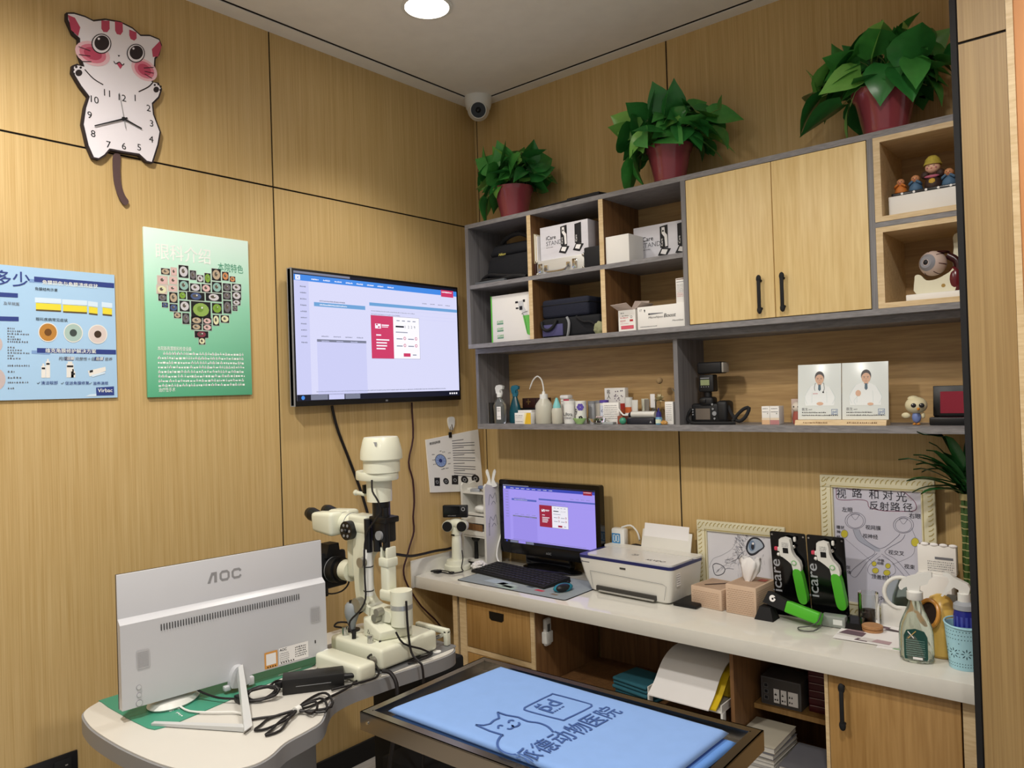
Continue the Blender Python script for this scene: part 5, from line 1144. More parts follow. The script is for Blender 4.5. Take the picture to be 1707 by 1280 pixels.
for k in range(8):
    z = .4485 + k * .0262
    b = MB(); x0 = .002 * ((k * 3) % 3); b.box(0, .125, 0, .19, 0, .0255, mat('carton_red', '#4c141c', .45), bev=.002); b.M = FRONT((0, -.0005, 0)); b.stroke([(.004, .022), (.05, .0235), (.12, .021)], .0015, .0004, mat('red_box_line', '#b9a3a0', .5)); b.M = Matrix()
    tag(b.build('red_box', loc=(1.752 + x0, -.26, z)), 'flat dark red box in the stack beside the grey carton', 'box', 'stack of dark red boxes')
# magazines under the desk
b = MB(); b.box(1.40, 1.885, -.60, -.032, .10, .118, BROWNP) if False else b.box(1.568, 1.886, -.49, -.032, .09, .108, BROWNP); tag(b.build('under_shelf'), 'low brown shelf under the desk carrying the magazines', 'shelf')
MAGC = [mat('mag_white', '#bdbab4', .6), mat('mag_grey', '#8f8d8a', .6), mat('mag_cream', '#aba595', .6), mat('mag_dark', '#5a5a60', .6)]
PG = mat('mag_pages', '#c9c6bf', .8, scale=4, stretch=(1, 1, 400), var=.25)
def stack(cx, cy, w, d, z, n, seed, lab, grp, hi):
    R = random.Random(seed)
    for k in range(n):
        h = R.uniform(.012, .022)
        if z + h > hi: break
        ww, dd = w * R.uniform(.93, 1.0), d * R.uniform(.92, 1.0)
        b = MB(); c = MAGC[R.choice((0, 0, 1, 2, 3))]
        b.box(-ww / 2 + .002, ww / 2 - .002, -dd / 2 + .002, dd / 2 - .002, .001, h - .0015, PG); b.box(-ww / 2, ww / 2, -dd / 2, dd / 2, h - .0015, h - .0003, c); b.box(-ww / 2, ww / 2, -dd / 2, dd / 2, 0, .001, c)
        tag(b.build('magazine', loc=(cx + R.uniform(-.006, .006), cy + R.uniform(-.008, .008), z), rotz=R.uniform(-.06, .06)), lab, 'magazine', grp); z += h + .0003
    return z
stack(1.648, -.40, .145, .22, .1085, 16, 5, 'worn magazine in the left pile under the desk', 'left pile of magazines under the desk', .405)
zt = stack(1.802, -.40, .145, .22, .1085, 6, 9, 'magazine low in the right pile, below the red book', 'right pile of magazines below the red book', .20)
b = MB(); b.box(-.072, .072, -.11, .11, .002, .026, PG); b.box(-.074, .074, -.112, .112, .026, .030, mat('book_red', '#8c1f28', .5), bev=.001); b.box(-.074, .074, -.112, .112, 0, .003, mat('book_red', '')); b.box(-.074, -.071, -.112, .112, .002, .028, mat('book_red', ''))
tag(b.build('red_book', loc=(1.802, -.405, zt), rotz=.03), 'thick book with red covers in the right pile', 'book')
stack(1.802, -.40, .14, .21, zt + .0305, 7, 12, 'magazine on top of the red book in the right pile', 'right pile of magazines above the red book', .375)
# ================================================================ things on the desk
# ---- small hand held scope
t = thing('slit_scope', 'small white two eyepiece scope with a black screen, near the corner', 'scope', (.087, -.315, DZ + .0005))
b = MB(); b.lathe([(0, 0), (.062, 0), (.065, .006), (.063, .022), (.055, .024), (.052, .045), (.03, .048), (0, .048)], IVORY, n=36); b.build('base', t)
b = MB(); b.lathe([(.026, .046), (.0255, .12), (.024, .150), (.023, .152), (.023, .165), (.026, .168), (.026, .205), (.018, .215), (0, .215)], IVORY, n=24); b.box(-.010, .010, -.0275, -.022, .165, .172, BLACK); b.build('column', t)
b = MB(); b.ell((0, 0, .222), (.045, .030, .026), IVORY, 20, 12); b.cyl((0, -.01, .215), (0, .05, .222), .016, IVORY); b.build('head', t)
hd = Vector((.50, -.86, 0))
for s in (-1, 1):
    c = Vector((.86, .5, 0)) * (.036 * s) + Vector((0, 0, .212))
    b = MB(); b.cyl(c, c + hd * .034, .028, IVORY, r1=.027, n=24); b.cyl(c + hd * .034, c + hd * .040, .024, BLACK, n=24); b.build('eyepiece', t)
b = MB(Matrix.Rotation(rad(30), 4, 'Z')); b.box(-.062, .062, -.020, .006, .252, .312, BLACK, bev=.005); b.rect(0, 0, 0.001, 0.001, 0, BLACK); b.M = b.M @ FRONT((-.055, -.0205, .258)); b.rect(0, .010, .080, .050, 0, mat('lcd_dark', '#0b0d10', .08)); b.scrib(.02, .06, .002, .005, .0003, GREYP); b.disc(.097, .036, .010, .0004, GREYP, n=14); b.disc(.097, .036, .006, .0006, BLACK, n=12); b.build('screen', t)
b = MB(); b.tube([(.14, -.335, DZ + .10), (.150, -.34, DZ + .06), (.148, -.35, DZ + .02), (.165, -.36, DZ + .005), (.14, -.42, DZ + .005), (.09, -.42, DZ + .005), (.03, -.44, DZ + .005), (.035, -.40, DZ + .005), (.10, -.395, DZ + .005), (.13, -.405, DZ + .006)], .0028, CBL, n=6); b.box(.05, .082, -.445, -.415, DZ + .0005, DZ + .014, BLACK, bev=.003); b.box(.125, .145, -.415, -.395, DZ + .001, DZ + .010, BLACK, bev=.002)
tag(b.build('scope_cable'), 'thin black looped cable with a small black block in front of the scope', 'cable')
crumple('tissue_paper', 'white crumpled printed paper lying beside the small scope', 'paper', (.182, -.262, DZ + .0005), (.034, .034, .020), mat('crumpled_paper', '#dcd9d6', .8, scale=60, var=.15), 21, amp=.4)
# ---- white desk organiser
t = thing('desk_organizer', 'white plastic tower organiser with open trays behind the small scope', 'organizer', (.100, -.152, DZ + .0005))
ORGM = mat('organizer_white', '#d8d6ce', .45)
X0, X1, Y0, Y1, HH = -.082, .085, -.055, .055, .405
for nm, x in (('side_panel', X0), ('side_panel', X1 - .012)):
    b = MB(SIDE((x, 0, 0))); b.prism([(Y0, 0), (Y1, 0), (Y1, HH - .015), (Y1 - .012, HH), (0, HH - .012), (Y0 + .012, HH), (Y0, HH - .012)], 0, .012, ORGM)
    if x > 0:
        for z in (.33, .22): b.M = SIDE((x + .0123, 0, z)); b.stroke([(-.03, -.03), (-.02, .02), (.0, .0), (.02, .025), (.03, -.025)], .0025, .0003, GREYINK); b.stroke([(-.01, -.03), (.005, -.015), (.02, -.03)], .0025, .0003, GREYINK)
        b.M = SIDE((x + .0123, -.035, .15)); b.outline(0, 0, .008, .06, .002, .0003, GREYP)
    b.build(nm, t)
for z in (.352, .245, .135, .012): b = MB(); b.box(X0 + .012, X1 - .012, Y0 + .004, Y1, z, z + .008, ORGM); b.build('tray', t)
b = MB(); b.box(X0 + .012, X1 - .012, Y1 - .004, Y1, .012, .36, ORGM); b.M = FRONT((0, Y1 - .0045, 0)); [b.stroke([(-.03 + i * .02, .29), (-.035 + i * .02, .31), (-.025 + i * .02, .325), (-.02 + i * .02, .305)], .002, .0004, GREYINK) for i in range(4)]; b.build('back_wall', t)
b = MB(FRONT((X0 + .012, Y0 + .002, .145))); b.prism([(.012, .03), (.13, .024), (.13, .055), (.012, .06)], .0, .002, BROWNP); b.box(0, .143, 0, .025, -.002, 0, ORGM); b.box(0, .143, .062, .095, -.002, 0, ORGM); b.build('drawer_front', t)
b = MB(); b.ell((.02, -.01, .275), (.045, .03, .020), WPLAST, 18, 10); tag(b.build('white_mouse', loc=(.105, -.155, DZ), rotz=.0), 'white rounded device lying in the upper tray of the organiser', 'device')
b = MB(); b.lathe([(0, 0), (.011, 0), (.010, .085), (.016, .09), (.022, .100), (.020, .115), (0, .118)], BLACK, n=20); tag(b.build('black_brush', loc=(.075, -.165, DZ + .021)), 'black round headed brush standing in the lowest tray of the organiser', 'brush')
for k, (x, y, a, c, lab) in enumerate(((.09, -.17, .35, mat('pack_silver', '#a7aab0', .3, .4), 'silver pack lying on top of the organiser'), (.13, -.155, .5, mat('pack_blue', '#6b7896', .5), 'blue grey pack lying on top of the organiser'), (.05, -.15, .1, mat('pack_white', '#d5d3cc', .5), 'white pack lying on top of the organiser'))):
    b = MB(); b.box(-.026, .026, -.016, .016, 0, .014, c, bev=.003); tag(b.build('small_pack', loc=(x, y, DZ + .3606 if k != 1 else DZ + .3755), rotz=a), lab, 'pack')
t = thing('hair_clip', 'white rabbit ear shaped peg clamped on top of the organiser', 'peg', (.178, -.150, DZ + .398))
for s in (-1, 1): b = MB(frame((0, 0, 0), (.85, .52, 0), (0, 0, 1))); b.prism(smooth2([(s * .002, -.010), (s * .030, -.006), (s * .016, .024), (s * .026, .062), (s * .020, .076), (s * .012, .066), (s * .003, .025)], 3), -.006, .006, WPLAST); b.build('ear', t)
# ---- desk mat, keyboard, mouse
MATM = mat('mat_grey', '#8f989c', .8, var=.12, scale=20)
t = thing('mouse_mat', 'large grey printed mouse mat with black edge on the desk', 'mat', (.55, -.345, DZ + .0003))
mp_ = rrect(-.308, -.137, .310, .175, .015)
b = MB(); b.prism(mp_, 0, .002, BLACKM); b.prism(inset(mp_, .004), .002, .0024, MATM)
for (x, y, w, c) in ((.06, -.05, .022, '#4c5661'), (.13, -.075, .026, '#c03a44'), (.11, -.03, .018, '#d06a70'), (.02, -.02, .020, '#2f5d7e'), (-.05, -.085, .06, '#a9b9b4'), (.22, -.09, .02, '#7d6a55'), (-.12, -.06, .07, '#a4b3bd'), (.21, .01, .018, '#b5303a'), (-.02, -.11, .05, '#9fb3a8'), (.18, -.02, .03, '#86a0a0')):
    b.poly([(x - w, y - w * .3), (x + w * .8, y - w * .45), (x + w, y + w * .3), (x - w * .7, y + w * .5)], .0028, flat('matpic_' + c[1:], c))
b.build('pad', t)
t = thing('keyboard', 'black slim computer keyboard on the mat in front of the monitor', 'keyboard', (.452, -.282, DZ + .003), rotz=rad(-7))
b = MB(); b.hull8([(-.245, -.085, 0), (.245, -.085, 0), (.245, .085, 0), (-.245, .085, 0), (-.243, -.083, .010), (.243, -.083, .010), (.243, .083, .022), (-.243, .083, .022)], BLACKM); b.build('case', t)
kk = mat('key_black', '#19191b', .55); b = MB()
for r in range(6):
    y = -.068 + r * .0255; x = -.232; zz = .0095 + (y + .083) / .166 * .012
    n = 19
    for c in range(n):
        if c in (14, ) and r > 0: x += .006
        w = .0215
        if r == 0 and 3 <= c <= 7:
            if c == 3: b.box(x, x + w * 5 + .012, y, y + .019, zz, zz + .004, kk, bev=.0012, seg=1)
        elif not (r == 5 and c % 5 == 4): b.box(x, x + w - .001, y, y + .019, zz, zz + .004, kk, bev=.0012, seg=1)
        x += w + .0028
        if x > .225: break
o = b.build('keys', t)
t = thing('computer_mouse', 'teal and black wireless mouse on the right of the mat', 'mouse', (.765, -.365, DZ + .003), rotz=rad(-12))
b = MB(); b.ell((0, 0, .012), (.030, .050, .019), mat('mouse_teal', '#1d7f95', .3), 22, 14); [setattr(v.co, 'z', max(v.co.z, 0)) for v in b.bm.verts]; b.build('shell', t)
b = MB(); b.ell((.012, -.010, .0155), (.020, .038, .0175), mat('mouse_black', '#15171a', .4), 18, 12); [setattr(v.co, 'z', max(v.co.z, 0.0005)) for v in b.bm.verts]; b.build('grip', t)
b = MB(); b.cyl((-.004, .030, .027), (.004, .030, .027), .007, BLACK, n=14); b.build('wheel', t)
# ---- desk monitor
t = thing('desk_monitor', 'black computer monitor on a glossy stand in the middle of the desk', 'monitor', (.500, -.095, DZ + .0005))
GLB = mat('gloss_black', '#08080a', .12)
b = MB(FRONT((-.30, -.022, .062))); b.prism(rrect(0, 0, .60, .36, .012), -.035, 0, GLB); b.box(.1, .5, .05, .3, -.06, -.034, BLACK, bev=.01); b.build('case', t)
screen_ui(FRONT((-.30 + .026, -.0226, .062 + .052)), .548, .284, '#a99bf8', '#3446b8', '#a82040', '#a092f0', .82).build('screen', t)
b = MB(FRONT((-.014, -.0224, .078))); b.text('AOC', .014, 0, .011, 0, GREYP, 'c', bold=.03); b.build('badge', t)
b = MB(); b.box(-.15, .12, -.018, .03, .012, .08, GLB, bev=.012); b.build('neck', t)
b = MB(); b.lathe([(0, 0), (.165, 0), (.17, .006), (.155, .012), (.05, .020), (0, .022)], GLB, n=40, sy=.40); b.build('foot', t)
b = MB(); b.tube([(.196, -.08, .95), (.192, -.10, .90), (.191, -.13, .84), (.200, -.15, .79), (.235, -.16, .762), (.29, -.155, .757), (.34, -.15, .757)], .0042, WPLAST, n=8); tag(b.build('white_cable'), 'white cable curving down the left edge of the desk monitor', 'cable')
# ---- charger and cables behind the printer
t = thing('power_block', 'white power block with a blue front behind the monitor', 'power adapter', (.845, -.030, DZ + .0005))
b = MB(); b.box(-.036, .036, -.018, .018, 0, .145, WPLAST, bev=.008); b.build('body', t)
b = MB(); b.box(-.036, .036, -.020, .018, .145, .225, WPLAST, bev=.010); b.M = FRONT((-.030, -.0205, .158)); b.rect(0, 0, .044, .044, 0, flat('block_blue', '#3f86bd')); b.outline(.006, .006, .02, .038, .003, .0004, PWT); b.outline(.024, .006, .038, .038, .003, .0004, PWT); b.build('head', t)
b = MB(); b.tube([(.855, -.03, .978), (.90, -.025, .99), (.93, -.022, .965), (.94, -.02, .935), (.935, -.012, .925)], .004, WPLAST, n=8); tag(b.build('charging_cable'), 'short white cable arching over the power block', 'cable')
b = MB(); b.tube([(.884, -.022, .89), (.92, -.02, .905), (.98, -.018, .895), (1.05, -.018, .88), (1.10, -.02, .80)], .005, CBL, n=8); tag(b.build('printer_cable'), 'short black cable running from the power block to the printer', 'cable')
# ---- printer
t = thing('printer', 'white inkjet printer with a navy rim and paper in the back', 'printer', (1.034, -.180, DZ + .0005), rotz=rad(-2.5))
PWH = mat('printer_white', '#dcdad2', .35, var=.02); NVY = mat('printer_navy', '#262a5e', .35)
def loft(b, secs, m, cap=True):
    rings = [[b.v((x, y, z)) for x, y in rrect(x0, y0, x1, y1, r, 4)] for (x0, y0, x1, y1, r, z) in secs]
    for a, c in zip(rings, rings[1:]): b.bridge(a, c, m)
    if cap: b.face(rings[-1], m); b.face(list(reversed(rings[0])), m)
b = MB(); loft(b, [(-.160, -.108, .196, .115, .02, 0), (-.178, -.118, .212, .122, .022, .008), (-.205, -.124, .222, .124, .022, .06), (-.224, -.126, .228, .125, .022, .118), (-.230, -.127, .230, .125, .022, .138)], PWH); b.build('body', t)
b = MB(); b.prism(rrect(-.231, -.1275, .231, .126, .022), .138, .150, NVY); b.prism(rrect(-.231, .06, .231, .126, .015), .150, .158, PWH); b.build('rim', t)
b = MB(); b.prism(rrect(-.190, -.122, .226, .058, .018), .150, .157, mat('printer_lid', '#d5d4d0', .25)); b.M = frame((.0, -.03, .1575), (1, 0, 0), (0, 1, 0)); b.disc(0, 0, .016, 0, GREYINK, n=28); b.disc(0, 0, .0145, .0003, PWH, n=28); b.text('hp', 0, -.006, .020, .0006, GREYINK, 'c', bold=.02, shear=.25)
b.M = frame((.085, -.075, .1575), (1, .0, 0), (0, 1, 0)); b.text('KLVDO', 0, -.012, .022, 0, INK, w=.085, shear=.2); b.build('lid', t)
b = MB(FRONT((0, -.1255, 0))); b.box(-.135, .155, .010, .030, -.006, .0045, mat('slot_dark', '#3d3b38', .4)); b.box(-.12, .15, .008, .014, .0, .012, mat('slot_grey', '#a5a39b', .4), bev=.002); b.stroke([(-.165, .088), (.190, .082), (.205, .075), (.195, .02)], .0016, .004, GREYINK, smooth=0); b.stroke([(-.165, .088), (-.150, .012)], .0016, .004, GREYINK, smooth=0); b.build('output_slot', t)
b = MB(FRONT((.0, -.1258, .118))); b.box(-.014, .014, -.004, .003, 0, .002, mat('slot_dark', '')); b.rect(-.215, .002, -.17, .008, .0005, GREYINK); b.build('notch', t)
b = MB(SIDE((.2285, -.09, .07))); b.rect(0, 0, .03, .05, .0005, PAPER); [b.scrib(.003, .028, .006 + i * .009, .005, .001, INK, i) for i in range(5)]; b.build('sticker', t)
b = MB(Matrix.Rotation(rad(-14), 4, 'X')); b.box(-.075, .170, .085, .091, .15, .262, PWH, bev=.003); b.build('paper_support', t)
b = MB(Matrix.Rotation(rad(-12), 4, 'X')); b.box(-.065, .155, .093, .0945, .15, .285, PAPER); b.build('paper', t)
b = MB(); b.box(1.20, 1.30, -.30, -.18, DZ + .0005, DZ + .014, BLACK, bev=.004); tag(b.build('black_tray', loc=(0.05, .0, 0)), 'flat black slab lying on the desk right of the printer', 'slab')
# ---- framed cat eye drawing
FRM = mat('frame_cream', '#d9d3b4', .4, var=.06); FRG = mat('frame_gold', '#b9a766', .35, .4)
def picture_frame(t, x0, z0, w, h, fw, y0, tiltx=0.0):
    b = MB(); b.M = FRONT((x0, y0, z0))
    for (a0, c0, a1, c1) in ((0, 0, w, fw), (0, h - fw, w, h), (0, fw, fw, h - fw), (w - fw, fw, w, h - fw)): b.box(a0, a1, c0, c1, 0, .016, FRM, bev=.004)
    b.build('frame', t)
    b = MB(); b.M = FRONT((x0, y0 - .0162, z0)); sp = .017
    for i in range(int((w - .01) / sp)):
        x = .008 + i * sp
        for y in (fw * .34, h - fw * .34): b.stroke([(x, y - fw * .17), (x + .004, y + fw * .05), (x + .012, y + fw * .17)], .003, .0004, FRG, smooth=2)
    for i in range(int((h - .01) / sp)):
        y = .008 + i * sp
        for x in (fw * .34, w - fw * .34): b.stroke([(x - fw * .17, y), (x + fw * .05, y + .004), (x + fw * .17, y + .012)], .003, .0004, FRG, smooth=2)
    b.build('carving', t)
    b = MB(); b.M = FRONT((x0, y0 - .0165, z0)); b.outline(fw * .82, fw * .82, w - fw * .82, h - fw * .82, .003, 0, FRG); b.build('gold_rim', t)
t = thing('framed_drawing', 'cream framed pencil drawing of a cat eye behind the tissue boxes', 'picture', (1.42, -.03, DZ + .0005), group='framed drawings on the desk')
EW, EH = .372, .298
picture_frame(t, -.186, 0, EW, EH, .044, -.002)
b = MB(); b.M = FRONT((-.186, -.008, 0)); b.rect(.036, .036, EW - .036, EH - .036, 0, mat('drawing_paper', '#d9d9df', .6, var=.04))
he = homog([(185, 495), (650, 540), (190, 880), (105, 400)], [(.044, .2545), (.294, .2558), (.0393, .0515), (0, .3008)])
z = .0006; LN = flat('pencil_light', '#a3a4ad'); LM = flat('pencil_mid', '#777985'); LD = flat('pencil_dark', '#2d2f38')
def hs(pts, w, m, dz=0): b.stroke([he(*p) for p in pts], w, z + dz, m)
def hpo(pts, m, dz=0): b.poly([he(*p) for p in pts], z + dz, m)
hpo(smooth2([(490, 640), (505, 580), (545, 548), (600, 560), (640, 620), (600, 660), (560, 690), (520, 690)], 3), LD); hpo(smooth2([(505, 640), (518, 590), (550, 562), (600, 575), (628, 622), (590, 650), (550, 675), (520, 670)], 3), flat('eye_pencil', '#a9b6c6'), .0003)
hpo([(540 + 26 * math.cos(i * .35), 615 + 42 * math.sin(i * .35)) for i in range(18)], flat('eye_pencil_blue', '#6f86a3'), .0006); hpo([(545 + 13 * math.cos(i * .35), 622 + 26 * math.sin(i * .35)) for i in range(18)], LD, .0009); hpo([(548 + 9 * math.cos(i * .5), 598 + 10 * math.sin(i * .5)) for i in range(12)], PAPER, .0012)
R = random.Random(11)
for i in range(34):
    u = 400 + R.uniform(0, 90); v = 520 + R.uniform(0, 180); hs([(u, v), (u + R.uniform(10, 30), v + R.uniform(20, 50))], R.uniform(.0008, .002), R.choice((LN, LM)))
for i in range(26):
    a = i / 26; u = 500 + a * 150; v = 535 - 20 * math.sin(a * 3) ; hs([(u, v), (u - R.uniform(5, 30), v - R.uniform(15, 45))], R.uniform(.0008, .002), R.choice((LM, LD, LN)))
for i in range(150):
    a = R.uniform(0, 6.28); rr_ = R.uniform(1.05, 1.9); u = 565 + 85 * rr_ * math.cos(a); v = 620 + 78 * rr_ * math.sin(a)
    if 190 < u < 640 and 510 < v < 860: hs([(u, v), (u + 14 * math.cos(a + .5) - 6, v + 18 * math.sin(a + .5))], R.uniform(.0007, .0016), R.choice((LN, LN, LM, LD) if rr_ < 1.4 else (LN, LN, LM)))
for i in range(90):
    u = R.uniform(250, 480); v = 830 - (u - 250) * R.uniform(.35, 1.25)
    if 510 < v < 850: hs([(u, v), (u + R.uniform(6, 18), v - R.uniform(4, 18))], .0008, LN)
for i in range(40):
    u = 420 + R.uniform(0, 220); v = 690 + R.uniform(0, 150); hs([(u, v), (u + R.uniform(-8, 12), v + R.uniform(15, 35))], R.uniform(.0006, .0014), LN)
for i in range(22):
    u = 320 + R.uniform(0, 80); v = 720 + R.uniform(0, 70) - (u - 320) * .5; hs([(u, v), (u + 25, v - R.uniform(-5, 15))], .001, R.choice((LN, LM)))
hs([(228, 770), (240, 830), (265, 850), (310, 835), (325, 800), (300, 770), (255, 755), (230, 768)], .0028, LD); hs([(325, 800), (350, 795), (395, 800)], .002, LM); hs([(200, 790), (230, 720), (300, 690), (380, 640), (420, 560), (430, 520)], .0014, LN); hs([(480, 660), (450, 680), (420, 720), (380, 740)], .002, LM)
b.build('drawing', t)
# ---- tissue boxes
WIC = mat('tissue_weave', '#cdb299', .65, var=.05)
def weave(b, x0, x1, y0, y1, z0, z1):
    b.box(x0, x1, y0, y1, z0, z1, WIC, bev=.003)
    n = int((z1 - z0 - .012) / .0075)
    wv = mat('tissue_weave_dark', '#a58871', .7)
    for face in (0, 1):
        L = (x1 - x0) if face == 0 else (y1 - y0); b0 = b.M
        b.M = b0 @ (FRONT((x0, y0 - .0004, z0)) if face == 0 else SIDE((x1 + .0004, y0, z0)))
        for i in range(n):
            zz = .008 + i * .0075; m_ = int((L - .012) / .011)
            for j in range(m_): b.rect(.006 + j * .011 + (.0055 if i % 2 else 0), zz, .006 + j * .011 + (.0055 if i % 2 else 0) + .0085 * (1 if j < m_ - 1 or not i % 2 else .4), zz + .0014, .0004, wv)
        b.M = b0
    b0 = b.M; b.M = b0 @ TOP((x0, y0, z1 + .0004)); m_ = int((y1 - y0 - .01) / .006)
    for j in range(m_): b.rect(.006, .006 + j * .006, x1 - x0 - .006, .0075 + j * .006, .0003, wv)
    b.M = b0
t = thing('tissue_box', 'low beige woven tissue box, empty, left of the taller one', 'tissue box', (1.385, -.185, DZ + .0005), rotz=rad(-7), group='beige woven tissue boxes')
b = MB(); weave(b, -.072, .064, -.075, .075, 0, .078); b.build('box', t)
b = MB(TOP((0, 0, .0792))); b.prism(smooth2([(-.03, -.03), (-.022, -.036), (.028, .030), (.022, .036)], 3), -.0005, .0006, flat('slot_brown', '#3a2418')); b.build('slot', t)
t = thing('tissue_box', 'taller beige woven tissue box with a white tissue sticking out', 'tissue box', (1.520, -.188, DZ + .0005), rotz=rad(-3), group='beige woven tissue boxes')
b = MB(); weave(b, -.060, .062, -.082, .085, 0, .108); b.M = TOP((.02, .02, .1092)); b.rect(0, 0, .03, .035, .0006, flat('tissue_red', '#a04a3a')); b.build('box', t)
b = MB(); R = random.Random(6); ring = 18; rows = []
for k, (r, zz) in enumerate(((.006, .100), (.020, .122), (.030, .150), (.036, .175), (.030, .192))):
    rows.append([b.v((-.010 + (r * (1 + .35 * math.sin(5 * a) + .12 * R.uniform(-1, 1))) * math.cos(a) + .010 * k * .4, .0 + .45 * (r * (1 + .35 * math.sin(5 * a))) * math.sin(a), zz + (.012 * math.sin(3 * a) if k > 2 else 0))) for a in [2 * PI * i / ring for i in range(ring)]])
for a, c in zip(rows, rows[1:]): b.bridge(a, c, PAPER)
b.build('tissue', t, sharp=180)
# ---- two black stands with green handled instruments
def tono_shape(b, m_white, m_green, th=.022):
    """drawn upright in the local XY plane, thickness along z"""
    b.prism(smooth2([(-.022, .118), (.016, .120), (.020, .085), (.030, .058), (.048, .038), (.050, .004), (.022, .004), (.018, .028), (-.014, .052), (-.022, .06)], 2), 0, th, m_white)
def icare_stand(x, lab):
    t = thing('instrument_stand', lab, 'stand', (x, -.135, DZ + .0005), group='black instrument stands')
    b = MB(); b.hull8([(-.066, -.05, 0), (.066, -.05, 0), (.066, .04, 0), (-.066, .04, 0), (-.066, -.045, .012), (.066, -.045, .012), (.066, .04, .016), (-.066, .04, .016)], GLB); b.build('base', t)
    M0 = Matrix.Translation((0, .012, .016)) @ Matrix.Rotation(rad(7), 4, 'X')
    b = MB(M0 @ FRONT()); b.prism(rrect(-.066, 0, .066, .288, .007), -.005, 0, GLB); b.M = M0 @ FRONT((0, -.0006, 0)); [b.disc(sx_, sz, .0035, .0003, CHROME, n=10) for sx_ in (-.058, .058) for sz in (.012, .276)]; b.build('plate', t)
    b = MB(M0 @ FRONT((-.036, -.0008, .055))); b.text('icare', 0, 0, .040, 0, mat('letter_silver', '#b9bcc4', .3, .3), bold=.03, rot=PI / 2, w=.125); b.build('lettering', t)
    b = MB(M0 @ FRONT((.002, -.012, .152))); tono_shape(b, WPLAST, GREEN); b.rect(-.010, .068, .010, .088, .0228, BLACK); [b.scrib(-.012, .012, .104 - i * .006, .004, .0228, GREYINK, i) for i in range(3)]; b.cyl((.028, .034, .022), (.028, .034, .0235), .010, mat('button_ring', '#8fbf8a', .5), n=18); b.cyl((.028, .034, .0235), (.028, .034, .0245), .006, WPLAST, n=18); b.build('instrument_head', t)
    b = MB(M0 @ FRONT((.002, -.012, .152))); b.prism(smooth2([(.022, .005), (.050, .005), (.062, -.06), (.066, -.105), (.056, -.118), (.042, -.116), (.033, -.10), (.026, -.05)], 3), -.001, .025, GREEN, smooth=True); b.build('green_grip', t)
    b = MB(M0 @ FRONT((0, -.012, .152))); b.box(-.045, -.033, .070, .084, 0, .012, mat('knob_red', '#d0455c', .4), bev=.003); b.box(-.033, -.023, .068, .084, 0, .012, WPLAST, bev=.003); b.ell((-.030, .056, .008), .007, WPLAST, 12, 8); b.build('measuring_tip', t)
    b = MB(M0 @ FRONT((0, -.006, .152))); b.ell((.026, .088, .004), .008, CHROME, 14, 8); b.box(.026, .036, .108, .126, 0, .012, WPLAST, bev=.004); b.build('clips', t)
icare_stand(1.657, 'left black stand holding a white and green instrument')
icare_stand(1.793, 'right black stand holding a white and green instrument')
# ---- instrument lying in front of the stands
t = thing('tonometer', 'green and black hand instrument lying on the desk before the stands', 'instrument', (1.70, -.255, DZ + .0005))
Ax = Vector((.150, -.02, -.028)).normalized(); Up = Vector((0, .25, 1)); Up = (Up - Ax * Up.dot(Ax)).normalized(); Sd = Up.cross(Ax)
Mt = Matrix((Ax, Sd, Up)).transposed().to_4x4(); Mt.translation = (-.015, 0, .055)
b = MB(Mt); b.box(0, .125, -.020, .020, -.020, .022, GREEN, bev=.006, seg=3); b.build('grip', t)
b = MB(Mt); b.hull8([(-.085, -.017, -.016), (0, -.018, -.018), (0, .018, -.018), (-.085, .017, -.016), (-.075, -.017, .030), (0, -.018, .021), (0, .018, .021), (-.075, .017, .030)], BLACKM); b.build('head', t)
b = MB(Mt @ FRONT((-.052, -.0178, .010))); b.disc(0, 0, .012, 0, PAPER, n=24); b.disc(.001, -.001, .004, .0004, BLACK, n=14); b.poly([(.002, .004), (.012, .010), (.012, .002)], .0006, BLACK); b.build('round_mark', t)
b = MB(); b.tube([(.115, -.03, .062), (.105, -.045, .030), (.075, -.05, .012), (.045, -.06, .006), (.06, -.085, .005), (.10, -.07, .006), (.118, -.045, .02)], .0022, mat('strap_grey', '#4d4f4c', .7), n=6); b.build('wrist_strap', t)
b = MB(); b.hull8([(-.125, -.035, 0), (-.055, -.035, 0), (-.055, .03, 0), (-.125, .03, 0), (-.110, -.02, .045), (-.070, -.02, .045), (-.070, .02, .045), (-.110, .02, .045)], BLACKM); b.build('rest', t)
b = MB(); b.box(-.04, .04, -.022, .022, .0005, .040, mat('silver_device', '#9aa09a', .4, .3), bev=.006); b.box(.0, .03, -.0225, -.02, .012, .03, mat('silver_window', '#dfe3df', .3)); tag(b.build('silver_device', loc=(1.835, -.215, DZ + .0005), rotz=.1), 'small silver grey device lying beside the green grip', 'device')
t2 = None
b = MB(); b.hull8([(1.865, -.235, DZ + .0005), (1.925, -.225, DZ + .0005), (1.925, -.15, DZ + .0005), (1.865, -.15, DZ + .0005), (1.868, -.225, DZ + .022), (1.92, -.215, DZ + .022), (1.92, -.152, DZ + .03), (1.868, -.152, DZ + .03)], GLB); tag(b.build('black_wedge', loc=(.003, .0, 0)), 'glossy black wedge at the foot of the right stand', 'wedge')
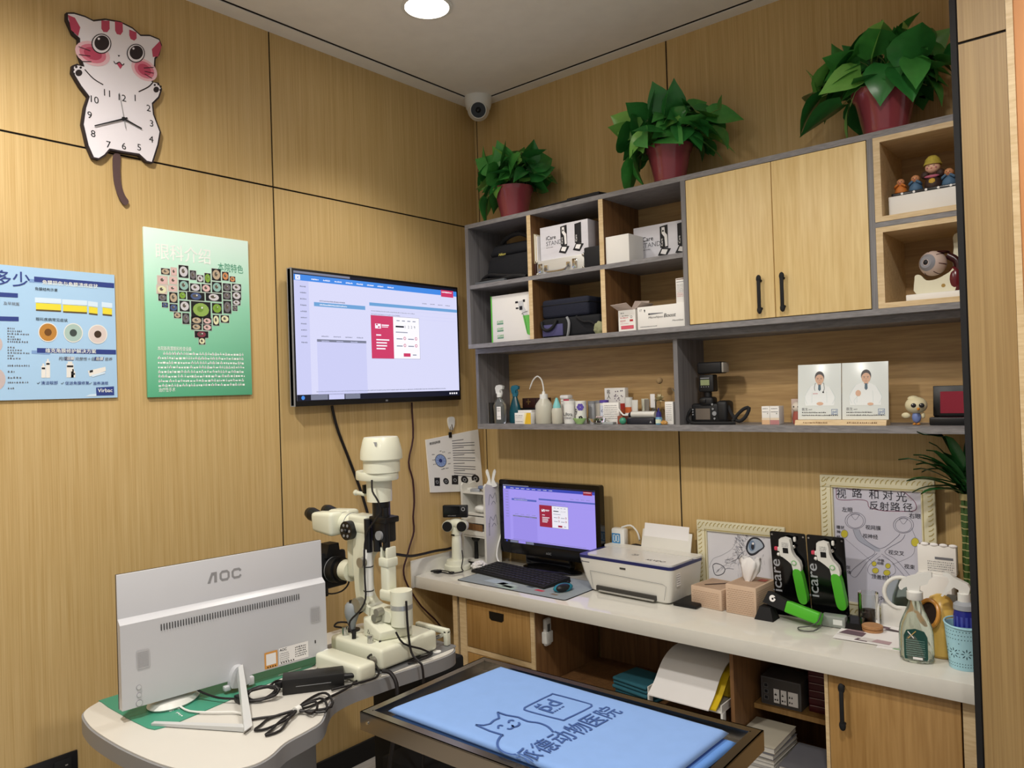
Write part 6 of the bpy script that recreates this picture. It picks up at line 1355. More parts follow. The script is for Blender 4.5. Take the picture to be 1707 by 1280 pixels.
# ---- framed drawing of the visual pathway
t = thing('framed_drawing', 'cream framed hand drawn chart of two eyes with crossing nerves', 'picture', (1.94, -.03, DZ + .0005), group='framed drawings on the desk')
picture_frame(t, -.195, 0, .386, .510, .046, -.002)
b = MB(); b.M = FRONT((-.195, -.008, 0)); b.rect(.036, .036, .350, .474, 0, mat('chart_paper', '#c9c8d6', .55, var=.03))
ho = homog([(55, 280), (580, 305), (55, 900), (118, 340)], [(.0081 - .0, .5109), (.3866, .5101), (-.0092, .0073), (.0557, .4651)]); z = .0006
BK = flat('marker_black', '#26252f'); PUR = flat('marker_purple', '#7a3c5c'); PEN = flat('marker_grey', '#6d6c7d'); YLB = flat('marker_yellow', '#c9bd3c'); SHD = flat('pencil_shade', '#a9adbd')
def os_(pts, w, m, dz=0, closed=False, smooth=4): b.stroke([ho(*p) for p in pts], w, z + dz, m, closed, smooth)
def ot(s, u, v, px, m=BK, bold=.006, w=None):
    x, y = ho(u, v); b.text(s, x, y, px * .00060, z + .0006, m, bold=bold, w=w)
for s, u, v in (('视', 122, 386), ('路', 194, 384), ('和', 272, 390), ('对', 336, 394), ('光', 398, 402)): ot(s, u, v, 46, bold=.004)
for s, u, v in (('反', 275, 440), ('射', 322, 444), ('路', 372, 446), ('径', 430, 450)): ot(s, u, v, 42, bold=.004)
os_([(122, 345), (150, 340), (190, 352), (250, 345), (300, 355), (370, 352), (430, 362), (460, 385), (485, 410), (492, 440), (470, 452), (400, 452), (340, 450), (290, 440), (270, 430), (262, 405), (220, 398), (170, 400), (125, 395), (120, 365)], .0022, PUR, closed=True)
ot('左眼', 147, 452, 24, bold=.02); ot('右眼', 458, 482, 24, bold=.02); ot('视网膜', 256, 534, 22, bold=.015); ot('视神经', 243, 574, 22, bold=.015); ot('视交叉', 362, 650, 22, bold=.015); ot('视束', 436, 716, 22, bold=.015); ot('中脑', 313, 684, 14, bold=.03); ot('动眼', 310, 698, 14, bold=.03); ot('顶盖前核', 284, 762, 22, bold=.02); ot('枕叶', 298, 862, 24, bold=.02)
ot('睫状', 122, 532, 18, bold=.03); ot('神', 122, 554, 18, bold=.03); ot('经', 122, 578, 18, bold=.03); ot('节', 134, 602, 18, bold=.03); ot('外侧', 148, 716, 18, bold=.03); ot('膝体', 152, 738, 18, bold=.03)
for cx, cy in ((208, 496), (432, 516)):
    os_([(cx + 47 * math.cos(i * .524), cy + 38 * math.sin(i * .524)) for i in range(12)], .0016, PEN, closed=True); os_([(cx + 38 * math.cos(i * .524), cy + 2 + 32 * math.sin(i * .524)) for i in range(12)], .0014, PEN, closed=True); os_([(cx - 20, cy - 28), (cx, cy - 4), (cx + 20, cy - 28)], .0012, PEN); os_([(cx - 20, cy - 28), (cx, cy - 34), (cx + 20, cy - 28)], .0012, PEN)
b.poly([ho(*p) for p in smooth2([(198, 538), (225, 538), (245, 580), (320, 625), (308, 640), (225, 590)], 3)], z - .0002, SHD)
os_([(197, 536), (222, 588), (300, 640), (250, 680), (200, 720), (183, 745)], .0016, PEN); os_([(226, 536), (250, 580), (325, 626), (400, 575), (415, 556)], .0016, PEN); os_([(440, 560), (420, 590), (345, 640), (400, 680), (470, 762)], .0016, PEN); os_([(330, 650), (380, 690), (450, 770)], .0014, PEN); os_([(310, 648), (262, 690), (215, 755), (190, 752), (183, 740)], .0014, PEN)
for cx, cy, rx, ry in ((158, 557, 16, 18), (486, 596, 18, 20), (296, 696, 11, 11), (360, 706, 12, 12), (302, 728, 15, 13), (355, 738, 16, 13)):
    b.poly([ho(cx + rx * math.cos(i * .4), cy + ry * math.sin(i * .4)) for i in range(16)], z + .0003, YLB); os_([(cx + rx * math.cos(i * .524), cy + ry * math.sin(i * .524)) for i in range(12)], .0012, PEN, .0006, True)
os_([(245, 480), (250, 520), (160, 540)], .0008, PEN) if False else None
os_([(155, 575), (220, 630), (290, 690)], .001, PEN); os_([(470, 530), (488, 575)], .001, PEN); os_([(486, 616), (470, 660), (380, 700)], .001, PEN); os_([(325, 660), (275, 700), (268, 735), (300, 755), (360, 755), (395, 735), (380, 690), (335, 662)], .0012, PEN)
b.build('drawing', t)
# ---- glass jar with dark contents, wooden lid, papers
t = thing('glass_jar', 'clear glass jar with dark contents behind the wooden lid', 'jar', (1.925, -.125, DZ + .0022))
b = MB(); b.lathe([(0, .003), (.032, .003), (.032, .108), (.0335, .110), (.0345, .108), (.0345, 0), (0, 0)], GLASS, n=28); b.build('glass', t)
b = MB(); b.lathe([(0, .004), (.0305, .004), (.0305, .045), (.02, .056), (.0, .050)], mat('jar_contents', '#3b2a20', .9, scale=90, var=.5, bump=.5), n=24); b.build('contents', t)
b = MB(); b.lathe([(0, 0), (.032, 0), (.033, .003), (.033, .007), (.029, .009), (.0335, .011), (.0335, .018), (.031, .020), (0, .020)], wood('lid_wood', '#a5764a', '#b98a5c', stretch=(10, 60, 60), rough=.5), n=32); tag(b.build('wooden_coaster', loc=(1.957, -.205, DZ + .0042)), 'round wooden jar lid lying on the magazines', 'lid')
MGS = [('magazine', 'open magazine with pinkish photographs lying at the desk edge', 1.965, -.262, .10, .105, '#b59aa0', .06), ('magazine', 'black and white magazine lying under the glass jar', 1.955, -.165, .105, .08, '#8c8a8c', -.12), ('magazine', 'green and blue leaflet sticking out beside the spray bottle', 2.055, -.315, .05, .055, '#8fb68c', .1)]
for k, (nm, lab, x, y, w, d, c, a) in enumerate(MGS):
    b = MB(); b.box(-w, w, -d / 1.3, d / 1.3, 0, .0012, PAPER); z = .0014; R = random.Random(k + 40)
    for j in range(9 if k < 2 else 3):
        u, v, s = R.uniform(-.75, .6) * w, R.uniform(-.6, .5) * d, R.uniform(.015, .045)
        cc = (c, '#4a3b40', '#d8d3d0', '#6a5560')[j % 4] if k < 2 else (c, '#7fb0c6', '#a9cf9a')[j % 3]
        s = min(s, w - abs(u), d / 1.3 - abs(v))
        if s > .004: b.poly([(u - s, v - s * .4), (u + s * .9, v - s * .6), (u + s, v + s * .5), (u - s * .6, v + s * .7)], z + j * .0001, flat('magpic_' + cc[1:], cc))
    tag(b.build(nm, loc=(x, y, DZ + .0004 + (.0 if k != 0 else .0024)), rotz=a), lab, 'magazine')
# ---- round mirror on a white stand
t = thing('desk_mirror', 'round white rimmed mirror tilted on a square white stand', 'mirror', (2.005, -.075, DZ + .0005))
b = MB(); b.box(-.045, .035, -.035, .015, 0, .075, WPLAST, bev=.003); b.build('stand', t)
dm = Vector((.25, -.9, .12)).normalized(); cm = Vector((.020, -.022, .118))
b = MB(); 
u = dm.cross(Vector((0, 0, 1))).normalized(); w = dm.cross(u)
b.tube([cm + (u * math.cos(i * .2618) + w * math.sin(i * .2618)) * .053 for i in range(24)], .007, WPLAST, n=10, closed=True, smooth=0); b.build('rim', t)
b = MB(); b.cyl(cm - dm * .003, cm + dm * .001, .050, mat('mirror_glass', '#c9ced2', .05, 1.0, var=0), n=36); b.build('glass', t)
# ---- clear spray bottle with dark green label
LIQ = mat('clear_bottle', '#dde6d8', .08, trans=.88, ior=1.33, var=0)
t = thing('spray_bottle', 'clear spray bottle with a dark green label and white trigger on the desk', 'spray bottle', (2.140, -.418, DZ + .0005), rotz=rad(8))
b = MB(); b.lathe([(0, .001), (.036, .001), (.046, .008), (.048, .03), (.0475, .085), (.044, .11), (.036, .132), (.024, .160), (.0185, .178), (.016, .19), (.016, .205), (0, .205)], LIQ, n=36, sy=.62); b.build('bottle', t)
LG = mat('label_green', '#15463f', .4, var=0); b = MB(FRONT((.0, -.0305, .012)))
b.M = Matrix.Translation((0, 0, 0)); n = 12
pts = [(-.030, .0), (.030, 0), (.032, .006), (.032, .07), (.024, .088), (.0, .095), (-.024, .088), (-.032, .07), (-.032, .006)]
def wrapy(x): return -.0305 * math.sqrt(max(0, 1 - (x / .049) ** 2)) - .0012
b.face([b.v((x, wrapy(x) - .0005, .012 + y)) for x, y in pts], LG)
b.M = FRONT((0, -.0318, .012)); [b.scrib(-.026, .026, .058 - i * .0065, .0032, .0006, flat('label_text', '#7fa39a'), i, gap=.1) for i in range(8)]; b.stroke([(-.020, .085), (-.004, .066)], .0028, .0006, PAPER, smooth=0); b.stroke([(.002, .088), (-.020, .064)], .0028, .0006, flat('label_gold', '#b59a5c'), smooth=0); b.rect(-.008, .003, .018, .010, .0006, PAPER); b.build('label', t)
b = MB(); b.lathe([(0, .188), (.021, .188), (.0225, .19), (.0225, .212), (.016, .216), (0, .216)], WPLAST, n=26); b.build('collar', t)
b = MB(FRONT((0, .011, .214))); b.prism([(-.018, 0), (.014, 0), (.016, .018), (.036, .026), (.041, .040), (.048, .045), (.048, .060), (.040, .061), (.014, .053), (-.010, .044), (-.030, .034), (-.040, .022), (-.043, .012), (-.040, .003), (-.034, .001), (-.028, .008), (-.020, .012)], 0, .022, WPLAST); b.build('trigger_head', t)
# ---- yellow pot shaped like a ball with a round opening
t = thing('ball_pot', 'yellow and cream rounded pot with a dark round opening', 'pot', (2.188, -.318, DZ + .0005))
YP = mat('pot_yellow', '#dcb45c', .3, var=.06); b = MB()
b.lathe([(0, 0), (.040, 0), (.050, .01), (.054, .06), (.052, .11), (.044, .15), (.028, .178), (.010, .188), (0, .189)], YP, n=32); b.build('shell', t)
do = Vector((-.45, -.85, .30)).normalized(); co = Vector((-.016, -.028, .128)); u = do.cross(Vector((0, 0, 1))).normalized(); w = do.cross(u)
b = MB(); b.tube([co + do * .020 + u * .036 * math.cos(i * .3142) + w * .042 * math.sin(i * .3142) for i in range(20)], .0065, mat('rim_amber', '#c98b3a', .3), n=8, closed=True, smooth=0); b.build('opening_rim', t)
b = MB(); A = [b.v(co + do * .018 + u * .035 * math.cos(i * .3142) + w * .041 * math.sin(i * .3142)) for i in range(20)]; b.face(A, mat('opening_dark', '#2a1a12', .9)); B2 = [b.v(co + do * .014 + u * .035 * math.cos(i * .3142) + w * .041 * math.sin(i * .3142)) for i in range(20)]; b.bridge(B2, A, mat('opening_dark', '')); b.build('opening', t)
# ---- cartons at the back
t = thing('tissue_pack', 'white open carton with printed front standing by the bamboo', 'box', (2.140, -.095, DZ + .0005))
b = MB(); b.box(-.055, .050, -.055, .03, 0, .205, CARD, bev=.002); b.build('lower_box', t)
b = MB(); b.box(-.052, .062, -.035, .0, .2055, .300, CARD, bev=.001); b.M = FRONT((-.052, -.0356, .2055)); b.rect(.052, .050, .106, .058, .0003, GREYINK); [b.scrib(.030, .108, .040 - i * .0075, .0042, .0003, GREYINK, i, gap=.5) for i in range(5)]; b.build('upper_box', t)
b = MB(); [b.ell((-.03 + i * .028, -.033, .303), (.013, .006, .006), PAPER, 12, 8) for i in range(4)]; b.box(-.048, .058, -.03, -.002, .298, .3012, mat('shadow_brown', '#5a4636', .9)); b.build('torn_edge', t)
carton('grey_post', 'dark grey upright block beside the blue basket', 'block', 2.185, 2.215, -.215, -.190, DZ + .0005, DZ + .16, mat('post_grey', '#56534c', .7))
# ---- lucky bamboo
t = thing('lucky_bamboo', 'lucky bamboo with ringed stalks and a leafy top beside the pillar', 'plant', (2.240, -.085, DZ + .0005))
BAM = mat('bamboo_green', '#3d5a2b', .45, var=.15, scale=40); BAMY = mat('bamboo_ring', '#b9b07a', .5)
b = MB(); b.lathe([(0, 0), (.032, 0), (.036, .06), (.034, .12), (.030, .12), (.030, .01), (0, .01)], mat('bamboo_vase', '#5c5048', .4), n=24); b.build('vase', t)
for k in range(7):
    a = k * 2 * PI / 7; b = MB(); r = .019
    for i in range(19):
        z0 = .03 + i * .0235; aa = a + i * .16; b.cyl((r * math.cos(aa), r * math.sin(aa), z0), (r * math.cos(aa + .16), r * math.sin(aa + .16), z0 + .0235), .0085, BAM, n=10); b.cyl((r * math.cos(aa), r * math.sin(aa), z0), (r * math.cos(aa), r * math.sin(aa), z0 + .0025), .0095, BAMY, n=10)
    b.build('stalk', t)
b = MB(); b.cyl((0, 0, .455), (0, 0, .475), .030, mat('bamboo_tie', '#a5986a', .6), n=24); b.cyl((0, 0, .43), (0, 0, .436), .030, mat('bamboo_tie', ''), n=24); b.build('tie', t)
b = MB(); R = random.Random(13)
BLEAF = mat('bamboo_leaf', '#265a2c', .35, var=.25, scale=30)
def cl(p):
    q = Vector(p); q.y = min(q.y, .055); q.x = min(q.x, .048)
    if q.z > .66 and q.y > -.165 - .01: q.y = -.175 if q.z > .675 else q.y
    return q
def strap(base, d, L, w, m):
    d = Vector(d).normalized(); side = d.cross(Vector((0, 0, 1))).normalized(); p = Vector(base); rows = []
    for i in range(8):
        t_ = i / 7; dd = (d * (1 - .5 * t_) + Vector((0, 0, -.25 * t_ * t_ * 2))).normalized(); ww = w * (math.sin(PI * (.12 + .88 * t_)) ** .7 if t_ < 1 else 0)
        rows.append([b.v(cl(p + side * ww)), b.v(cl(p - Vector((0, 0, .004)))), b.v(cl(p - side * ww))]); p = p + dd * (L / 7)
    for r0, r1 in zip(rows, rows[1:]):
        for j in range(2): b.face([r0[j], r0[j + 1], r1[j + 1], r1[j]], m, True)
for k in range(38):
    a = R.uniform(0, 2 * PI); el = R.uniform(.15, 1.2); zz = .46 + R.uniform(0, .09)
    strap((.012 * math.cos(a), .012 * math.sin(a), zz), (math.cos(a) * math.cos(el), math.sin(a) * math.cos(el), math.sin(el)), R.uniform(.14, .21), R.uniform(.017, .026), BLEAF)
for d, L, w in (((-.9, -.55, .75), .24, .020), ((-1, -.45, .35), .19, .019), ((-1, -.2, .05), .17, .014), ((-.5, -.9, 1.1), .23, .020), ((-.15, -.9, 1.3), .26, .020), ((-.75, -.7, .95), .22, .018)): strap((0, -.012, .50), d, L, w, BLEAF)
b.build('leaves', t, sharp=180)
# ---- blue basket with a second spray bottle
t = thing('plastic_basket', 'light blue round basket with punched flower holes at the desk edge', 'basket', (2.262, -.392, DZ + .0005))
BSK = mat('basket_blue', '#a6d4e2', .4, var=.03); HOLE = flat('basket_hole', '#1d3a46')
b = MB(); b.lathe([(0, .003), (.0385, .003), (.0475, .128), (.050, .130), (.050, .126), (.040, 0), (0, 0)], BSK, n=48)
o = b.build('wall', t)
b = MB()
def onb(a, zz):
    r = .0400 + (.0498 - .0400) * zz / .128 + .0004; return Vector((r * math.cos(a), r * math.sin(a), zz))
def hole(a, zz, ra, rz, rot=0):
    P = []
    for i in range(8):
        x, y = ra * math.cos(i * PI / 4), rz * math.sin(i * PI / 4); P.append(b.v(onb(a + (x * math.cos(rot) - y * math.sin(rot)) / .045, zz + x * math.sin(rot) + y * math.cos(rot))))
    b.face(P, HOLE)
for fa in (-2.05, -1.25, -2.85):
    for i in range(8): th = i * PI / 4; hole(fa + .011 * math.cos(th) / .045, .05 + .011 * math.sin(th), .0048, .0014, th)
for i in range(30):
    a = -3.3 + i * .085
    for zz in (.012, .02, .092, .104, .115):
        if (i + int(zz * 1000)) % 2: hole(a, zz, .0016, .0013)
    for zz in (.03, .04, .06, .07, .08):
        if min(abs(a - fa) for fa in (-2.05, -1.25, -2.85)) > .36 and (i + int(zz * 100)) % 2: hole(a, zz, .0016, .0013)
b.build('hole_pattern', t)
b = MB(); b.tube([(.050 * math.cos(i * .2618), .050 * math.sin(i * .2618), .130 + .006 * math.cos(i * .2618 - 2.2)) for i in range(24)], .0028, BSK, n=8, closed=True, smooth=0); b.build('rim', t)
t = thing('spray_bottle', 'deep blue spray bottle with a white trigger inside the light blue basket', 'spray bottle', (2.266, -.388, DZ + .004))
b = MB(); b.lathe([(0, 0), (.028, 0), (.030, .01), (.030, .150), (.027, .170), (0, .170)], mat('bottle_royal', '#272e8c', .25, var=.05), n=24); [band(b, .0303, .09 + i * .0, .150, mat('stripe_blue', '#4b57b4', .3), a0=-150 + i * 24, a1=-138 + i * 24, n=3) for i in range(5)]; b.build('bottle', t)
b = MB(); b.lathe([(0, .168), (.030, .168), (.029, .182), (.016, .192), (0, .192)], mat('collar_grey', '#9fa4ab', .4), n=24); b.build('shoulder', t)
b = MB(); b.lathe([(0, .190), (.017, .190), (.017, .214), (0, .216)], WPLAST, n=20); b.M = FRONT((0, .009, .214)); b.prism([(.014, 0), (.018, .018), (.012, .030), (-.024, .046), (-.034, .056), (-.050, .058), (-.052, .047), (-.040, .043), (-.036, .032), (-.046, .010), (-.060, -.014), (-.055, -.016), (-.036, .004), (-.024, .016), (-.012, .010), (-.012, 0)], 0, .018, WPLAST); b.build('trigger_head', t)
# ================================================================ instrument table
TW = mat('table_white', '#cecbc3', .3, var=.02); TEDGE = mat('table_edge_grey', '#8b8c8f', .35, var=.03)
t = thing('instrument_table', 'white kidney shaped instrument table with a grey edge beside the left wall', 'table', (.62, -1.65, 0))
TP = [(.345, -2.03), (.36, -2.09), (.40, -2.135), (.47, -2.155), (.573, -2.165), (.75, -2.16), (.92, -2.136), (1.02, -2.09), (1.07, -2.02), (1.067, -1.96), (1.034, -1.895), (1.022, -1.83), (1.008, -1.775), (.979, -1.738), (.94, -1.702), (.899, -1.651), (.883, -1.578), (.888, -1.502), (.895, -1.42), (.913, -1.281), (.915, -1.20), (.895, -1.152), (.85, -1.13), (.75, -1.12), (.45, -1.12), (.40, -1.14), (.385, -1.2), (.375, -1.5), (.355, -1.85)]
TPS = smooth2(TP, 4)
b = mbw(t); b.prism(TPS, .704, .746, TEDGE, smooth=True); b.build('edge_band', t)
b = mbw(t); b.prism(inset(TPS, .005), .7461, .750, TW, smooth=True); b.build('table_top', t)
b = mbw(t); b.prism(rrect(.50, -1.452, .886, -1.128, .02), .7503, .7515, mat('plate_grey', '#77787a', .3, .2)); b.build('instrument_plate', t)
for x, y in ((.862, -1.262), (.868, -1.212)): b = mbw(t); b.cyl((x, y, .7517), (x, y, .7535), .014, WPLAST, n=20); b.build('cap_button', t)
b = mbw(t); b.box(.56, .68, -1.72, -1.56, .10, .703, GREYP, bev=.01); b.build('column', t)
b = mbw(t); b.box(.42, .82, -1.95, -1.35, .03, .10, BLACKM, bev=.02); b.build('foot', t)
# green desk mat
b = MB(); MG = mat('mat_green', '#3e8f75', .45, var=.04)
b.prism(smooth2([(.352, -2.045), (.37, -2.072), (.50, -2.075), (.66, -2.07), (.688, -2.05), (.69, -2.0), (.672, -1.88), (.657, -1.771), (.636, -1.628), (.610, -1.475), (.40, -1.47), (.365, -1.48), (.358, -1.8)], 2), 0, .0018, MG)
b.M = frame((.66, -2.01, .0022), (-.99, .1, 0), (-.1, -.99, 0)); b.text('宠颐', .055, -.045, .026, 0, PAPER, bold=.02); b.scrib(0, .04, -.035, .008, 0, PAPER); b.M = frame((.63, -1.60, .0022), (0.05, 1, 0), (-1, .05, 0)); b.rect(-.05, .01, .03, .013, 0, PAPER)
tag(b.build('desk_mat', loc=(0, 0, .7504)), 'green desk mat lying under the white monitor', 'mat')
# ---- white monitor seen from behind
MW = mat('monitor_white', '#c3c4c8', .3, var=.015)
t = thing('white_monitor', 'large white monitor seen from behind, standing on the instrument table', 'monitor', (.594, -1.79, .7525))
RV = Vector((.126, .992, 0)).normalized()
MM = frame(Vector((.555, -2.096, .78)) - Vector(t.location), RV, (0, 0, 1)); MWD, MHT = .612, .366
b = MB(MM); b.box(0, MWD, 0, MHT, -.016, -.008, BLACK, bev=.002); b.rect(.006, .012, MWD - .006, MHT - .006, -.0165, BLACK); b.build('screen', t)
b = MB(MM); b.box(0, MWD, 0, MHT, -.008, -.001, MW, bev=.0015)
b.hull8([(.0, .004, -.001), (MWD, .004, -.001), (MWD, .246, -.001), (0, .246, -.001), (0.0, .004, .020), (MWD, .004, .020), (MWD, .232, .018), (0, .232, .018)], MW); b.build('back_cover', t)
MM2 = MM @ Matrix.Translation((0, 0, .0192)) @ Matrix.Rotation(0, 4, 'X')
b = MB(MM @ Matrix.Translation((0, 0, .0202)))
for i in range(56): b.rect(.104 + i * .0075, .196, .104 + i * .0075 + .0028, .214, 0, flat('vent_dark', '#37373a'))
b.build('vents', t)
for x0, z0 in ((.039, .105), (.556, .112)):
    b = MB(MM @ Matrix.Translation((0, 0, .0206)))
    b.poly(rrect(x0, z0, x0 + .034, z0 + .05, .005), 0, flat('grille_grey', '#b5b5b8'))
    for i in range(9):
        for j in range(12): b.rect(x0 + .003 + i * .0032, z0 + .004 + j * .0036, x0 + .0045 + i * .0032, z0 + .0055 + j * .0036, .0004, flat('grille_hole', '#6f6f74'))
    b.build('speaker_grille', t)
b = MB(MM @ Matrix.Translation((.243, .296, -.0004))); LGR = flat('logo_grey', '#8f8f91')
b.poly([(0, 0), (.008, 0), (.016, .021), (.020, .021), (.020, .0), (.028, 0), (.028, .030), (.012, .030)], .0, LGR)
b.stroke([(.039, .008), (.044, .003), (.058, .003), (.063, .008), (.063, .022), (.058, .027), (.044, .027), (.039, .022)], .0065, .0, LGR, True, smooth=0)
b.stroke([(.100, .021), (.095, .027), (.080, .027), (.075, .022), (.075, .008), (.080, .003), (.095, .003), (.100, .009)], .0065, .0, LGR, smooth=0)
b.build('logo', t)
b = MB(MM @ Matrix.Translation((0, 0, .0207))); b.poly(rrect(.400, .008, .442, .058, .002), 0, flat('sticker_orange', '#d99a4b')); b.rect(.405, .018, .437, .052, .0004, PAPER); [b.rect(.408 + i * .008, .010, .412 + i * .008, .014, .0004, INK) for i in range(4)]; b.rect(.446, .010, .545, .060, 0, PAPER); b.text('AOC', .449, .050, .008, .0004, INK, bold=.03)
for i in range(5): b.scrib(.449, .480, .041 - i * .006, .0035, .0004, GREYINK, i); b.scrib(.500, .540, .048 - i * .007, .005, .0004, INK, i + 9)
[b.rect(.452 + i * .008, .012, .456 + i * .008, .016, .0004, INK) for i in range(6)]; b.rect(.568, .046, .572, .056, 0, BLACK); b.build('rating_label', t)
for z, r in ((.057, .0065), (.036, .006), (.014, .0085)): b = MB(MM @ Matrix.Translation((.043, z, .020))); b.cyl((0, 0, 0), (0, 0, .002), r, GREYP, n=20); b.cyl((0, 0, .002), (0, 0, .0028), r * .88, MW, n=20); b.build('button', t)
b = MB(MM @ Matrix.Translation((.315, .0, .020))); b.prism(smooth2([(-.026, -.012), (.026, -.012), (.026, .02), (.014, .042), (0, .047), (-.014, .042), (-.026, .02)], 3), 0, .022, MW, smooth=True); b.box(-.005, .005, .010, .034, .022, .0232, BLACK); b.box(.026, .045, -.02, .004, 0, .018, MW, bev=.003); b.box(-.045, -.026, -.018, -.004, 0, .018, MW, bev=.003); b.build('hinge', t)
lo = Vector(t.location)
b = MB(Matrix.Translation(-lo)); SV = mat('stand_silver', '#c9cbcb', .35, .1)
A = Vector((.632, -1.79, .816)); Bp = Vector((.893, -1.918, .7525)); Cp = Vector((.650, -2.052, .7525))
d = (Bp - A); n_ = Vector((-.43, .9, 0)) * .011
b.hull8([A - n_ + Vector((0, 0, -.012)), A + n_ + Vector((0, 0, -.012)), Bp + n_ * 1.6, Bp - n_ * 1.6, A - n_ + Vector((.010, 0, .014)), A + n_ + Vector((.010, 0, .014)), Bp + n_ * 1.6 + Vector((.012, -.004, .010)), Bp - n_ * 1.6 + Vector((.012, -.004, .010))], SV)
u_ = (Cp - Bp).normalized(); p_ = Vector((-u_.y, u_.x, 0)) * .010
b.hull8([Bp + p_, Bp - p_, Cp - p_ * .7, Cp + p_ * .7, Bp + p_ + Vector((0, 0, .012)), Bp - p_ + Vector((0, 0, .012)), Cp - p_ * .7 + Vector((0, 0, .006)), Cp + p_ * .7 + Vector((0, 0, .006))], SV); b.build('stand_leg', t)
b = MB(); b.lathe([(0, 0), (.055, 0), (.060, .006), (.052, .018), (.020, .024), (0, .025)], WPLAST, n=30, sy=1.35); tag(b.build('white_puck', loc=(.545, -1.945, .7525), rotz=.4), 'white rounded puck lying on the green mat under the monitor', 'device')
b = MB(); b.tube([(.60, -1.955, .757), (.66, -1.955, .757), (.72, -1.92, .757), (.765, -1.885, .757), (.80, -1.875, .757)], .0028, WPLAST, n=6); tag(b.build('white_lead'), 'thin white cable looping over the green mat below the monitor', 'cable')
b = MB()
for i in range(5):
    a = i * .25; b.tube([(.705 + .004 * i, -1.535, .757), (.695 + .004 * i, -1.515 + .004 * i, .785 + .004 * i), (.700 + .003 * i, -1.49, .80), (.715 + .003 * i, -1.475, .785), (.72, -1.50, .757)], .0022, WPLAST, n=6, closed=True)
tag(b.build('cable_bundle', loc=(-.045, -.005, -.003)), 'small coiled bundle of white cable beside the black power brick', 'cable')
# ---- power brick and black cables
t = thing('power_brick', 'black power brick lying on the front edge of the instrument table', 'power adapter', (.787, -1.640, .7506), rotz=rad(54.7))
b = MB(); b.box(-.088, .088, -.034, .034, 0, .044, mat('brick_black', '#131212', .45), bev=.003); b.box(-.05, .05, -.0345, .0345, .021, .0225, GREYP); b.build('body', t)
b = MB(); b.cyl((.088, 0, .022), (.118, 0, .022), .010, BLACK, r1=.007, n=14); [b.cyl((.118 + i * .007, 0, .022), (.122 + i * .007, 0, .022), .0075 - .0006 * i, BLACK, n=12) for i in range(6)]; b.build('strain_relief', t)
b = MB(); b.box(-.110, -.088, -.009, .009, .012, .030, BLACK, bev=.003); b.build('plug', t)
b = MB(); b.tube([(.895, -1.47, .772), (.912, -1.452, .765), (.935, -1.448, .735), (.945, -1.455, .68), (.935, -1.46, .60), (.90, -1.46, .45), (.86, -1.45, .2), (.84, -1.45, .12)], .0065, CBL, n=8); tag(b.build('mains_cable'), 'thick black cable hanging over the table edge behind the power brick', 'cable')
b = MB(); zc = .7555
b.tube([(.838, -1.478, .771), (.872, -1.55, .760), (.885, -1.60, zc), (.895, -1.66, zc), (.905, -1.73, zc), (.912, -1.775, .763)], .0035, CBL, n=7)
for k, (o1, o2) in enumerate((((.850, -1.668), (.955, -1.70)), ((.90, -1.70), (.975, -1.735)), ((.93, -1.735), (.96, -1.77)))):
    b.tube([(.908, -1.778, .763), ((o1[0] + .908) / 2 - .01, (o1[1] - 1.778) / 2 - .01, zc + .006 * k), (o1[0], o1[1], zc + .01 * k), ((o1[0] + o2[0]) / 2, (o1[1] + o2[1]) / 2 + .012, zc + .012 - .003 * k), (o2[0], o2[1], zc + .003 * k), (.93, -1.768, zc + .004), (.908, -1.778, .763)], .0035, CBL, n=7, caps=False)
for k, (o1, o2) in enumerate((((.905, -1.905), (.928, -1.895)), ((.955, -1.905), (.965, -1.88)))):
    b.tube([(.908, -1.778, .763), (o1[0] - .025, (o1[1] - 1.778) / 2, zc + .006 * k), (o1[0] - .005, o1[1] + .02, zc), (o1[0] + .008, o1[1] - .004, zc), (o2[0] + .004, o2[1] + .01, zc), (.935, -1.82, zc + .006), (.908, -1.778, .763)], .0035, CBL, n=7, caps=False)
b.tube([(.908, -1.778, .763), (.885, -1.82, zc), (.858, -1.86, zc), (.838, -1.895, zc)], .0035, CBL, n=7)
b.cyl((.905, -1.770, .762), (.911, -1.787, .762), .010, WPLAST, n=14)
tag(b.build('coiled_cable'), 'long black cable coiled and tied with a white band on the table', 'cable')
b = MB(); R = random.Random(3)
for k in range(9):
    a = R.uniform(-.3, .3); c0 = Vector((.745, -1.79, .768)); u1 = Vector((.55, .80, .1)).normalized(); v1 = Vector((-.55, .4, .75)).normalized()
    b.tube([c0 + u1 * (.045 * math.cos(i * .785) + R.uniform(-.004, .004)) + v1 * ((.016 + .004 * R.random()) * math.sin(i * .785)) + Vector((R.uniform(-.008, .008), R.uniform(-.008, .008), .004)) for i in range(8)], .0032, CBL, n=6, closed=True)
b.tube([(.735, -1.752, .78), (.722, -1.725, .782), (.725, -1.705, .776), (.728, -1.702, .772)], .0035, CBL, n=6)
b.box(.690, .722, -1.842, -1.812, .752, .772, BLACK, bev=.004); b.tube([(.705, -1.84, .764), (.66, -1.87, .766), (.61, -1.89, .775), (.585, -1.90, .785)], .0032, CBL, n=6)
tag(b.build('tangled_cable'), 'tangled bunch of thin black cable left of the power brick', 'cable')
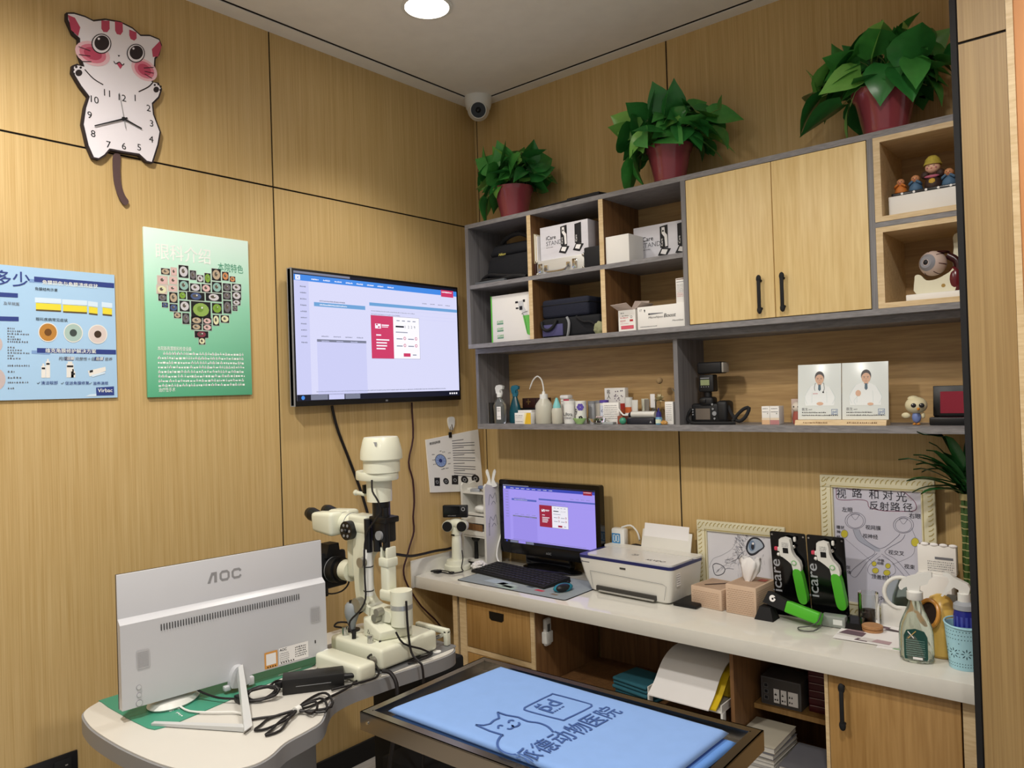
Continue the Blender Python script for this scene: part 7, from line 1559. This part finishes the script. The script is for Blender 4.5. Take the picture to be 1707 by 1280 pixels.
# ---- slit lamp
t = thing('slit_lamp', 'tall ivory slit lamp microscope with black fittings on the instrument table', 'slit lamp', (.72, -1.32, .752))
lo = Vector(t.location)
def sb(): return MB(Matrix.Translation(-lo))
YC = -1.32
b = sb(); b.box(.605, .866, -1.447, -1.205, .757, .822, IVORY, bev=.012, seg=3); b.build('sliding_base', t)
b = sb(); b.box(.66, .882, -1.548, -1.478, .752, .803, IVORY, bev=.012, seg=3); b.build('rail_cover', t)
b = sb(); b.box(.70, .715, -1.155, -1.135, .752, .804, IVORY, bev=.004); b.box(.84, .858, -1.155, -1.135, .752, .804, IVORY, bev=.004); b.box(.70, .858, -1.155, -1.135, .790, .808, IVORY, bev=.005); b.build('rail_arch', t)
b = sb(); b.cyl((.835, -1.478, .785), (.835, -1.15, .785), .007, CHROME, n=14); b.cyl((.835, -1.478, .785), (.835, -1.449, .785), .013, mat('rail_thread', '#8d8b84', .3, .8), n=18); b.cyl((.77, -1.20, .775), (.77, -1.15, .775), .022, BLACK, n=20); b.build('rail_axle', t)
b = sb(); b.hull8([(.706, -1.388, .823), (.800, -1.398, .823), (.842, -1.292, .823), (.720, -1.262, .823), (.690, -1.375, .880), (.806, -1.398, .852), (.850, -1.300, .860), (.705, -1.262, .884)], IVORY)
bmesh.ops.bevel(b.bm, geom=list(b.bm.edges), offset=.006, segments=2, profile=.5, affect='EDGES'); b.M = b.M @ frame((.735, -1.3935, .838), (.094, -.010, 0), (0, -.02, 1)); b.poly([(0, 0), (.016, 0), (.008, .015)], .0015, INK); b.poly([(.003, .0018), (.013, .0018), (.008, .011)], .0018, IVORY); b.rect(.0073, .004, .0087, .008, .0021, INK); b.build('pivot_block', t)
b = sb(); jx, jy = .628, -1.372
b.lathe([(0, .822), (.026, .822), (.026, .826), (.012, .828), (0, .828)], BLACK, c=(jx, jy, 0), n=24); b.lathe([(0, .824), (.011, .824), (.013, .845), (.022, .868), (.025, .885), (.022, .908), (.016, .915), (0, .915)], mat('joystick_grey', '#8e9498', .5), c=(jx, jy, 0), n=24); b.lathe([(0, .914), (.008, .914), (.008, .923), (0, .924)], BLACK, c=(jx, jy, 0), n=14); b.build('joystick', t)
for x, y, h, r in ((.650, -1.418, .028, .010), (.782, -1.420, .024, .010)): b = sb(); b.cyl((x, y, .822), (x, y, .822 + h), r, CHROME, n=18); b.build('set_screw', t)
b = sb(); b.M = b.M @ frame((0, YC, 0), (1, 0, 0), (0, 0, 1))
b.M = b.M @ Matrix.Translation((.026, 0, 0))
b.prism(smooth2([(.598, 1.13), (.664, 1.13), (.664, 1.09), (.640, 1.068), (.626, 1.04), (.622, .96), (.634, .925), (.668, .905), (.72, .905), (.775, .905), (.775, .872), (.70, .872), (.640, .886), (.612, .915), (.599, .96)], 2), -.030, .034, IVORY, smooth=True); b.build('curved_arm', t)
b = sb(); b.cyl((.660, YC - .035, .912), (.660, YC - .060, .912), .024, mat('knob_silver', '#a9a79d', .3, .7), n=24); b.build('arm_knob', t)
for x, z in ((.765, .905), (.752, .884)): b = sb(); b.cyl((x, YC - .035, z), (x, YC - .060, z), .013, mat('knob_silver', ''), n=18); b.build('side_knob', t)
b = sb(); b.box(.742, .782, YC - .020, YC + .020, .94, 1.075, IVORY, bev=.008, seg=3); b.box(.742, .754, YC - .020, YC + .020, 1.06, 1.110, IVORY, bev=.004); b.box(.770, .782, YC - .020, YC + .020, 1.06, 1.110, IVORY, bev=.004); b.box(.738, .786, YC - .024, YC + .024, 1.045, 1.075, IVORY, bev=.006); b.box(.738, .846, YC - .026, YC + .026, .934, .972, IVORY, bev=.010, seg=3); b.cyl((.822, YC, .862), (.822, YC, .974), .036, IVORY, n=28); b.cyl((.822, YC, .915), (.822, YC, .930), .0365, mat('band_silver', '#b5b7b4', .3, .5), n=28); b.build('lamp_column', t)
b = sb(); b.cyl((.694, YC - .030, .945), (.694, YC - .030, 1.10), .016, WPLAST, n=20); b.cyl((.694, YC - .030, .96), (.694, YC - .030, .963), .0175, BLACK, n=20); b.cyl((.694, YC - .030, 1.04), (.694, YC - .030, 1.043), .0175, BLACK, n=20); b.cyl((.690, YC - .044, 1.058), (.690, YC - .062, 1.058), .017, mat('knob_silver', ''), n=20); b.build('white_rod', t)
b = sb(); b.cyl((.735, YC, 1.205), (.735, YC, 1.262), .030, BLACK, n=24); b.box(.712, .778, YC - .026, YC + .026, 1.125, 1.212, BLACK, bev=.006); b.box(.705, .790, YC - .030, YC + .030, 1.190, 1.210, BLACK, bev=.004); b.cyl((.70, YC - .03, 1.09), (.70, YC - .03, 1.20), .013, BLACK, n=14); b.cyl((.735, YC - .02, 1.095), (.735, YC - .02, 1.15), .014, BLACK, n=14); b.cyl((.768, YC - .01, 1.10), (.768, YC - .01, 1.24), .012, BLACK, n=14); b.cyl((.757, YC - .026, 1.150), (.757, YC - .036, 1.150), .015, GREYP, n=18); b.build('slit_mechanism', t)
b = sb(); b.lathe([(0, 1.258), (.042, 1.258), (.043, 1.332), (0, 1.333)], IVORY, c=(.727, YC, 0), n=30); b.box(.684, .694, YC - .036, YC - .010, 1.284, 1.313, BLACK); b.cyl((.69, YC - .03, 1.281), (.650, YC - .035, 1.285), .007, IVORY, n=12); b.ell((.648, YC - .035, 1.285), .010, IVORY, 12, 8); b.build('lamp_tube', t)
b = sb(); b.lathe([(0, 1.330), (.080, 1.330), (.0825, 1.334), (.0825, 1.354), (.080, 1.358), (0, 1.358)], IVORY, c=(.718, YC, 0), n=36, sy=.75); b.build('lamp_flange', t)
b = sb(); b.lathe([(0, 1.356), (.0605, 1.356), (.061, 1.394), (.066, 1.397), (.070, 1.400), (.069, 1.425), (.060, 1.464), (.056, 1.472), (.02, 1.474), (0, 1.474)], IVORY, c=(.743, YC, 0), n=36); b.M = b.M @ frame((.760, YC - .0595, 1.445), (1, .25, 0), (0, .1, 1)); b.rect(0, 0, .025, .014, -.001, GREYP); b.build('lamp_house', t)
b = sb(); b.cyl((.520, YC, 1.168), (.690, YC, 1.166), .038, IVORY, n=28); [b.cyl((x, YC, 1.168), (x + .003, YC, 1.168), .0388, GREYP, n=28) for x in (.535, .575)]; b.box(.595, .69, YC - .034, YC + .034, 1.120, 1.206, IVORY, bev=.010, seg=3); b.build('microscope_body', t)
b = sb(); b.cyl((.613, YC - .034, 1.156), (.613, YC - .056, 1.156), .032, BLACK, n=24); [b.cyl((.613 + .02 * math.cos(i * 1.05), YC - .056, 1.156 + .02 * math.sin(i * 1.05)), (.613 + .02 * math.cos(i * 1.05), YC - .0575, 1.156 + .02 * math.sin(i * 1.05)), .005, GREYP, n=8) for i in range(6)]; b.ell((.613, YC - .057, 1.156), .008, BLACK, 12, 8); b.build('magnification_knob', t)
b = sb(); b.cyl((.690, YC - .005, 1.160), (.697, YC - .005, 1.160), .036, IVORY, n=24); b.cyl((.697, YC - .005, 1.160), (.699, YC - .005, 1.160), .030, BLACK, n=24); b.build('objective', t)
for k, yy in enumerate((-1.358, -1.288)):
    b = sb(); b.hull8([(.432, yy - .030, 1.138), (.545, yy - .030, 1.128), (.545, yy + .030, 1.128), (.432, yy + .030, 1.138), (.425, yy - .030, 1.205), (.545, yy - .030, 1.212), (.545, yy + .030, 1.212), (.425, yy + .030, 1.205)], IVORY)
    bmesh.ops.bevel(b.bm, geom=list(b.bm.edges), offset=.014, segments=3, profile=.5, affect='EDGES'); [setattr(f, 'smooth', True) for f in b.bm.faces]; b.build('prism_housing', t)
    b = sb(); b.cyl((.435, yy, 1.186), (.398, yy, 1.193), .022, BLACK, r1=.024, n=22); b.cyl((.398, yy, 1.193), (.378, yy, 1.197), .024, BLACK, r1=.019, n=22); b.build('eyepiece', t)
b = sb(); b.box(.566, .606, YC - .022, YC + .022, .985, 1.135, IVORY, bev=.012, seg=3); b.cyl((.53, YC, 1.003), (.568, YC, 1.003), .036, IVORY, n=26); b.build('camera_arm', t)
b = sb(); b.tube([(.758, YC - .055, 1.335), (.768, YC - .062, 1.30), (.792, YC - .06, 1.27), (.792, YC - .05, 1.235), (.760, YC - .052, 1.20), (.725, YC - .055, 1.16), (.712, YC - .058, 1.10), (.708, YC - .056, 1.0), (.708, YC - .056, .94), (.700, YC - .075, .905), (.668, YC - .09, .87), (.672, YC - .095, .845), (.70, YC - .10, .83)], .0032, CBL, n=7); b.cyl((.70, YC - .10, .845), (.705, YC - .105, .822), .007, BLACK, n=10); b.build('lamp_cable', t)
b = sb(); b.tube([(.80, YC - .075, .825), (.81, YC - .10, .80), (.83, YC - .15, .80), (.855, YC - .142, .78), (.875, YC - .146, .765), (.885, YC - .16, .757), (.89, YC - .19, .757), (.87, YC - .27, .757), (.86, YC - .31, .757)], .0035, CBL, n=7); b.tube([(.86, YC - .06, .86), (.872, YC - .04, .82), (.885, YC + .02, .79), (.885, YC + .06, .765), (.88, YC + .07, .757), (.87, YC + .02, .757), (.88, YC - .03, .757), (.895, YC + .02, .758), (.90, YC + .05, .765)], .0032, CBL, n=7); b.tube([(.868, YC - .02, .95), (.872, YC - .02, .86), (.885, YC - .02, .79), (.915, YC - .02, .768), (.936, YC - .02, .745), (.938, YC - .02, .60), (.92, YC - .02, .4), (.90, YC - .02, .1)], .0038, CBL, n=7); b.build('hanging_cable', t)
# ---- camera on the slit lamp
t = thing('reflex_camera', 'black reflex camera attached low on the side of the slit lamp', 'camera', (.46, -1.32, .99))
lo = Vector(t.location); b = MB(Matrix.Translation(-lo))
b.hull8([(.40, -1.39, .935), (.455, -1.39, .925), (.455, -1.25, .925), (.40, -1.25, .935), (.40, -1.385, 1.045), (.455, -1.385, 1.06), (.455, -1.255, 1.06), (.40, -1.255, 1.045)], CAMB); bmesh.ops.bevel(b.bm, geom=list(b.bm.edges), offset=.012, segments=3, profile=.5, affect='EDGES')
b.hull8([(.41, -1.352, 1.04), (.465, -1.352, 1.04), (.465, -1.29, 1.04), (.41, -1.29, 1.04), (.42, -1.342, 1.088), (.47, -1.342, 1.088), (.47, -1.30, 1.088), (.42, -1.30, 1.088)], CAMB); b.build('body', t)
b = MB(Matrix.Translation(-lo)); b.box(.375, .405, -1.395, -1.33, .930, 1.038, CAMB, bev=.012, seg=3); b.build('grip', t)
b = MB(Matrix.Translation(-lo)); b.cyl((.45, -1.32, .995), (.505, -1.32, 1.0), .045, CAMB, n=30); b.cyl((.505, -1.32, 1.0), (.529, -1.32, 1.002), .038, BLACK, n=30); b.cyl((.468, -1.32, .997), (.471, -1.32, .997), .0458, GREYP, n=30); b.build('lens_mount', t)
b = MB(Matrix.Translation(-lo)); b.box(.41, .452, -1.372, -1.335, .902, .930, BLACK, bev=.004); b.tube([(.452, -1.355, .918), (.50, -1.355, .922), (.54, -1.345, .935), (.56, -1.335, .955), (.565, -1.330, .975)], .003, CBL, n=6); b.build('remote_plug', t)
b = MB(); b.tube([(.42, -1.285, .757), (.405, -1.31, .765), (.40, -1.335, .775), (.415, -1.33, .79), (.43, -1.30, .785), (.425, -1.285, .77), (.44, -1.27, .80), (.47, -1.24, .825), (.50, -1.21, .81), (.52, -1.18, .757)], .0035, CBL, n=7); tag(b.build('looped_lead', loc=(.01, .05, 0)), 'short black lead looped behind the slit lamp base', 'cable')
# things under the table
b = MB(); b.box(-.13, .15, -.11, .12, 0, .60, BLACKM, bev=.012); tag(b.build('waste_bin', loc=(.50, -.98, 0)), 'tall black bin standing past the far end of the instrument table', 'bin')
t = thing('computer_case', 'black computer tower on the floor beside the exam table', 'computer', (.79, -1.18, 0))
b = MB(); b.box(-.09, .09, -.14, .13, .0, .40, BLACKM, bev=.006); b.build('case', t)
b = MB(FRONT((0, -.1405, .2))); b.rect(-.07, .10, .07, .14, .0005, GREYP); b.disc(.0, .17, .008, .001, CHROME, n=12); b.build('front_panel', t)

# ================================================================ steel examination table and towel
SST = mat('stainless', '#a8a196', .22, 1.0, var=.04, scale=6); SST2 = mat('stainless_tray', '#b7b2aa', .3, 1.0, var=.04, scale=5)
t = thing('exam_table', 'stainless steel veterinary examination table with a raised rim', 'table', (1.535, -1.455, 0), rotz=rad(1.0))
HX, HY = .447, .247
b = MB()
def rim(z0, z1, o, i, m, slope=0):
    O = [(-HX + o, -HY + o), (HX - o, -HY + o), (HX - o, HY - o), (-HX + o, HY - o)]; I = [(-HX + i, -HY + i), (HX - i, -HY + i), (HX - i, HY - i), (-HX + i, HY - i)]
    for k in range(4): q = (k + 1) % 4; b.hull8([(*O[k], z0), (*O[q], z0), (*I[q], z0 - slope), (*I[k], z0 - slope), (*O[k], z1), (*O[q], z1), (*I[q], z1 - slope), (*I[k], z1 - slope)], m)
rim(.732, .780, 0, .004, SST); rim(.776, .780, 0, .022, SST); rim(.776, .780, .022, .034, SST, .012) if False else None
b.box(-HX + .022, -HX + .026, -HY + .022, HY - .022, .752, .780, SST); b.box(HX - .026, HX - .022, -HY + .022, HY - .022, .752, .780, SST); b.box(-HX + .022, HX - .022, -HY + .022, -HY + .026, .752, .780, SST); b.box(-HX + .022, HX - .022, HY - .026, HY - .022, .752, .780, SST)
b.build('rim', t)
b = MB(); b.box(-HX + .024, HX - .024, -HY + .024, HY - .024, .748, .752, SST2); b.build('tray', t)
b = MB(); b.cyl((-HX + .03, -HY - .0005, .757), (-HX + .03, -HY - .003, .757), .004, CHROME, n=12); b.build('rivet', t)
b = MB(); b.box(-.32, .32, -.15, .15, .69, .747, BLACKM, bev=.006); b.build('subframe', t)
b = MB(); b.box(-.10, .10, -.09, .09, .08, .69, GREYP, bev=.008); b.build('lift_column', t)
b = MB(); b.box(-.32, .32, -.20, .20, .0, .08, BLACKM, bev=.02); b.build('base', t)
# towel
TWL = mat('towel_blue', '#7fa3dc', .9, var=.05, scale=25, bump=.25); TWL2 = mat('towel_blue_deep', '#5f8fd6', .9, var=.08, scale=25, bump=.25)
t = thing('towel', 'folded light blue towel printed with a cat and clinic name', 'towel', (1.545, -1.455, .7525))
lo = Vector(t.location)
def towel_slab(P, z0, z1, m, seed, amp=.003, nx=60, ny=34, edge=.018):
    """a soft slab between four corners with rounded rims and a gently uneven top"""
    b = MB(Matrix.Translation(-lo)); a, c, d, e = [Vector((*p, 0)) for p in P]
    top = []; bot = []
    for i in range(nx + 1):
        rt = []; rb = []
        for j in range(ny + 1):
            s, q = i / nx, j / ny
            p = (a * (1 - s) + c * s) * (1 - q) + (e * (1 - s) + d * s) * q
            wx, wy = (c - a).length, (e - a).length
            dd = min(s * wx, (1 - s) * wx, q * wy, (1 - q) * wy)
            k = 1 if dd >= edge else math.sqrt(max(0, 1 - (1 - dd / edge) ** 2))
            nz = amp * (noise.noise(Vector((p.x * 5, p.y * 7, seed))) + .5 * noise.noise(Vector((p.x * 14, p.y * 14, seed + 3))))
            zm = (z0 + z1) / 2; h = (z1 - z0) / 2
            rt.append(b.v((p.x, p.y, zm + h * k + nz * k))); rb.append(b.v((p.x, p.y, zm - h * k)))
        top.append(rt); bot.append(rb)
    for i in range(nx):
        for j in range(ny):
            b.face([top[i][j], top[i + 1][j], top[i + 1][j + 1], top[i][j + 1]], m, True); b.face([bot[i][j + 1], bot[i + 1][j + 1], bot[i + 1][j], bot[i][j]], m, True)
    bmesh.ops.remove_doubles(b.bm, verts=b.bm.verts, dist=.0002)
    return b
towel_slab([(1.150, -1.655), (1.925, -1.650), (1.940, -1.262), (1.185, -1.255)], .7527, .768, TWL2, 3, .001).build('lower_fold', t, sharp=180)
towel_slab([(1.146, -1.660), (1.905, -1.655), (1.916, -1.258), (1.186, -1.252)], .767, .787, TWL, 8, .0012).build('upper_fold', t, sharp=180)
hz = homog([(0, 530), (390, 370), (1500, 670), (500, 800)], [(1.1893 - .012, -1.5845), (1.2039 - .012, -1.2775), (1.9138 - .008, -1.2708), (1.6071 - .012, -1.6617)])
TINK = flat('towel_ink', '#3b5a98', .9)
b = MB(Matrix.Translation(-lo)); z = .7892
def hk(pts, w, closed=False, smooth=3): b.stroke([hz(*p) for p in pts], w, z, TINK, closed, smooth)
hk([(500, 800), (440, 788), (405, 765), (398, 735), (412, 708), (427, 700)], .0055)
hk([(427, 700), (360, 680), (290, 650)], .0055, smooth=0); hk([(290, 650), (330, 652), (362, 645)], .0055, smooth=0); hk([(362, 645), (380, 628), (405, 618)], .0055, smooth=2); hk([(405, 618), (402, 605), (398, 588)], .0055, smooth=0); hk([(398, 588), (440, 602), (500, 612)], .0055, smooth=0); hk([(500, 612), (545, 632), (600, 640), (645, 658), (672, 684)], .0055)
hk([(402, 668), (402, 656), (414, 652), (424, 656)], .0055); hk([(452, 640), (455, 630), (468, 627), (478, 630)], .0055); hk([(445, 668), (462, 670), (475, 660), (470, 652), (475, 660), (495, 656), (506, 645), (500, 638)], .0055)
hk([(545, 558), (655, 505), (680, 502), (840, 545), (856, 555), (848, 566), (735, 620), (708, 624), (545, 582), (530, 570)], .005, closed=True)
o0 = Vector((*hz(660, 602), z)); r0 = Vector((*hz(755, 548), z)) - o0; W_ = r0.length; u0 = Vector((-r0.y, r0.x, 0)).normalized()
b.M = Matrix.Translation(-lo) @ frame(o0, r0, u0)
b.text('pd', W_ * .5, W_ * .22, W_ * .62, 0, TINK, 'c', bold=.03, w=W_ * .78); b.poly([(W_ * .22, W_ * .85), (W_ * .30, W_ * .66), (W_ * .12, W_ * .66)], 0, TINK); b.poly([(W_ * .40, W_ * .88), (W_ * .44, W_ * .68), (W_ * .28, W_ * .70)], 0, TINK); b.scrib(W_ * .15, W_ * .8, W_ * .02, W_ * .10, 0, TINK)
b.M = Matrix.Translation(-lo)
o0 = Vector((*hz(548, 845), z)); r0 = Vector((*hz(1020, 585), z)) - o0; L_ = r0.length; u0 = Vector((-r0.y, r0.x, 0)).normalized()
b.M = Matrix.Translation(-lo) @ frame(o0, r0, u0)
for i, ch in enumerate('派德动物医院'): b.text(ch, L_ * (i + .5) / 6, .004, L_ / 6 * .88, 0, TINK, 'c', bold=.008, w=L_ / 6 * .86)
b.build('print', t)
